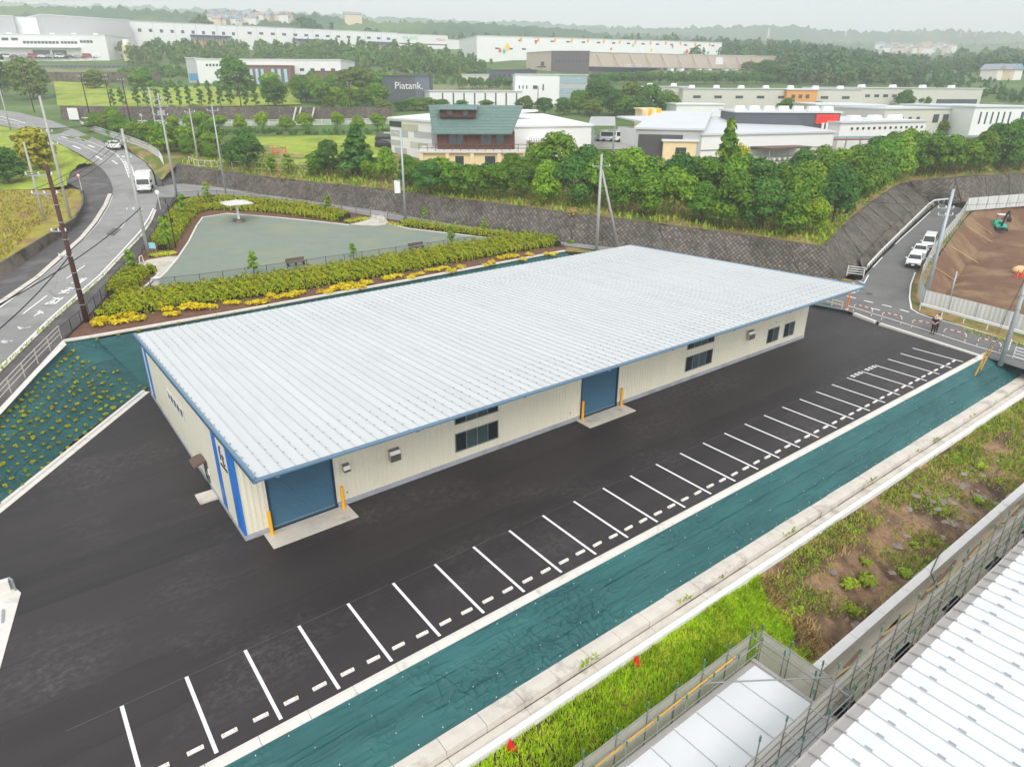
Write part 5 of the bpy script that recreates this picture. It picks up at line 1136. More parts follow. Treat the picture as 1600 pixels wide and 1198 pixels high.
# park furniture
P = PK(374, 347); t = thing('park_shelter', 'white square parasol shelter on a single post in the park', 'shelter', P, YAW+R(38))
hh = height(P, 318)
MB().tube((0, 0, 0), (0, 0, hh), .2, .14, 10).build('post', WHT, t); MB().prism([(-1.9, -1.9), (1.9, -1.9), (1.9, 1.9), (-1.9, 1.9)], hh, hh+.12).add([(-1.9, -1.9, hh+.125), (1.9, -1.9, hh+.125), (1.9, 1.9, hh+.125), (-1.9, 1.9, hh+.125), (0, 0, hh+.55)], [(0, 1, 4), (1, 2, 4), (2, 3, 4), (3, 0, 4)]).build('roof', mat('shelter_roof', srgb(205, 202, 196), .6), t)
MB().tube((0, 0, .38), (0, 0, .46), .95, .95, 16).build('ring_seat', BROWN, t); MB().tube((0, 0, 0), (0, 0, .38), .5, .5, 14).build('seat_base', CONCL, t)
for i, (x, y) in enumerate(((463, 416), (651, 391))):
    t = thing('bench', 'dark brown park bench by the fence, %s one' % ('left', 'right')[i], 'bench', PK(x, y, .09), R(1), 'dark park benches')
    for k in range(3): MB().box((0, -.3+.16*k, .44), (2.3, .13, .05)).build('seat_slat', BROWN, t)
    for k in range(3): MB().box((0, .26, .58+.13*k), (2.3, .04, .11)).build('back_slat', BROWN, t)
    for s_ in (-.95, 0, .95): MB().box((s_, 0, .22), (.08, .5, .42)).build('leg', BLK, t)
t = thing('drinking_fountain', 'white drinking fountain at the lower park corner', 'fountain', PK(246, 449, .09)); MB().tube((0, 0, 0), (0, 0, .8), .3, .3, 12).build('pedestal', CONCW, t); MB().tube((0, 0, .8), (0, 0, .92), .42, .45, 12).build('basin', CONCW, t)
t = thing('info_board', 'small light blue notice board at the lower park entrance', 'sign', PK(240, 398)); MB().box((0, 0, 1.1), (.9, .06, .7), rz=YAW-R(90)).build('panel', mat('notice_blue', srgb(150, 205, 225), .5), t)
for s_ in (-.4, .4): MB().tube((s_*HD[1], -s_*HD[0], 0), (s_*HD[1], -s_*HD[0], 1.4), .035, .035, 6).build('leg', mat('orange_wood', srgb(200, 120, 60)), t)
for i, (x, y, tp, lb) in enumerate(((267, 395, 337, 'black steel lamp post in the hedge by the park entrance'), (275, 388, 318, 'black steel clock post in the hedge by the park entrance'))):
    P = PK(x, y); h = height(P, tp); t = thing('lamp_post', lb, 'lamp post', P, 0, 'black posts in the hedge'); MB().tube((0, 0, 0), (0, 0, h), .07, .05, 8).build('pole', BLK, t); MB().box((.1, 0, h*.62 if i else h-.1), (.3, .25, .5 if i else .15)).build('head', BLK, t)
def gate_hoop(P, rz, wd, ht, label, m, cat, red=False, group=None):
    t = thing('hoop_barrier', label, cat, P, rz, group); pts = [(-wd/2, 0, 0), (-wd/2, 0, ht-.15), (-wd/2+.12, 0, ht-.03), (-wd/2+.3, 0, ht)]; pts += [(-x, y, z) for x, y, z in pts[::-1]]
    full = MB().path(pts, .045, 8).build('hoop', m, t)
    if red:
        rm = mat('red_band', srgb(200, 60, 50), .5, var=.05)
        for k in range(3): xx = (-.42+.42*k)*wd*.75; MB().tube((xx-wd*.075, 0, ht), (xx+wd*.075, 0, ht), .05, .05, 8).build('red_band', rm, t)
        for s_ in (-1, 1): MB().tube((s_*wd/2, 0, ht*.3), (s_*wd/2, 0, ht*.55), .05, .05, 8).build('red_band', rm, t)
    return t
gate_hoop(PK(595, 346, .1), R(20), 1.2, .8, 'white hoop barrier at the back gate of the park', WHT, 'barrier'); gate_hoop(PK(222, 412, .1), R(60), 1.0, .8, 'white hoop barrier at the lower park entrance', WHT, 'barrier')
for i, (x0, x1, yb0, yb1) in enumerate(((1333, 1361, 486, 494), (1377, 1407, 499, 506), (1424, 1458, 511, 519), (1473, 1507, 525, 534), (1526, 1561, 540, 549))):
    a, b = RR(x0, yb0, .02), RR(x1, yb1, .02); d = b-a
    gate_hoop((a+b)/2, math.atan2(d[1], d[0]), np.linalg.norm(d), .85, 'red and white hoop barrier, %s from the left along the entrance' % ordinal(i), WHT, 'barrier', True, 'red and white hoop barriers')
P = Gp(1323, 484); t = thing('marker_pole', 'orange marker pole at the corner of the car park', 'pole', P); MB().tube((0, 0, 0), (0, 0, height(P, 457)), .09, .08, 10).build('pole', mat('orange_pole', srgb(240, 120, 40), .5), t); MB().tube((0, 0, 0), (0, 0, .12), .18, .18, 10).build('base', CONCL, t)
# guard rails
def guard(label, P, step=2., ht=.75, n=1, name='guard_rail'):
    P = resample(P, max(2, int(np.linalg.norm(np.diff(np.array(P), axis=0), axis=1).sum()/step)+1)); o0 = P[len(P)//2]; t = thing(name, label, 'guard rail', o0)
    pm = MB().tube((0, 0, -.1), (0, 0, ht), .06, .06, 8).mesh('post', WFEN)
    for p in P: link('post', pm, t, loc=p-o0)
    for k in range(n):
        z = ht-.12-.28*k
        for a, b in zip(P[:-1], P[1:]):
            d = b-a; MB().loft([[q+np.array([0, 0, z+dz])-o0+np.array([d[1], -d[0], 0])/np.linalg.norm(d)*oy for dz, oy in ((-.16, .05), (-.09, .12), (-.02, .07), (.04, .07), (.1, .12), (.16, .05), (.16, .02), (-.16, .02))] for q in (a, b)]).build('beam', WFEN, t)
    return t
guard('white guard rail along the dark channel beside the side road', [RR(x, y, .02) for x, y in ((1354, 421), (1375, 398), (1400, 373), (1430, 343), (1448, 325), (1458, 318), (1507, 313))], 1.6)
guard('white guard rail in front of the hoarding at the junction', [RR(x, y, .02) for x, y in ((1437, 484), (1460, 490), (1500, 502), (1560, 519), (1620, 537))], 2.4, .8)
fence('white_fence', 'short white barrier at the corner below the block wall', [RR(x, y, .05) for x, y in ((1323, 429), (1349, 432))], 1.2, 2.4, WFEN, (.2, .45, .7, .95), .06, .05)
fence('white_fence', 'low beige barrier beside the orange marker pole', [RR(x, y) for x, y in ((1284, 474), (1315, 482))], .8, 1.5, PIPE, (.5, .95), .06, .06)
for i, (a, b) in enumerate((((1561, 562), (1575, 548)), ((1582, 560), (1602, 566)))):
    fence('white_fence', ('white ladder-like guard at the foot of the thick pole', 'white guard rail piece at the right edge by the pole')[i], [W(*a, .02), W(*b, .02)], 1.2, 1.0, WFEN, (.2, .45, .7, .95), .05, .05)
# site hoarding: corrugated white panels
HOARD = mat('hoarding_panel', srgb(216, 218, 216), .45, .1, var=.05, scale=1, rnd=.05)
def hoarding(label, P, ht, step=.9):
    P = np.array([np.asarray(p, float) for p in P]); L = np.linalg.norm(np.diff(P, axis=0), axis=1).sum(); Q = resample(P, int(L/step)+1); o0 = Q[len(Q)//2]; t = thing('site_hoarding', label, 'hoarding', o0)
    for i, (a, b) in enumerate(zip(Q[:-1], Q[1:])):
        d = (b-a); nr = np.array([-d[1], d[0], 0])/np.linalg.norm(d); mb = MB(); pr_ = []
        for k in range(9): f = k/8; pr_.append(a+d*f*.985+nr*(.035 if k % 4 in (1, 2) else 0)-o0)
        n = len(pr_); mb.add([p for p in pr_]+[p+[0, 0, ht] for p in pr_], [(k, k+1, n+k+1, n+k) for k in range(n-1)]); mb.build('panel', HOARD, t)
        if i % 3 == 0: MB().tube(a-nr*.06-o0-[0, 0, .2], a-nr*.06-o0+[0, 0, ht+.05], .03, .03, 6).build('stay_post', STEEL, t); MB().tube(a-nr*.9-o0, a-nr*.06-o0+[0, 0, ht*.8], .025, .025, 6).build('brace', STEEL, t)
    return t
hoarding('white corrugated hoarding along the right side of the side road', [RR(x, y) for x, y in ((1440, 477), (1434, 462), (1437, 438), (1452, 408), (1475, 375), (1496, 349), (1508, 330))], 1.9)
hoarding('white corrugated hoarding behind the guard rail along the junction road', [RR(x, y) for x, y in ((1441, 478), (1480, 488), (1540, 504), (1600, 521), (1660, 538))], 1.9)
hoarding('white corrugated hoarding along the far edge of the dirt plot', [RR(x, y) for x, y in ((1508, 330), (1540, 327), (1600, 322), (1700, 314))], 2.4)
# stakes, cones and sand bag in the dirt plot
WOOD = mat('stake_wood', srgb(204, 176, 128), .8, var=.1)
for i, (a, b) in enumerate((((1460, 418), (1494, 440)), ((1484, 384), (1528, 411)), ((1510, 354), (1551, 379)), ((1515, 342), (1550, 366)))):
    pa, pb = Gp(*a), Gp(*b); tag(MB().beam((0, 0, .06), pb-pa+[0, 0, .06], .14, .08).build('slope_batten', WOOD), 'long wooden slope batten, %s from the near end of the dirt bank' % ordinal(i), 'batten', 'slope battens').location = tuple(pa)
CONE = mat('cone_orange', srgb(235, 70, 40), .5, var=.05)
def cone(P, label, h=.8, m=None, group='traffic cones', band=True):
    t = thing('traffic_cone', label, 'cone', P, 0, group); MB().tube((0, 0, .03), (0, 0, h), .19, .04, 10).build('body', m or CONE, t); MB().box((0, 0, .02), (.42, .42, .04)).build('base', m or CONE, t)
    if band: MB().tube((0, 0, h*.45), (0, 0, h*.65), .125, .09, 10).build('band', WHT, t)
for i, (x, y) in enumerate(((1588, 434), (1596, 433))): cone(Gp(x, y), 'orange traffic cone by the sand bag, %s one' % ('left', 'right')[i], 1.1)
for i, (x, y) in enumerate(((427, 240), (435, 240), (447, 239))): cone(Gp(x, y), 'orange cone on the lawn behind the fence, %s from the left' % ordinal(i), 1.4)
RED = mat('cone_red', srgb(225, 30, 40), .5)
for i, (x, z_) in enumerate(((797, 1158), (992, 1024))): P = W(x, z_, -1.3); P[1] = min(P[1], -5.55); P[2] = drop(P[0], P[1]); cone(P, 'small red cone in the grass beside the coping, %s one' % ('left', 'right')[i], .5, RED, 'red cones in the grass', False)
P = Gp(1592, 426); tag(MB().ball((0, 0, .4), (1.3, .9, .6), 10, 6).build('sand_bag', mat('beige_sack', srgb(226, 190, 140), .9, var=.1, bump=.5, bscale=4)), 'big beige sand bag in the dirt plot', 'bag').location = tuple(P)
# excavator
P = Gp(1560, 360); TQ = mat('teal_machine', srgb(60, 205, 175), .4, var=.08); DK = mat('machine_dark', srgb(45, 48, 52), .6, var=.1)
t = thing('excavator', 'small teal excavator with raised arm working in the dirt plot', 'excavator', P, YAW+R(165)); t.scale = (1.25, 1.25, 1.25)
for s_ in (-.6, .6): MB().loft([[(x, s_-.17, z) for x, z in pr] if False else [(x, s_+dy, z) for x, z in ((-1.0, .12), (-1.1, .3), (-.95, .5), (.95, .5), (1.1, .3), (1.0, .12))] for dy in (-.17, .17)]).build('track', DK, t)
MB().prism([(-1.05, -.7), (.75, -.7), (.85, -.4), (.85, .4), (.75, .7), (-1.05, .7), (-1.2, .4), (-1.2, -.4)], .58, .95).build('turntable_body', TQ, t); MB().prism([(-1.15, -.6), (-.35, -.6), (-.35, .6), (-1.15, .6)], .96, 1.4).build('engine_cover', TQ, t)
MB().box((-.1, .1, 1.1), (.45, .5, .25)).build('seat', DK, t)
for a in ((-.4, -.5), (-.4, .5)): MB().tube((a[0], a[1], 1.3), (a[0], a[1], 2.3), .035, .035, 6).build('canopy_post', DK, t)
MB().prism([(-.75, -.6), (.35, -.6), (.45, 0), (.35, .6), (-.75, .6)], 2.3, 2.38).build('canopy', WHT, t)
MB().beam((.85, -.1, .8), (1.5, -.1, 2.5), .2, .26).beam((1.5, -.1, 2.5), (2.2, -.1, 3.2), .18, .24).build('boom', DK, t); MB().beam((2.2, -.1, 3.25), (2.9, -.1, 2.3), .16, .2).build('dipper_arm', DK, t); MB().loft([[(2.8, y, 2.35), (3.1, y, 2.2), (3.0, y, 1.75), (2.7, y, 1.8), (2.6, y, 2.1)] for y in (-.35, .15)]).build('bucket', DK, t)
MB().box((1.25, 0, .3), (.08, 1.5, .35)).beam((1.2, -.3, .3), (.7, -.3, .4), .08, .08).build('dozer_blade', DK, t)
t.children[0]; drv = MB().ball((-.1, .1, 1.75), (.13, .13, .15), 8, 6).build('operator_head', mat('purple_cap', srgb(120, 40, 110)), t)
# ------------------------------------------------------------------ vehicles
WCAR = mat('white_car_paint', (.82, .82, .82), .22, var=.02, spec=.6); TYRE = mat('tyre', (.02, .02, .02), .9, var=0); CGL = mat('car_glass', (.015, .02, .022), .06, var=0, spec=.9); LAMPM = mat('lamp_clear', (.6, .62, .65), .1, spec=.8); TAIL = mat('tail_red', (.4, .02, .02), .3)
BCAR = mat('dark_car_paint', (.03, .032, .035), .25, var=0, spec=.6); SCAR = mat('silver_car_paint', (.4, .41, .42), .25, .3, var=0)
CARS = {}
def car_parts(kind):
    if kind in CARS: return CARS[kind]
    L, Wd, H, prof, cab = {'sedan': (4.4, 1.7, 1.45, [(-2.2, .35), (-2.22, .75), (-2.05, .92), (-1.5, .98), (1.0, .95), (1.9, .82), (2.18, .68), (2.22, .35)], [(-1.75, .95), (-1.15, 1.4), (-.2, 1.46), (.35, 1.4), (1.15, .93)]),
                           'van': (4.6, 1.7, 1.95, [(-2.3, .35), (-2.32, 1.0), (-2.25, 1.1), (1.5, 1.05), (2.1, .95), (2.3, .7), (2.3, .35)], [(-2.25, 1.1), (-2.15, 1.85), (-1.9, 1.95), (1.0, 1.93), (1.3, 1.8), (2.0, .98)]),
                           'wagon': (4.4, 1.7, 1.5, [(-2.2, .35), (-2.22, .85), (-2.1, .95), (1.0, .95), (1.9, .84), (2.18, .68), (2.22, .35)], [(-2.12, .95), (-1.9, 1.42), (-1.2, 1.5), (.1, 1.48), (.4, 1.42), (1.2, .93)])}[kind]
    hw = Wd/2
    def lens(pr, inset):
        rings = []
        for f in (-1, -.86, 0, .86, 1):
            sh = .06 if abs(f) == 1 else 0
            rings.append([(x*(1-sh*.6), f*hw*(1-inset(z)), z-(sh*.6 if z > .5 else 0)) for x, z in pr])
        return rings
    body = MB().loft(lens(prof, lambda z: .0+.05*max(0, z-.6))).mesh('body', WCAR)
    ins = lambda z: .06+.2*max(0, (z-.95))/max(.3, H-.95)*.8
    roof = MB().loft([[(x, f*hw*(1-ins(z)), z) for x, z in cab] for f in (-1, -.5, .5, 1)]).mesh('cabin', WCAR)
    parts = [('body', body, 'P'), ('cabin', roof, 'P')]
    fr = cab[-1]; ft = cab[-2]; g = MB()
    def wpt(p, q, f, s, o=.012): x = p[0]+(q[0]-p[0])*f; z = p[1]+(q[1]-p[1])*f; return (x, s*hw*(1-ins(z))*.9, z)
    nx = np.array([-(ft[1]-fr[1]), 0, ft[0]-fr[0]]); nx = nx/np.linalg.norm(nx)*(-.015 if nx[0] < 0 else .015)
    g.poly([np.array(wpt(fr, ft, .1, -1))+nx, np.array(wpt(fr, ft, .1, 1))+nx, np.array(wpt(fr, ft, .92, 1))+nx, np.array(wpt(fr, ft, .92, -1))+nx]); parts.append(('windscreen', g.mesh('windscreen', CGL), CGL))
    g = MB(); rb, rt_ = cab[0], cab[1]; nb = np.array([-.02, 0, .01]); g.poly([np.array(wpt(rb, rt_, .15, 1))+nb, np.array(wpt(rb, rt_, .15, -1))+nb, np.array(wpt(rb, rt_, .9, -1))+nb, np.array(wpt(rb, rt_, .9, 1))+nb]); parts.append(('rear_window', g.mesh('rear_window', CGL), CGL))
    for s in (-1, 1):
        zt = H-.14; zb = fr[1]+.08; x0 = cab[0][0]+.32; x1 = fr[0]-.28
        pts = [(x0, zb), (x1, zb), (ft[0]-.1, zt), (cab[1][0]+.15, zt)]; g = MB().poly([(x, s*(hw*(1-ins(z))+.012), z) for x, z in (pts if s < 0 else pts[::-1])]); parts.append(('side_window', g.mesh('side_window', CGL), CGL))
        parts.append(('mirror', MB().box((fr[0]-.25, s*(hw+.08), fr[1]+.12), (.12, .2, .14)).mesh('mirror', WCAR), 'P'))
        parts.append(('headlight', MB().box((prof[-2][0]-.12, s*hw*.72, prof[-2][1]-.02), (.24, hw*.36, .14)).mesh('headlight', LAMPM), LAMPM)); parts.append(('tail_light', MB().box((prof[1][0]+.03, s*hw*.78, .8), (.1, hw*.3, .16)).mesh('tail_light', TAIL), TAIL))
        for x in (-L*.3, L*.31): parts.append(('wheel', MB().tube((x, s*(hw-.2), .31), (x, s*(hw+.015), .31), .31, .31, 14).mesh('wheel', TYRE), TYRE)); 
    parts.append(('grille', MB().box((prof[-1][0]-.0, 0, .58), (.06, 1.0, .12)).mesh('grille', BLK), BLK)); parts.append(('bumper', MB().box((prof[-1][0]-.02, 0, .42), (.1, Wd*.92, .16)).mesh('bumper', BLK if kind != 'van' else WCAR), BLK)); parts.append(('number_plate', MB().box((prof[-1][0]+.04, 0, .44), (.03, .36, .17)).mesh('number_plate', WHT), WHT))
    CARS[kind] = parts; return parts
def car(kind, P, rz, label, paint=None, s=1., name='parked_car', group=None):
    t = thing(name, label, 'car', P, rz, group); t.scale = (s, s, s)
    for nm, me, m in car_parts(kind):
        if m == 'P' and paint is not None:
            key = (kind, nm, paint.name, me.name)
            if key not in CARS: m2 = me.copy(); m2.materials.clear(); m2.materials.append(paint); CARS[key] = m2
            me = CARS[key]
        link(nm, me, t)
    return t
def carpx(kind, x, y, tx, ty, label, paint=None, s=1., name='parked_car', group=None):
    P = Gp(x, y); Q = Gp(tx, ty); return car(kind, P+[0, 0, .02], math.atan2(Q[1]-P[1], Q[0]-P[0]), label, paint, s, name, group)
carpx('wagon', 1427, 414, 1421, 430, 'white estate car, nearest of the three parked by the hoarding', None, 1.08)
carpx('sedan', 1436, 399, 1429, 414, 'white saloon car, middle of the three parked by the hoarding', None, 1.08)
carpx('van', 1450, 386, 1443, 400, 'white van, farthest of the three parked by the hoarding', None, 1.05, 'parked_van')
carpx('sedan', 178, 233, 166, 226, 'white saloon driving up the curving road', None, 1.2, 'car')
carpx('van', 138, 198, 120, 196, 'white van waiting at the side road beside the fence', None, 1.2, 'parked_van')
# light truck coming down the road
P = Gp(228, 298); Q = Gp(222, 318); t = thing('delivery_truck', 'white box truck coming down the road towards the camera', 'truck', P, math.atan2(Q[1]-P[1], Q[0]-P[0])); t.scale = (1.12, 1.12, 1.12)
MB().loft([[(.9, y, .5), (2.4, y, .5), (2.45, y, 1.1), (2.25, y, 1.95), (2.0, y, 2.15), (.9, y, 2.15)] for y in (-.95, .95)]).build('cab', WCAR, t)
MB().b2((-3.2, -1.05, .85), (.8, 1.05, 2.75)).build('box_body', WCAR, t); MB().b2((-3.2, -.5, .5), (.9, .5, .8)).build('chassis', BLK, t)
MB().poly([(2.47, -.85, 1.2), (2.47, .85, 1.2), (2.285, .8, 1.92), (2.285, -.8, 1.92)]).build('windscreen', CGL, t)
for s_ in (-1, 1):
    MB().box((2.46, s_*.75, .85), (.08, .3, .2)).build('headlight', LAMPM, t); MB().box((2.2, s_*1.12, 1.6), (.1, .22, .4)).build('mirror', BLK, t); MB().poly([(1.1, s_*.96, 1.25), (2.2, s_*.96, 1.25), (2.05, s_*.96, 1.9), (1.1, s_*.96, 1.9)]).build('side_window', CGL, t)
    for x in (-2.0, 1.7): MB().tube((x, s_*.7, .42), (x, s_*.97, .42), .42, .42, 14).build('wheel', TYRE, t)
MB().box((2.46, 0, .55), (.1, 1.8, .25)).build('bumper', WHT, t); MB().box((2.52, 0, .55), (.02, .4, .18)).build('number_plate', CONCL, t)
far_cars = [('wagon', 605, 222, 612, 222, 'dark car behind the orange banner on the terrace', BCAR), ('wagon', 606, 233, 613, 233, 'dark green car nearest the orange banner', BCAR), ('sedan', 945, 222, 952, 222, 'silver car parked in the open yard, leftmost', SCAR), ('van', 955, 222, 962, 222, 'white van parked in the open yard, left', None), ('van', 966, 221, 973, 221, 'dark van parked in the open yard', BCAR), ('van', 978, 222, 985, 222, 'white van parked in the open yard, right', None), ('sedan', 1008, 218, 1015, 218, 'black car parked in the open yard, rightmost', BCAR)]
for k, x, y, tx, ty, lb, m in far_cars: carpx(k, x, y, tx, ty, lb, m, 1.25, 'parked_van' if k == 'van' else 'parked_car')
# ------------------------------------------------------------------ people at the entrance
SKIN = mat('skin', srgb(214, 168, 140), .6, var=.03); HAIR = mat('black_hair', (.012, .011, .01), .6, var=0); WHAIR = mat('pale_cap', (.72, .7, .66), .7, var=0); NAVY = mat('navy_cloth', (.012, .014, .022), .85, var=.1); PALE = mat('pale_shirt', (.62, .64, .68), .8, var=.05); BLKC = mat('black_cloth', (.01, .011, .013), .85, var=.1)
def skin_body(name, J, E, m, parent, sub=2, root=0):
    me = bpy.data.meshes.new(name); me.from_pydata([j[:3] for j in J], E, []); o = link(name, me, parent); me.materials.append(m)
    sk_ = o.modifiers.new('skin', 'SKIN'); sk_.use_smooth_shade = True
    for v, j in zip(me.skin_vertices[0].data, J): v.radius = (j[3], j[4] if len(j) > 4 else j[3])
    me.skin_vertices[0].data[root].use_root = True; sb = o.modifiers.new('sub', 'SUBSURF'); sb.levels = sb.render_levels = sub; return o
def person(P, rz, label, shirt, trou, hair, arms, stride=.1):
    t = thing('person', label, 'person', P, rz)
    aL, aR = arms
    J = [(0, 0, .98, .12, .15), (0, 0, 1.15, .105, .14), (0, 0, 1.34, .11, .16), (0, 0, 1.46, .055), (.02, 0, 1.54, .055), (.02, 0, 1.62, .085, .075), (.02, 0, 1.72, .075, .07),
         (0, .09, .92, .085), (stride, .1, .5, .062), (stride*.6, .1, .08, .045), (stride*.6+.15, .11, .04, .04), (0, -.09, .92, .085), (-stride, -.1, .5, .062), (-stride*1.2, -.1, .08, .045), (-stride*1.2+.15, -.11, .04, .04),
         (0, .2, 1.4, .055), aL[0]+(.042,), aL[1]+(.032,), (0, -.2, 1.4, .055), aR[0]+(.042,), aR[1]+(.032,)]
    E = [(0, 1), (1, 2), (2, 3), (3, 4), (4, 5), (5, 6), (0, 7), (7, 8), (8, 9), (9, 10), (0, 11), (11, 12), (12, 13), (13, 14), (2, 15), (15, 16), (16, 17), (2, 18), (18, 19), (19, 20)]
    skin_body('body', J, E, SKIN, t)
    tj = [(0, 0, 1.0, .135, .165), (0, .09, .9, .1), (stride, .1, .5, .078), (stride*.6, .1, .1, .062), (0, -.09, .9, .1), (-stride, -.1, .5, .078), (-stride*1.2, -.1, .1, .062)]
    skin_body('trousers', tj, [(0, 1), (1, 2), (2, 3), (0, 4), (4, 5), (5, 6)], trou, t)
    mid = lambda a, b, f=.75: tuple(a[i]+(b[i]-a[i])*f for i in range(3))
    sj = [(0, 0, .98, .135, .165), (0, 0, 1.15, .12, .155), (0, 0, 1.36, .125, .18), (0, .205, 1.4, .07), mid((0, .2, 1.4), aL[0], .95)+(.058,), (0, -.205, 1.4, .07), mid((0, -.2, 1.4), aR[0], .95)+(.058,)]
    skin_body('shirt', sj, [(0, 1), (1, 2), (2, 3), (3, 4), (2, 5), (5, 6)], shirt, t)
    MB().ball((.0, 0, 1.7), (.105, .09, .095), 10, 7).build('hair', hair, t, smooth=True)
    for s_ in (-1, 1):
        MB().ball((stride*.6*(1 if s_ > 0 else -2)+.07, s_*.105, .05), (.14, .055, .06), 8, 5).build('shoe', BLKC, t, smooth=True)
        a = (aL if s_ > 0 else aR)[1]; hd = MB().ball((0, 0, 0), (.045, .03, .05), 7, 5)
        for q in range(4): hd.tube((.02, -.024+.016*q, -.01), (.085-.008*abs(q-1.5), -.026+.017*q, -.03), .009, .007, 5)
        hd.tube((0, .028*s_*-1, 0), (.05, .05*s_*-1, .02), .01, .008, 5); ho = hd.build('hand', SKIN, t, smooth=True); ho.location = a
    for s_ in (-1, 1): MB().ball((.098, s_*.03, 1.64), .012, 6, 4).build('eye', BLKC, t)
    MB().ball((.11, 0, 1.61), (.018, .014, .022), 6, 5).build('nose', SKIN, t); return t
face = math.atan2(CAM[1]-5, CAM[0]-4)
P = RR(1456.5, 521.5, .01); s_=1.05
a = person(P, face, 'person in black polo and trousers looking down at a phone by the entrance', NAVY, BLKC, WHAIR, [((.06, .27, 1.14), (.3, .08, 1.12)), ((.06, -.27, 1.14), (.3, -.08, 1.12))], .06); a.scale = (1.15,)*3
tag(MB().box((0, 0, 0), (.08, .15, .015)).build('phone', BLKC), 'small dark phone held by the person in black', 'phone').location = tuple(P+np.array([math.cos(face)*.37, math.sin(face)*.37, 1.33]))
P = RR(1462, 520.5, .01)+np.array([.25, .2, 0]); b = person(P, face+.25, 'person in pale shirt and dark cap raising a hand beside the person in black', PALE, NAVY, HAIR, [((.1, .3, 1.15), (.26, .16, 1.38)), ((.12, -.32, 1.25), (.2, -.14, 1.55))], .05); b.scale = (1.15,)*3
P = P+np.array([.35, .25, 0])
# road signs and small posts
def round_sign(base, top, label, m):
    P = Gp(*base); h = height(P, top); t = thing('road_sign', label, 'road sign', P, YAW+R(90)); MB().tube((0, 0, 0), (0, 0, h), .04, .04, 6).build('post', WHT, t); MB().tube((0, .05, h-.3), (0, .08, h-.3), .34, .34, 16).build('disc', m, t); MB().tube((0, .081, h-.3), (0, .09, h-.3), .24, .24, 16).build('face', WHT, t)
round_sign((128, 297), 271, 'round red and white road sign at the field corner', RED); round_sign((251, 327), 297, 'round pale road sign seen from behind at the junction', WHT); round_sign((225, 205), 178, 'round pale road sign above the roadside bushes', WHT)
P = Gp(287, 262); t = thing('notice_sign', 'white and pink banner sign at the terrace entrance', 'sign', P, YAW-R(90)); MB().b2((-1.3, -.05, .9), (1.3, .05, 1.7)).build('upper_panel', WHT, t); MB().b2((-1.3, -.05, .3), (1.3, .05, .9)).build('lower_panel', mat('pink_banner', srgb(240, 110, 150)), t)
P = Gp(117, 190); t = thing('board_sign', 'large white map board beside the stairs', 'sign', P, YAW-R(95)); h = height(P, 169); MB().b2((-1.6, -.06, .5), (1.6, .06, h)).build('panel', WHT, t)
for s_ in (-1.4, 1.4): MB().tube((s_, 0, 0), (s_, 0, .6), .07, .07, 6).build('leg', STEEL, t)
for i, (x, y, tp) in enumerate(((255, 291, 283), (259, 318, 310), (310, 312, 303), (264, 356, 338))):
    P = Gp(x, y); tag(MB().tube((0, 0, 0), (0, 0, height(P, tp)), .07, .07, 8).build('post', BLK), 'short black kerb post, %s from the left near the junction' % ordinal((0, 1, 3, 2)[i]), 'post', 'short black posts').location = tuple(P)
P = Gp(608, 228); tag(MB().box((0, 0, .5), (6, .1, 1.0), rz=YAW-R(90)).build('orange_banner', mat('orange_banner', srgb(245, 150, 40))), 'orange banner beside the parked dark cars', 'banner').location = tuple(P)
# ------------------------------------------------------------------ buildings on the hillside
BW_ = mat('factory_white', srgb(232, 233, 232), .6, var=.04, scale=.2); BGY = mat('factory_grey', srgb(182, 184, 185), .6, var=.04, scale=.2); BGR = mat('factory_greige', srgb(205, 203, 192), .6, var=.04, scale=.2); BTAN = mat('warehouse_tan', srgb(196, 180, 165), .7, var=.04, scale=.2); BDK = mat('dark_metal_cladding', srgb(88, 92, 100), .5, var=.06, scale=.2); BDB = mat('dark_brown_grey', srgb(96, 88, 92), .6, var=.05); BBR = mat('brown_facade', srgb(128, 102, 92), .7, var=.05); BOR = mat('orange_facade', srgb(222, 160, 92), .7, var=.05)
RFG = mat('grey_metal_roof', srgb(206, 210, 213), .5, .1, var=.04, scale=.15); RFW = mat('pale_metal_roof', srgb(228, 231, 233), .5, var=.03, scale=.15); WGL = mat('far_window', (.05, .07, .08), .15, var=.2, spec=.7); WBL = mat('pale_window', srgb(170, 205, 225), .2, var=.1, spec=.6); CREAMW = mat('cream_render', srgb(236, 214, 172), .8, var=.05)
def frame(bl, br, bf=None):
    bf = bf or B; a = bf(*bl); b = bf(*br); z = min(a[2], b[2])-.1; d = (b-a)[:2]; L = np.linalg.norm(d); return np.array([a[0], a[1], z]), math.atan2(d[1], d[0]), L
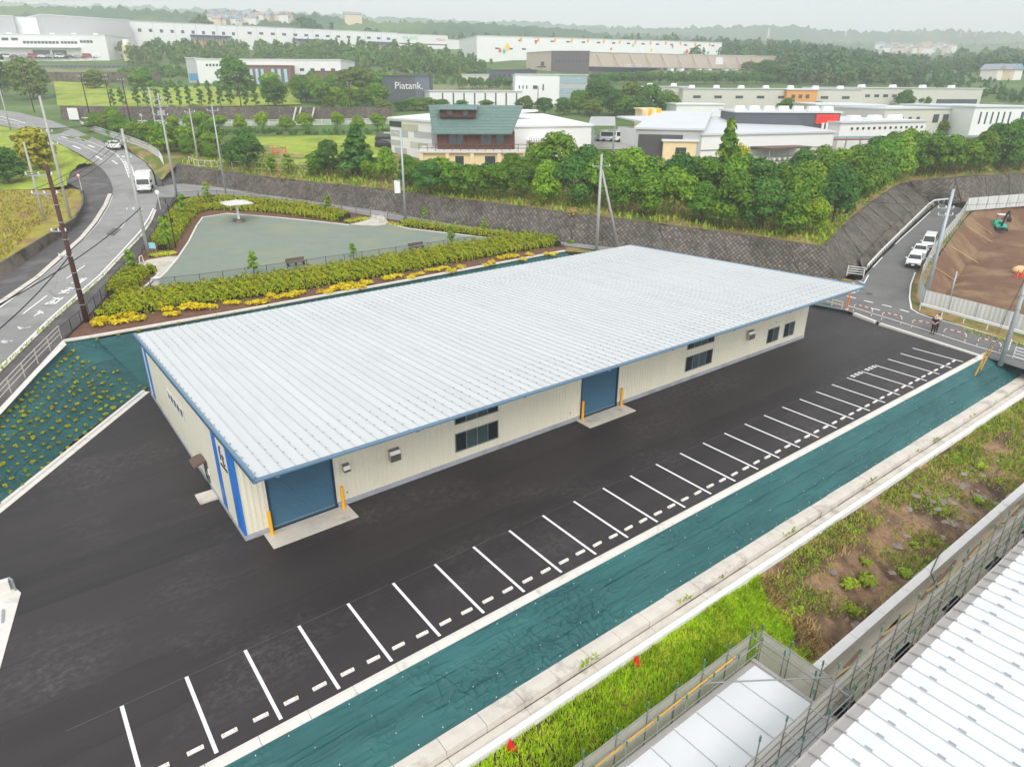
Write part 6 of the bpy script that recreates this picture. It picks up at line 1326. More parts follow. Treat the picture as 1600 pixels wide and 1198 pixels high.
def bld(name, label, bl, br, yt, D, wm, rm=None, win=(), pitch=0, over=.35, wmat=None, bf=None, side=(), cat='building', rows=None, seams=0):
    """front wall between two base pixels, top at pixel row yt; depth D; windows as (x0, x1, z0, z1) fractions of the front"""
    O, rz, L = frame(bl, br, bf); H = height(O, yt); t = thing(name, label, cat, O, rz)
    MB().b2((0, 0, -3), (L, D, H)).build('wall', wm, t)
    p = pitch
    MB().add([(-over, -over, H), (L+over, -over, H), (L+over, D+over, H+p), (-over, D+over, H+p), (-over, -over, H+.35), (L+over, -over, H+.35), (L+over, D+over, H+p+.35), (-over, D+over, H+p+.35)], [(3, 2, 1, 0), (4, 5, 6, 7), (0, 1, 5, 4), (1, 2, 6, 5), (2, 3, 7, 6), (3, 0, 4, 7)]).build('roof', rm or RFG, t)
    for x0, x1, z0, z1 in win: MB().b2((x0*L, -.12, z0*H), (x1*L, .02, z1*H)).build('window', wmat or WGL, t)
    for y0, y1, z0, z1 in side: MB().b2((-.12, y0*D, z0*H), (.02, y1*D, z1*H)).build('window', wmat or WGL, t)
    for k in range(1, seams): MB().b2((L*k/seams-.12, -.1, 0), (L*k/seams+.12, .01, H)).build('wall_joint', BGY, t)
    t['H'] = H; t['L'] = L; return t
def S_(x, s):
    d = pray(x, 70.); h = d[:2]@HD; P = CAM+d*(s/h); P[2] = gz(s, side_ratio(d)); return P
def row(n, x0, x1, z0, z1, f=.6): w_ = (x1-x0)/n; return [(x0+w_*i+w_*(1-f)/2, x0+w_*(i+1)-w_*(1-f)/2, z0, z1) for i in range(n)]
def front_text(t, body, x, z, size, m, name='sign_letters'):
    o = link(name, text_mesh(body, size, m, .05), t); o.rotation_euler = (R(90), 0, 0); o.location = (x*t['L'], -.2, z*t['H']); return o
def vents(t, n, y, sx=2.2, m=None, z=.35):
    for k in range(n): MB().loft([[(t['L']*(k+.5)/n-sx/2, y-1, t['H']+z), (t['L']*(k+.5)/n+sx/2, y-1, t['H']+z), (t['L']*(k+.5)/n+sx/2, y+1, t['H']+z), (t['L']*(k+.5)/n-sx/2, y+1, t['H']+z)], [(t['L']*(k+.5)/n-sx*.4, y-.8, t['H']+z+1), (t['L']*(k+.5)/n+sx*.4, y-.8, t['H']+z+1), (t['L']*(k+.5)/n+sx*.4, y+.8, t['H']+z+1), (t['L']*(k+.5)/n-sx*.4, y+.8, t['H']+z+1)]]).build('roof_vent', m or RFW, t)
# far white factory line
bld('factory', 'grey factory hall cut by the left edge of the skyline', (-60, 535), (31, 550), 22, 60, BGY, RFW, bf=S_)
bld('factory', 'low white link hall in the skyline factory', (31, 556), (75, 562), 27, 40, BW_, RFW, bf=S_)
bld('factory', 'large grey factory hall with raised white roof on the skyline', (75, 552), (209, 596), 23, 60, BGY, RFW, bf=S_)
t = bld('factory', 'very long white warehouse on the skyline with dark windows', (209, 604), (622, 720), 33, 40, BW_, RFG, row(10, .01, .36, .68, .78, .3)+row(14, .38, .98, .74, .82, .35), seams=14, bf=S_)
NVY = mat('navy_steel', srgb(60, 80, 120), .6); CRT = mat('orange_crates', srgb(214, 160, 118), .8, var=.3, scale=.6)
for x0, x1 in ((.19, .33), (.56, .73), (.87, .99)):
    MB().b2((x0*t['L'], -6, t['H']*.6), (x1*t['L'], 0, t['H']*.64)).build('loading_canopy', NVY, t)
    for k in range(8): xx = (x0+(x1-x0)*k/7)*t['L']; MB().b2((xx-.2, -6, 0), (xx+.2, -5.7, t['H']*.6)).build('canopy_post', NVY, t)
    for k in range(7): xx = (x0+(x1-x0)*(k+.1)/7)*t['L']; MB().b2((xx, -4.5, 0), (xx+(x1-x0)*t['L']/9, -1, t['H']*(.38+.1*((k*7) % 3)/3))).build('crate_stack', CRT, t)
t = bld('factory', 'white warehouse hall with green lettering on the skyline', (622, 720), (700, 745), 53, 40, BW_, RFG, [(.02, .98, .35, .42)], bf=S_)
front_text(t, 'POLUSTEC', .25, .75, 3.4, mat('letter_green', srgb(110, 190, 150))); front_text(t, 'POLUS', .85, .72, 3.0, mat('letter_red', srgb(225, 100, 90)))
bld('factory', 'low white warehouse end behind the wood', (700, 748), (746, 765), 62, 30, BW_, RFG, bf=S_)
# white warehouse with coloured diamonds
t = bld('warehouse', 'long white warehouse with yellow, red and green diamond marks', (745, 545), (1128, 612), 56, 50, BW_, RFG, row(14, .13, .99, .83, .89, .22)+row(3, .05, .2, .5, .56, .3), bf=S_)
dm = lambda x, z, s, m: MB().add([((x*t['L']), -.15, z*t['H']-s*1.35), (x*t['L']+s, -.15, z*t['H']), (x*t['L'], -.15, z*t['H']+s*1.35), (x*t['L']-s, -.15, z*t['H'])], [(0, 1, 2, 3)]).build('diamond_mark', m, t)
YM, RM_, GM = mat('mark_yellow', srgb(250, 205, 40)), mat('mark_red', srgb(232, 70, 70)), mat('mark_green', srgb(60, 190, 150))
for x, z, s, m in ((.113, .58, 2.2, YM), (.085, .45, 1.3, RM_), (.1, .42, 1.5, GM), (.22, .8, 1.0, RM_), (.52, .62, .9, RM_), (.61, .79, .9, GM), (.69, .62, 1.1, YM), (.78, .78, .9, RM_), (.94, .55, 1.2, GM), (.845, .58, 1.6, RM_), (.835, .5, 1.4, GM)): dm(x, z, s, m)
MB().add([(.85*t['L'], -.16, .42*t['H']), (.9*t['L'], -.16, .42*t['H']), (.883*t['L'], -.16, .78*t['H']), (.872*t['L'], -.16, .78*t['H'])], [(0, 1, 2, 3)]).build('yellow_mark', YM, t)
for k in range(13): MB().b2((t['L']*(.16+.065*k), -.14, t['H']*.84), (t['L']*(.16+.065*k)+1.6, 0, t['H']*.97)).build('yellow_mark', mat('mark_amber', srgb(246, 170, 40)), t)
# tan logistics building
t = bld('warehouse', 'tan block at the left end of the logistics building', (823, 492), (862, 468), 83, 30, BTAN, RFG, [(.6, .72, .3, .5), (.45, .8, .22, .28)], bf=S_)
t = bld('warehouse', 'dark brown-grey office block of the logistics building', (862, 467), (922, 465), 80, 30, BDB, RFG, row(4, .1, .4, .42, .58, .4)+row(3, .42, .62, .42, .58, .4)+row(4, .64, .98, .45, .6, .5), bf=S_)
t = bld('warehouse', 'long tan logistics warehouse with a row of loading docks', (922, 466), (1240, 520), 82, 40, BTAN, RFG, [(.0, .97, .02, .22)], bf=S_)
MB().b2((0, -5, .22*t['H']), (t['L']*.98, 0, .27*t['H'])).build('dock_canopy', BDK, t)
for k in range(13): xx = t['L']*(.03+.075*k); MB().beam((xx, -.2, t['H']*.95), (xx+5, -4, t['H']*.28), .5, .3).build('stay', BGR, t)
MB().b2((t['L']*.6, -.3, t['H']*.5), (t['L']*.64, 0, t['H']*.9)).build('sign_panel', BW_, t); front_text(t, '0', .62, .7, 4.5, mat('letter_dark', srgb(120, 100, 100))); front_text(t, 'LOGISTICS', .2, .34, 2.6, BW_)
for k in range(14): MB().b2((t['L']*(.3+.045*k), -8-(k % 3), 0), (t['L']*(.3+.045*k)+2.4, -3, 2.6)).build('dock_truck', BW_ if k % 3 else BBR, t)
# left workshop with parked cars and a solar array
t = bld('workshop', 'white workshop hall with a row of windows at the upper left', (-30, 95), (172, 96), 54, 40, BW_, RFW, row(4, .05, .34, .78, .88, .7)+row(5, .36, .5, .66, .76, .8)+row(5, .5, .64, .66, .76, .8)+row(5, .65, .78, .66, .76, .8)+row(4, .8, .9, .7, .8, .8)+[(.42, .55, .1, .42), (.57, .68, .1, .42)])
MB().b2((0, -4, .5*t['H']), (t['L']*.8, 0, .54*t['H'])).build('canopy', RFW, t); vents(t, 6, 3, 3)
for i in range(11):
    P = B(18+i*14, 95); car(('van', 'sedan', 'wagon')[i % 3], P+[0, 0, 1.6]-np.array([HD[0], HD[1], 0])*4, YAW-R(70), 'parked vehicle, %s from the left in front of the workshop' % ordinal(i), (None, BCAR, SCAR, mat('red_car', srgb(190, 60, 50), .3), None, SCAR)[i % 6], 1.5, 'parked_car', 'vehicles in front of the workshop')
PVM = mat('solar_cell', (.03, .04, .06), .2, var=.2, spec=.6)
O, rz, L = frame((52, 106), (216, 108)); t = thing('solar_array', 'long dark solar panel array below the workshop yard', 'solar array', O, rz)
for k in range(22): MB().add([(L*k/22+.1, 0, -1.2), (L*(k+.94)/22, 0, -1.2), (L*(k+.94)/22, 3.2, 2.2), (L*k/22+.1, 3.2, 2.2)], [(0, 1, 2, 3)]).build('solar_panel', PVM, t)
for k in range(8): MB().b2((L*k/7-.1, 3.3, -1), (L*k/7+.1, 3.5, 2.1)).build('leg', STEEL, t)
O, rz, L = frame((20, 126), (252, 134)); t = thing('retaining_wall', 'dark retaining wall below the solar array', 'wall', O, rz); MB().b2((0, 0, -2), (L, 1, height(O, 113))).build('wall', DCONC, t)
t = thing('water_tower', 'beige round tank tower at the right end of the workshop', 'tower', B(203, 96)); hh = height(t.location, 62); MB().b2((-3, -3, 0), (3, 3, hh*.75)).build('base', CREAMW, t); MB().tube((0, 0, hh*.75), (0, 0, hh), 2.6, 2.2, 12).build('tank', BW_, t)
# office with brown facade
bld('office', 'grey gabled hall at the left of the brown office', (296, 130), (312, 130), 91, 20, BGY, RFG, [(.1, .9, .1, .4)], wmat=mat('blue_shutters', srgb(90, 150, 190)))
bld('office', 'white hall behind the brown office front', (312, 131), (535, 132), 93, 34, BW_, RFW, row(6, .06, .2, .72, .82, .6)+row(5, .62, .98, .55, .66, .4)+[(.7, .75, 0, .4)])
bld('office', 'brown framed office front with tall windows', (384, 134), (457, 134), 103, 8, BBR, BBR, row(3, .1, .45, .08, .85, .5)+row(3, .55, .95, .08, .85, .5), wmat=WBL)
bld('office', 'low brown annex right of the office', (485, 132), (536, 133), 112, 14, BBR, BBR)
# dark box building with white lettering
t = bld('shop_building', 'dark grey metal box building with white lettering', (600, 163), (672, 163), 119, 22, BDK, BDK)
front_text(t, 'Piatank.', .56, .66, 3.6, BW_)
MB().b2((t['L']*.7, -.06, 0), (t['L'], .0, t['H']*1.0)).build('corner_panel', mat('dark_cladding_b', srgb(104, 110, 122), .5), t)
t = bld('hall', 'low white hall with dark vertical strips', (672, 170), (815, 168), 143, 18, BW_, RFG, row(8, .08, 1., .0, .92, .12))
t = bld('office', 'white two-storey office with glazed corner', (805, 165), (873, 165), 117, 24, BW_, RFG, row(3, .05, .3, .55, .66, .3)+[(.4, .5, .55, .66), (.62, .65, .5, .7)])
t = bld('office', 'glazed corner wing of the white office', (873, 165), (916, 163), 118, 22, BGY, RFG, [(.02, .98, .75, .97), (.02, .98, .4, .58)]+row(5, .02, .98, .02, .35, .85), wmat=mat('glazing', srgb(150, 175, 180), .1, var=.2, spec=.8))
bld('hall', 'long low dark hall behind the round trees', (762, 128), (830, 130), 110, 12, BDK, BDK, row(6, .1, .8, .5, .7, .4))
bld('hall', 'low beige hall behind the round trees', (722, 130), (764, 130), 117, 10, BGR, RFG)
# long grey-beige factories on the right
t = bld('factory', 'long greige factory with small windows, left part', (990, 165), (1065, 168), 136, 24, BGR, RFG, [(.1, .3, .5, .65)]); vents(t, 2, 6)
t = bld('factory', 'long greige factory with small windows, middle part', (1065, 170), (1340, 172), 139, 30, BGR, RFG, row(8, .02, .98, .55, .68, .35)); vents(t, 7, 8)
t = bld('factory', 'long greige factory hall, right part with open bay', (1340, 172), (1530, 164), 138, 30, BGR, RFG, [(.62, .97, 0, .5)]+row(4, .02, .3, .6, .72, .5)); vents(t, 4, 8)
bld('house', 'orange two-storey house in front of the greige factory', (1226, 172), (1273, 172), 141, 12, BOR, RFG, row(3, .1, .8, .6, .78, .5))
bld('hall', 'plain cream block behind the flat factory roofs', (1055, 190), (1128, 190), 164, 14, BW_, RFW, [(.78, .92, .0, .35)])
t = bld('factory', 'wide pale office and factory with a blue sign, right', (1270, 204), (1375, 206), 165, 30, BGR, RFG); front_text(t, 'S-TRANS', .82, .72, 1.7, mat('letter_blue', srgb(40, 110, 180)))
t = bld('factory', 'pale office wing with four wide windows', (1375, 214), (1512, 208), 171, 22, BGR, RFG, row(4, .06, .42, .5, .72, .35)+row(4, .52, .97, .5, .8, .55), wmat=WGL)
t = bld('factory', 'white wing with slanted slit windows at the right edge', (1512, 214), (1620, 212), 168, 26, BW_, RFG, row(6, .06, .56, .45, .85, .22)+[(.68, .72, .4, .85), (.88, .98, .6, .66)])
# near factories on the terrace
t = bld('factory', 'white and grey panelled factory left of the lodge', (612, 238), (676, 252), 186, 26, BW_, RFW, [(.0, .3, .8, .95)], pitch=1.5, bf=Gp)
for x0, x1, z0, z1, m in ((0, .45, .55, .72, BGY), (.3, .7, .72, .9, mat('panel_olive', srgb(190, 188, 165))), (.6, 1, .58, .74, BGY), (0, .3, .3, .45, BGY), (.5, .9, .3, .46, BGR), (.1, .4, .05, .25, BGY)): MB().b2((x0*t['L'], -.06, z0*t['H']), (x1*t['L'], 0, z1*t['H'])).build('wall_panel', m, t)
t = bld('factory', 'white flat-roofed factory right of the lodge with a roller door', (800, 250), (922, 246), 199, 26, BW_, RFW, [(.22, .46, 0, .5), (.56, .75, .55, .72)], pitch=1.2, bf=Gp); MB().b2((.18*t['L'], -2.2, .56*t['H']), (.52*t['L'], 0, .62*t['H'])).build('door_canopy', RFW, t)
O, rz, L = frame((924, 238), (1085, 244), Gp); t = thing('open_shed', 'open-sided shed with steel posts and a wide pale roof', 'shed', O, rz); H = height(O, 196)
MB().add([(-1, -1, H), (L*.22, -1, H), (L*.22, 22, H+1), (-1, 22, H+1)], [(0, 1, 2, 3), (3, 2, 1, 0)]).build('roof', RFW, t)
for k in (.0, .2): MB().b2((L*k, -.3, -1), (L*k+.45, .15, H)).build('post', STEEL, t)
t = bld('factory', 'grey-roofed factory with an open bay behind the tree belt', (990, 252), (1092, 258), 202, 40, BGY, RFG, [(.05, .72, .0, .86)], pitch=2.0, bf=Gp, wmat=mat('bay_shadow', (.09, .09, .095), .9, var=.1)); vents(t, 2, 24)  # the bay is a flat panel, its inner shade put into the dark colour
t = bld('factory', 'white factory hall with wide pale roof right of the open bay', (1092, 258), (1296, 250), 212, 34, BW_, RFG, [(0, .98, .5, .52)], pitch=2.0, bf=Gp); vents(t, 2, 20)
t = bld('hut', 'small cream hut with a dark window behind the belt', (1034, 256), (1085, 258), 221, 6, CREAMW, RFW, [(.38, .7, .35, .75)], bf=Gp)
t = bld('factory', 'dark grey building carrying a red sign board', (1143, 232), (1303, 236), 176, 14, BDK, RFG, bf=Gp); vents(t, 7, 4, 2.4)
MB().b2((.77*t['L'], -.25, .72*t['H']), (.985*t['L'], 0, .97*t['H'])).build('sign_board', mat('sign_red', srgb(226, 62, 52), .5), t); front_text(t, 'サクラ印ハチミツ', .877, .845, t['L']*.026, BW_)
for k in range(3): MB().b2((t['L']*(.83+.04*k), -.6, .1*t['H']), (t['L']*(.83+.04*k)+.5, -.2, .75*t['H'])).build('duct', BW_, t)
t = bld('factory', 'long white hall with roof ventilators right of the red sign', (1305, 240), (1440, 226), 193, 24, BW_, RFG, row(14, .1, .98, .78, .86, .35), bf=Gp); vents(t, 4, 6, 3.4)
O, rz, L = frame((1296, 246), (1530, 236), Gp); t = thing('pipe_rack', 'blue-grey steel pipe rack in front of the white hall', 'pipe rack', O, rz); H = height(O, 214)
for k in range(12): MB().b2((L*k/11-.12, 0, -1), (L*k/11+.12, .25, H)).build('post', POLEG, t)
for z, m in ((1., POLEG), (.86, mat('red_pipe', srgb(180, 80, 70))), (.93, mat('teal_pipe', srgb(120, 170, 180)))): MB().tube((0, -.1, H*z), (L, -.1, H*z), .14, .14, 6).build('pipe', m, t)
O, rz, L = frame((1200, 262), (1258, 258), Gp); t = thing('scrap_shelter', 'low brown-roofed shelter with stacked pipes behind the belt', 'shelter', O, rz); H = height(O, 234); MB().b2((-.5, -.5, H), (L+.5, 7, H+.3)).build('roof', BROWN, t)
for k in range(3): MB().b2((L*k/2-.1, 0, -1), (L*k/2+.1, .2, H)).build('post', STEEL, t)
for k in range(14): MB().tube((L*k/14+.3, 1, .6+.9*(k % 2)), (L*k/14+.3, 5, .6+.9*(k % 2)), .35, .35, 10).build('pipe_stack', BW_, t)
t = bld('silo_plant', 'beige concrete plant silos in the yard', (1000, 216), (1026, 216), 172, 8, CREAMW, CREAMW, bf=B)
for k in range(4): MB().tube((t['L']*(.15+.23*k), -1.2, 0), (t['L']*(.15+.23*k), -1.2, t['H']*1.05), 1.0, 1.0, 10).build('silo', PAINTY if k % 2 else CREAMW, t)
# yard sheet under the factories
YARD = mat('yard_concrete', srgb(176, 174, 168), .9, var=.12, scale=.15, dirt=srgb(160, 160, 110), dscale=.06)
struct(strip('factory_yard', [Gp(600, 236)+[0, 0, .12], Gp(800, 236)+[0, 0, .12], Gp(1000, 234)+[0, 0, .12], Gp(1300, 232)+[0, 0, .12]], [Gp(600, 208)+[0, 0, .25], Gp(800, 206)+[0, 0, .25], Gp(1000, 204)+[0, 0, .25], Gp(1300, 200)+[0, 0, .25]], YARD, n=20, k=4), False)
struct(strip('terrace_lawn', [Gp(405, 258)+[0, 0, .1], Gp(470, 256)+[0, 0, .1], Gp(600, 246)+[0, 0, .1]], [Gp(400, 216)+[0, 0, .3], Gp(500, 214)+[0, 0, .3], Gp(612, 214)+[0, 0, .3]], LGRASS, n=12, k=6), False)
struct(strip('upper_lawn', [B(90, 166)+[0, 0, .2], B(250, 168)+[0, 0, .2], B(400, 166)+[0, 0, .2], B(470, 164)+[0, 0, .2]], [B(84, 128)+[0, 0, .3], B(250, 136)+[0, 0, .3], B(380, 136)+[0, 0, .3], B(470, 140)+[0, 0, .3]], LGRASS, n=24, k=8), False)
O, rz, L = frame((95, 188), (612, 190)); t = thing('retaining_wall', 'long grey stone retaining wall across the upper terrace', 'wall', O, rz); H = height(O, 166)
UW = diamond('upper_block_wall', (math.cos(rz), math.sin(rz)), (118, 110, 104)); MB().add([(0, 0, -2), (L, 0, -2), (L, 1.2, H), (0, 1.2, H), (0, 2, H), (L, 2, H)], [(0, 1, 2, 3), (3, 2, 5, 4)]).build('block_face', UW, t)
for k in (.7, .715, .755): MB().beam((L*k, -.3, 0), (L*(k+.012), .9, H), .5, .3).build('stair_string', CONCL, t)
# ------------------------------------------------------------------ wooden lodge
P = Gp(740, 268); k = ((P-CAM)@FW)/FPX; t = thing('lodge', 'dark timber lodge with green-grey roof on a cream terrace', 'lodge', P, YAW-R(90)+R(2))
WOODD = mat('dark_timber', srgb(92, 62, 52), .8, var=.2, scale=2, obj=True); RGRN = mat('slate_green_roof', srgb(104, 128, 122), .7, var=.1, scale=1.2, obj=True)
X = lambda px_: (px_-740)*k
def zz(row_, y=0.): q = P+np.array([HD[0]*y, HD[1]*y, 0]); return height(q, row_)
zd = zz(236); MB().b2((X(657), 0, -2), (X(822), 11, zd-.35)).build('terrace_walls', CREAMW, t); MB().b2((X(654), -.6, zd-.3), (X(824), 11.2, zd)).build('terrace_deck', CONCL, t)
for x in (660, 700, 738, 780, 820): MB().b2((X(x)-.35, -.5, -2), (X(x)+.35, -.05, zd-.36)).build('pillar', CREAMW, t)
for x0, x1 in ((712, 725), (758, 774)): MB().b2((X(x0), -.08, .6), (X(x1), .0, zd*.75)).build('window', WGL, t)
rl = MB()
for i in range(14): xx = X(657)+(X(822)-X(657))*i/13; MB().tube((xx, -.4, zd), (xx, -.4, zd+1.2), .05, .05, 6).build('baluster', BROWN, t)
for f in (.5, 1.15): MB().tube((X(657), -.4, zd+f), (X(822), -.4, zd+f), .05, .05, 6).build('rail', BROWN, t)
ze = zz(209, 2.6); MB().b2((X(683), 3.4, zd), (X(805), 10.5, ze+.3)).build('timber_wall', WOODD, t)
for x0, x1 in ((702, 724), (752, 768), (776, 789)): MB().b2((X(x0), 3.3, zd+.8), (X(x1), 3.38, ze-.25)).build('window', WGL, t)
for i in range(9): MB().b2((X(683+i*15), 3.28, zd), (X(683+i*15)+.2, 3.4, ze)).build('timber_post', WOODD, t)
zr_ = zz(165, 7.5)
for sgn in (1, -1):
    ye = 7.5-sgn*5.2
    nrow = 9
    for i in range(nrow):
        f0, f1 = i/nrow, (i+1)/nrow; y0, y1 = ye+(7.5-ye)*f0, ye+(7.5-ye)*f1; z0, z1 = ze+(zr_-ze)*f0, ze+(zr_-ze)*f1
        a0, a1 = X(680)-.4-f0*.9, X(800)+f0*2.3; b0, b1 = X(680)-.4-f1*.9, X(800)+f1*2.3
        MB().add([(a0, y0, z0+.14), (a1, y0, z0+.14), (b1, y1, z1+.06), (b0, y1, z1+.06), (a0, y0, z0-.12), (a1, y0, z0-.12), (b1, y1, z1-.12), (b0, y1, z1-.12)], [(0, 1, 2, 3), (7, 6, 5, 4), (0, 4, 5, 1), (1, 5, 6, 2), (2, 6, 7, 3), (3, 7, 4, 0)]).build('roof_course', RGRN, t)
for x in (X(684), X(803)): MB().add([(x, 3.5, ze), (x, 11.5, ze), (x, 7.5, zr_-.2)], [(0, 1, 2), (2, 1, 0)]).build('gable', WOODD, t)
zd0, zd1 = zz(182, 4.4), zz(172, 4.2); MB().b2((X(688), 4.3, zd0-.2), (X(744), 7.0, zd1)).build('dormer', WOODD, t)
for x0, x1 in ((699, 707), (725, 732)): MB().b2((X(x0), 4.2, zd0+.15), (X(x1), 4.28, zd1-.1)).build('dormer_window', WGL, t)
MB().add([(X(684), 3.6, zd1+.05), (X(746), 3.6, zd1+.05), (X(748), 7.2, zr_+.15), (X(687), 7.2, zr_+.15)], [(0, 1, 2, 3)]).build('dormer_roof', RGRN, t)
O = t.location; st_ = thing('wooden_stair', 'dark wooden outside landing and stair right of the lodge', 'stair', Gp(838, 262), YAW-R(90)); zl = height(Gp(838, 262), 226); MB().b2((-1.4, 0, zl-.2), (1.3, 2, zl)).build('landing', WOODD, st_)
for x in np.linspace(-1.3, 1.2, 9): MB().b2((x-.05, -.05, zl), (x+.05, .03, zl+1.2)).build('baluster', WOODD, st_)
for x in (-1.3, 1.2): MB().b2((x-.1, 0, -1), (x+.1, .2, zl)).build('post', WOODD, st_)
# ------------------------------------------------------------------ trees of the middle distance
i = 0
for k_, (x0, x1, y, tp, n, wp) in enumerate(((725, 955, 140, 122, 17, 15), (735, 820, 124, 116, 9, 11), (930, 1215, 131, 116, 25, 15), (960, 1200, 126, 112, 20, 13), (1160, 1215, 165, 155, 5, 9), (680, 760, 113, 97, 9, 13), (1220, 1330, 168, 152, 7, 15), (1330, 1460, 168, 152, 5, 18))):
    for j in range(n):
        x = x0+(x1-x0)*(j+random.uniform(-.2, .2))/n
        tree('round_ball', B(x, y), height(B(x, y), tp+random.uniform(-1.5, 1.5)), 'round clipped tree, %s from the left in %s' % (ordinal(j), ('the row behind the white striped hall', 'the upper row behind the dark hall', 'the front row below the loading docks', 'the rear row below the loading docks', 'the small row before the greige factory', 'the row at the edge of the wood', 'the row by the orange house', 'the row before the right factory')[k_]), 'round clipped trees', wp*((B(x, y)-CAM)@FW)/FPX)
mid = [(905, 178, 140, 40), (935, 178, 124, 46), (960, 180, 138, 36), (985, 178, 127, 46), (1015, 182, 132, 50), (1040, 182, 140, 40), (925, 182, 155, 36), (975, 184, 152, 36), (1000, 186, 150, 40), (820, 178, 150, 30), (850, 178, 152, 30), (880, 180, 152, 30), (690, 172, 155, 26), (650, 172, 153, 34), (628, 174, 156, 30), (670, 172, 152, 30), (720, 172, 156, 24), (760, 172, 156, 24), (1410, 172, 142, 30), (1445, 168, 150, 14), (1275, 176, 158, 26), (1228, 176, 154, 30), (1470, 210, 188, 20), (1490, 208, 190, 24), (1440, 208, 190, 24), (1170, 110, 96, 30), (1195, 122, 95, 40), (1215, 128, 100, 36)]
for j, (x, y, tp, wp) in enumerate(sorted(mid)):
    treepx(('broad', 'round', 'broad_olive', 'round_dark')[j % 4], (x, y), tp, 'leafy street tree, %s from the left between the factories' % ordinal(j), 'street trees between the factories', wp, bfun=B)
# woods too dense to count
def wood(name, label, pts, m, leafn=150, seed=1, leaf=.13):
    rg2 = np.random.default_rng(seed); VV, FF = [], []; k = 0
    for (x, y, tp) in pts:
        P = B(x, y) if y > 62 else None
        if P is None: continue
        H = height(P, tp); w_ = H*rg2.uniform(.55, .8); kind = rg2.random()
        lb = lobes_cone(rg2, H, w_*.8, H*.1, 9) if kind < .3 else lobes_round(rg2, H, w_, H*.12, 9)
        V, F = leaves(lb, leafn, H*leaf, rg2, .25); VV.append(V+P-[0, 0, 1]); FF.append(F+k); k += len(V)
    o = link(name, fast_mesh(name, np.concatenate(VV), np.concatenate(FF), m)); return tag(o, label, 'wood', kind='stuff')
def scat(x0, x1, n, yb, yt, jb=6, seed=3):
    g = np.random.default_rng(seed); out = []
    for _ in range(n):
        x = g.uniform(x0, x1); f = g.random(); b0 = np.interp(x, *yb); t0 = np.interp(x, *yt); bb = b0-f*jb; hgt = (b0-t0-jb*.8)*g.uniform(.8, 1.2)
        out.append((x, bb, bb-max(9, hgt)))
    return out
FW1 = mat('wood_leaf', srgb(84, 128, 48), .7, var=.45, scale=.09, trans=.15, dirt=srgb(110, 136, 60), dscale=.05, dthr=(.48, .6)); FW2 = mat('dark_wood_leaf', srgb(66, 112, 56), .7, var=.45, scale=.07, trans=.15, dirt=srgb(96, 122, 60), dscale=.04, dthr=(.5, .62))
wood('wood', 'dense green wood in front of the long white warehouse', scat(195, 770, 420, ([190, 300, 420, 560, 680, 770], [104, 104, 106, 112, 120, 126]), ([190, 300, 420, 560, 680, 770], [52, 56, 60, 66, 70, 90]), 30, 3), FW1, 170)
wood('wood', 'green wood below the skyline factory at the upper left', scat(-40, 210, 110, ([-40, 100, 210], [64, 66, 84]), ([-40, 100, 210], [40, 42, 52]), 6, 5), FW1, 170, 2)
wood('wood', 'broad dark green wood behind the greige factories', scat(1185, 1575, 330, ([1185, 1300, 1450, 1575], [128, 134, 136, 140]), ([1185, 1230, 1320, 1400, 1480, 1575], [92, 78, 80, 88, 98, 112]), 30, 7), FW2, 170, 4)
wood('wood', 'wood at the right edge below the far hills', scat(1490, 1640, 120, ([1490, 1640], [112, 118]), ([1490, 1640], [78, 74]), 16, 8), FW2, 150, 6)
wood('wood', 'far wood between the warehouses and the hills', scat(1130, 1230, 60, ([1130, 1230], [92, 92]), ([1130, 1230], [66, 68]), 14, 9), FW2, 140, 8)
def splain(x0, x1, s0, s1, n, h0, h1, seed):
    g = np.random.default_rng(seed); out = []
    for _ in range(n):
        P = S_(g.uniform(x0, x1), g.uniform(s0, s1)); q = pix(P); out.append((P, g.uniform(h0, h1)))
    return out
def wood_at(name, label, L_, m, leafn, seed, leaf=.13):
    rg2 = np.random.default_rng(seed); VV, FF = [], []; k = 0
    for P, H in L_:
        lb = lobes_cone(rg2, H, H*.5, H*.1, 9) if rg2.random() < .35 else lobes_round(rg2, H, H*rg2.uniform(.6, .85), H*.1, 8)
        V, F = leaves(lb, leafn, H*leaf, rg2, .25); VV.append(V+P-[0, 0, 1]); FF.append(F+k); k += len(V)
    return tag(link(name, fast_mesh(name, np.concatenate(VV), np.concatenate(FF), m)), label, 'wood', kind='stuff')
wood_at('wood', 'wooded plain below the right ridge', splain(1080, 1700, 540, 1000, 520, 8, 13, 21), FW2, 110, 22)
wood_at('wood', 'wooded slope behind the skyline factories', splain(-120, 1130, 800, 980, 420, 10, 17, 23), FW2, 100, 24)
wood('wood', 'wooded bank right of the brown annex', scat(480, 600, 60, ([480, 600], [130, 134]), ([480, 600], [108, 106]), 10, 10), FW1, 170, 9)
wood('wood', 'strip of bushes below the white railing on the terrace', scat(215, 612, 90, ([215, 612], [212, 210]), ([215, 612], [194, 194]), 5, 31), FW1, 220, 32, .1)
wood('wood', 'bushy bank behind the upper lawn', scat(200, 480, 46, ([200, 480], [139, 141]), ([200, 480], [122, 124]), 4, 33), FW1, 220, 34, .1)
wood('wood', 'trees between the dark box building and the wood', scat(540, 830, 110, ([540, 680, 830], [140, 136, 128]), ([540, 680, 830], [112, 112, 106]), 14, 35), FW1, 190, 36, .11)
wood('wood', 'trees around the right ends of the factories', scat(1440, 1640, 90, ([1440, 1640], [160, 160]), ([1440, 1640], [132, 134]), 16, 37), FW2, 200, 38, .11)
wood('wood', 'trees behind the workshop and solar array', scat(185, 330, 50, ([185, 330], [126, 122]), ([185, 330], [98, 98]), 10, 39), FW1, 200, 40, .11)
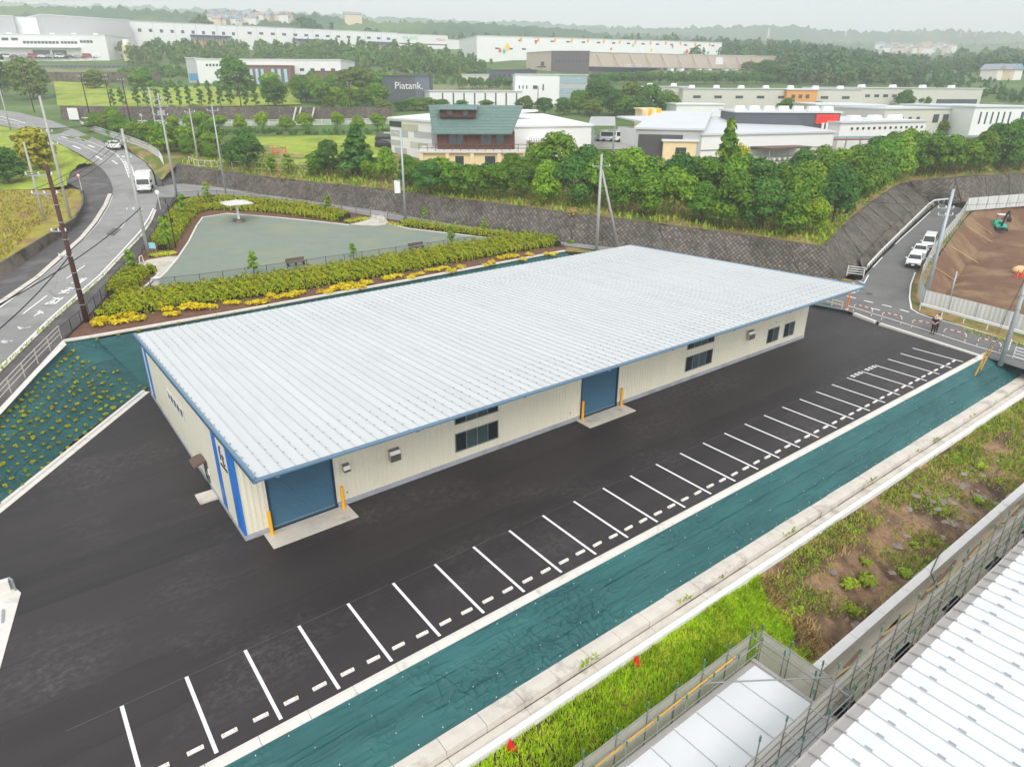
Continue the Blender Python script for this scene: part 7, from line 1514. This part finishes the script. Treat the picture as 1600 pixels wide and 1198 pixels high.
# ------------------------------------------------------------------ far plain, hills, houses
HM = mat('forested_hill', srgb(70, 98, 74), .9, var=.4, scale=.02, dirt=srgb(96, 122, 70), dscale=.006, bump=1, bscale=.05)
def atrow(x, y, s): d = pray(x, y); h = d[:2]@HD; return CAM+d*(s/h)
def hill(label, s, prof, dep, seed):
    g = np.random.default_rng(seed); xs_ = np.linspace(prof[0][0], prof[-1][0], 220); ys_ = np.interp(xs_, [p[0] for p in prof], [p[1] for p in prof])
    rows_ = np.r_[np.linspace(-1, 0, 16), np.linspace(.12, 1, 8)]; V = []
    bump_ = np.cumsum(g.normal(0, .35, 220)); bump_ -= np.linspace(bump_[0], bump_[-1], 220)
    for r_ in rows_:
        for i_, (x, y) in enumerate(zip(xs_, ys_)):
            C_ = atrow(x, y+.35*bump_[i_]*.6, s); base = 55.; f = math.cos(r_*math.pi/2)**1.3; q = atrow(x, y, s+r_*dep)
            z = base+(C_[2]-base)*f+g.normal(0, 1)*s/700*(.4+f); V.append((q[0], q[1], z))
    ix = np.arange(len(V)).reshape(len(rows_), 220); F = np.stack([ix[:-1, :-1], ix[:-1, 1:], ix[1:, 1:], ix[1:, :-1]], -1).reshape(-1, 4)[:, ::-1]
    o = link('hill', fast_mesh('hill', V, F[:, ::-1], HM)); o['kind'] = 'structure'; o['label'] = label; return o
hill('nearest wooded ridge on the left skyline', 1000, [(-180, 17), (-60, 14), (40, 14), (110, 15), (180, 18), (240, 19), (300, 24), (340, 21), (400, 22), (450, 24), (520, 30), (600, 40), (700, 38), (790, 42), (900, 50), (960, 60), (1100, 66)], 260, 1)
hill('wooded ridge behind the right wood', 1500, [(850, 62), (950, 56), (1050, 58), (1150, 66), (1250, 70), (1350, 72), (1480, 74), (1600, 70), (1800, 66)], 350, 2)
hill('long pale ridge on the right skyline', 2150, [(700, 60), (850, 46), (1000, 47), (1100, 46), (1200, 44), (1235, 43), (1300, 52), (1400, 51), (1480, 50), (1560, 54), (1800, 60)], 450, 3)
hill('faint far ridge behind everything', 2650, [(-300, 3), (-100, 6), (0, 6), (100, 11), (200, 13), (350, 17), (520, 26), (640, 32), (800, 36), (950, 44), (1100, 52), (1400, 60)], 450, 4)
hob = bpy.data.objects['hill']; HBV = BVHTree.FromPolygons([v.co for v in hob.data.vertices], [tuple(p.vertices) for p in hob.data.polygons])
HB2 = BVHTree.FromPolygons([v.co for v in bpy.data.objects['hill.001'].data.vertices], [tuple(p.vertices) for p in bpy.data.objects['hill.001'].data.polygons])
def onhill(x, y):
    h_ = (HBV if x < 900 else HB2).ray_cast(Vector(CAM), Vector(pray(x, y)).normalized()); return np.array(h_[0]) if h_[0] is not None else atrow(x, y, 900)
bump_trees = [(x, 63+random.uniform(0, 3), t_) for x, t_ in ((312, 12), (318, 9), (326, 10), (330, 16), (470, 14), (478, 12), (486, 13), (500, 24), (520, 20), (575, 27), (590, 30), (600, 36), (640, 38), (660, 36), (680, 34), (700, 38), (720, 36), (740, 36), (760, 35), (780, 38), (820, 42), (850, 42), (880, 44), (930, 46), (940, 50))]
wood('wood', 'line of tall trees rising above the long white warehouse', [(x, max(y, 62.5), t_+14) for x, y, t_ in bump_trees for _ in (0, 1)], FW2, 170, 11, .1)
HW = [mat('house_white', srgb(232, 228, 220), .8, var=.03), mat('house_cream', srgb(222, 205, 180), .8, var=.03)]; HR = [mat('house_roof_brown', srgb(172, 152, 142), .8), mat('house_roof_grey', srgb(150, 154, 162), .8), mat('house_roof_blue', srgb(140, 165, 185), .8)]
def house(x, y, s, label, w_=9, h=4.5, group='houses on the hillside'):
    P = onhill(x, y) if s in (860, 900) else S_(x, s); t = thing('house', label, 'house', P, random.uniform(0, 3), group); MB().b2((-w_/2, -4, -4), (w_/2, 4, h)).build('wall', random.choice(HW), t)
    MB().add([(-w_/2-.6, -4.6, h), (w_/2+.6, -4.6, h), (w_/2+.6, 4.6, h), (-w_/2-.6, 4.6, h), (-w_/2-.6, 0, h+3), (w_/2+.6, 0, h+3)], [(0, 1, 5, 4), (2, 3, 4, 5), (0, 4, 3), (1, 2, 5), (3, 2, 1, 0)]).build('roof', random.choice(HR), t)
    for q in (-.28, .1, .35): MB().b2((w_*q-.6, -4.1, h*.4), (w_*q+.6, -3.98, h*.7)).build('window', WGL, t)
hs_ = [(332+(j*41 % 70), 25+(j*17 % 11), 860) for j in range(20)]+[(402+(j*23 % 52), 28+(j*7 % 7), 860) for j in range(12)]
for j, (x, y, s) in enumerate(sorted(hs_)): house(x, y+3, s, 'small far house, %s from the left in the hillside cluster at the top left' % ordinal(j))
for j, (x, y) in enumerate(sorted([(1372+(q*37 % 118), 80+(q*13 % 9)) for q in range(26)])): house(x, y-4, 900, 'small far house, %s from the left in the cluster below the right ridge' % ordinal(j), 16, 8)
for j, (x, y) in enumerate(((1562, 108), (1590, 124), (1582, 112))): house(x, y, 420, 'house among the trees at the right edge, %s from the left' % ordinal((0, 2, 1)[j]), 9, 5, 'houses at the right edge')
house(552, 37, 860, 'white modern house on the wooded skyline', 20, 9)
for j, (x, yb, yt) in enumerate(((1321, 56, 38), (1501, 54, 40), (1511, 56, 43), (1525, 55, 41), (1197, 80, 44), (121, 22, 0))):
    s = 2000 if x > 1200 else (1000 if x > 1000 else 950); P = atrow(x, yb, s); Q = atrow(x, yt, s); h = Q[2]-P[2]; t = thing('lattice_tower', ('white lattice tower on the right ridge', 'pale tower left of the red and white mast', 'red and white mast on the right ridge', 'slim pale tower right of the red and white mast', 'pale pylon above the wood', 'thin mast above the left skyline')[j], 'tower', P); b_ = h*.09
    for a, c in ((-1, -1), (1, -1), (1, 1), (-1, 1)): MB().tube((a*b_, c*b_, -5), (a*b_*.2, c*b_*.2, h), .5*h/45, .35*h/45, 5).build('leg', mat('mast_red', srgb(220, 110, 100)) if j == 2 else BW_, t)
    for k in range(6): f = k/6; r_ = b_*(1-.8*f); MB().tube((-r_, -r_, h*f), (r_, r_, h*(f+.15)), .3*h/45, .3*h/45, 4).tube((r_, -r_, h*f), (-r_, r_, h*(f+.15)), .3*h/45, .3*h/45, 4).build('bracing', BW_, t)
# ------------------------------------------------------------------ air
hz = bpy.data.materials.new('haze_air'); hz.use_nodes = True; n = hz.node_tree.nodes; n.remove(n['Principled BSDF']); pv = n.new('ShaderNodeVolumePrincipled'); pv.inputs['Color'].default_value = (.945, .97, 1, 1); pv.inputs['Density'].default_value = .00048; pv.inputs['Anisotropy'].default_value = .2
hz.node_tree.links.new(pv.outputs[0], n['Material Output'].inputs['Volume']); MATS['haze_air'] = hz
c_ = CAM[:2]+HD*1500; hb = MB().box((0, 0, 0), (3900, 9000, 342)); ho = hb.build('haze', hz); ho.location = (c_[0], c_[1], 165.5); ho.rotation_euler.z = YAW; ho['kind'] = 'stuff'; ho['label'] = 'pale even haze in the air'
# ------------------------------------------------------------------ scaffolded building at the lower right
MESHS = mat('scaffold_mesh', srgb(222, 215, 206), .9, var=.1, scale=1.2, alpha=.75, trans=.5, bump=.6, bscale=2)
SCF = mat('scaffold_tube', srgb(150, 154, 152), .45, .5, var=.15, scale=3); SCG = mat('green_coupler', srgb(60, 120, 100), .6, var=.1)
RFS = mat('new_white_roof', srgb(214, 217, 219), .45, var=.04, scale=.4, rnd=.02); RCLIP = mat('grey_roof_clip', srgb(164, 168, 172), .5, .3)
GUT = mat('grey_gutter', srgb(168, 164, 160), .5, .2, var=.08)
nb_ = thing('building_under_construction', 'white-roofed hall wrapped in scaffold at the lower right', 'building', (-40, -14.4, -4))
o0 = (-40, -14.4, -4)
MB().b2((-68, -40, -4.2), (-14, -14.75, 1.35)).build('wall', CREAM, nb_, off=o0)
pm_ = roof_panel_mesh('roof_panel', .87, -14.45, -40., 1.5, 1.9, [], RFS, .07)
pm_ = MB().loft([[(0, y, z), (0, y, z+.08), (.05, y, z+.08), (.08, y, z+.014), (.43, y, z+.004), (.84, y, z+.014), (.86, y, z)] for y, z in ((-14.45, 1.5), (-40, 1.9))]).mesh('roof_panel', RFS)
for i in range(62): link('roof_panel', pm_, nb_, loc=(-68+.87*i+40, 14.4, 4))
cm = MB()
for i in range(62):
    for r_ in range(7): cm.box((-68+.87*i+.03, -15.36-1.75*r_, 1.6+.0137*(r_*1.75)), (.07, .27, .05))
cm.build('roof_clips', RCLIP, nb_, kind='stuff', off=o0)
MB().loft([[(x, -14.5, 1.5), (x, -14.1, 1.42), (x, -14.02, 1.45), (x, -14.02, 1.3), (x, -14.1, 1.25), (x, -14.5, 1.3)] for x in (-68, -14)]).build('gutter', GUT, nb_, off=o0)
cv = MB().loft([[(x, -14.55, 1.6), (x, -14.3, 1.56), (x, -14.06, 1.46), (x, -14.06, 1.43), (x, -14.3, 1.5), (x, -14.55, 1.52)] for x in (.0, .06)]).mesh('seam_end', GUT)
for i in range(62): link('seam_end', cv, nb_, loc=(-68+.87*i+40, 14.4, 4))
an = thing('annex_building', 'smaller white-roofed annex inside the scaffold', 'building', (-55, -11.4, -4)); o1 = (-55, -11.4, -4)
MB().b2((-72, -13.25, -4.2), (-46.4, -9.6, -1.15)).build('wall', CREAM, an, off=o1)
pa_ = MB().loft([[(0, y, z), (0, y, z+.07), (.05, y, z+.07), (.08, y, z+.012), (.7, y, z+.004), (1.38, y, z+.012), (1.41, y, z)] for y, z in ((-9.35, -1.0), (-13.3, -.85))]).mesh('roof_panel', RFS)
for i in range(18): link('roof_panel', pa_, an, loc=(-46.3-1.42*(i+1)+55, 11.4, 4))
MB().b2((-72, -9.36, -1.25), (-46.2, -9.12, -.98)).build('gutter', GUT, an, off=o1); MB().b2((-46.3, -13.3, -1.2), (-46.12, -9.12, -.86)).build('verge_trim', GUT, an, off=o1)
def scaffold(label, A, Bp, z0, z1, off, bay=1.8, lifts=(), mesh_z=None, inner=True, extra=.9):
    A = np.array(A, float); Bp = np.array(Bp, float); d = Bp-A; L = np.linalg.norm(d); d /= L; nr = np.array([-d[1], d[0]])*off; n = int(L/bay)+1; o_ = np.array([A[0], A[1], z0]); t = thing('scaffold', label, 'scaffold', o_)
    for i in range(n):
        p = A+d*bay*i; e = extra*(.75+.5*((i*37) % 5)/5)
        for q, dz in ((p, e), (p+nr, e*.6)):
            if not inner and q is not p: continue
            MB().tube((q[0], q[1], z0-.0), (q[0], q[1], z1+dz), .028, .028, 7).build('standard', SCF, t, off=o_); MB().tube((q[0], q[1], z1+dz-.32), (q[0], q[1], z1+dz-.06), .042, .042, 7).build('coupler', SCG, t, off=o_)
        if inner: MB().tube((p[0], p[1], z1-.15), (p[0]+nr[0], p[1]+nr[1], z1-.15), .026, .026, 6).build('transom', SCF, t, off=o_)
        if i < n-1:
            q = A+d*bay*(i+1)
            for z in lifts:
                MB().tube((p[0], p[1], z), (q[0], q[1], z), .026, .026, 6).build('ledger', SCF, t, off=o_)
                if inner: MB().tube((p[0]+nr[0], p[1]+nr[1], z+.1), (q[0]+nr[0], q[1]+nr[1], z+.1), .026, .026, 6).build('ledger', SCF, t, off=o_)
            if mesh_z:
                w0, w1 = mesh_z; m_ = []; nn_ = np.array([-d[1], d[0]])*(-.06*np.sign(off)); K = 6
                V = []; 
                for a_ in range(K+1):
                    for b_ in range(K+1):
                        f = a_/K; g = b_/K; c = p+(q-p)*f+nn_*(1+math.sin(f*math.pi)*math.sin(g*math.pi)*1.3+.3*math.sin(f*9+i)*math.sin(g*math.pi)); V.append((c[0]-o_[0], c[1]-o_[1], w0+(w1-w0)*g-.05*math.sin(f*math.pi)*(g == 1)-o_[2]))
                F = [(a_*(K+1)+b_, (a_+1)*(K+1)+b_, (a_+1)*(K+1)+b_+1, a_*(K+1)+b_+1) for a_ in range(K) for b_ in range(K)]
                link('mesh_sheet', fast_mesh('mesh_sheet', V, F, MESHS, True), t)
            if inner and z1 > .5 and i % 3 == 0: MB().add([(p[0]+nr[0]*f, p[1]+nr[1]*f, z1-1.95) for f in (.1, .9)]+[(q[0]+nr[0]*f, q[1]+nr[1]*f, z1-1.95) for f in (.9, .1)], [(0, 1, 2, 3), (3, 2, 1, 0)]).build('deck_board', SCF, t, off=o_)
    return t
scaffold('scaffold with grey mesh along the grass side of the annex', (-45.6, -8.55), (-73, -8.55), -4, -.15, .55, 1.8, (-.9, -.25), (-4, -.2), extra=.55)
scaffold('scaffold with grey mesh across the end of the annex', (-45.0, -8.7), (-45.0, -13.2), -4, -.15, -.5, 1.5, (-.9, -.25), (-4, -.2), extra=.5)
scaffold('long scaffold with grey mesh along the white-roofed hall', (-68, -12.85), (-14, -12.85), -4, 1.0, -.75, 1.8, (-.7, -.1, .4, .9), (-4, .9), extra=.95)
YP = MB().tube((0, 0, 0), (9.2, .15, -.05), .03, .03, 7).build('yellow_pipe', PAINTY); YP.location = (-56.4, -8.98, -.3); tag(YP, 'yellow pipe lying along the annex scaffold rail', 'pipe')
SP = MB().tube((0, 0, 0), (4.6, -3.3, .2), .035, .035, 7).build('steel_pipe', SCF); SP.location = (-49.6, -8.9, -.35); tag(SP, 'single steel pipe laid across the annex roof', 'pipe')
# planks and battens along the lower wall
for i in range(28):
    x = -43+i*.95+random.uniform(-.3, .3); L = random.uniform(1.8, 3.8); o = MB().box((L/2, 0, .03), (L, .12, .05)).build('plank', WOOD if i % 3 else mat('old_plank', srgb(150, 118, 92), .9, var=.2)); o.location = (x, -10.75-random.uniform(0, .55), -3.98+.05*(i % 2)); o.rotation_euler.z = R(random.uniform(-5, 5)); tag(o, 'loose timber plank, %s from the annex behind the lower wall' % ordinal(i), 'plank', 'loose planks by the lower wall')
blades('strip_grass', 'green weeds in the strip between lower wall and scaffold', [(x_, rg.uniform(-12.3, -11.2), -4) for x_ in rg.uniform(-42, -12, 5200) if math.sin(x_*.9)+math.sin(x_*.37) > -.2], .3, GRASS)
P1_ = MB().path([(-26, -9.7, -3.6), (-27.5, -10.0, -3.3), (-29.4, -10.4, -3.35), (-30.2, -11.2, -3.6)], .03, 6).build('hose', BLK); tag(P1_, 'black hose hanging over the lower white wall', 'hose')
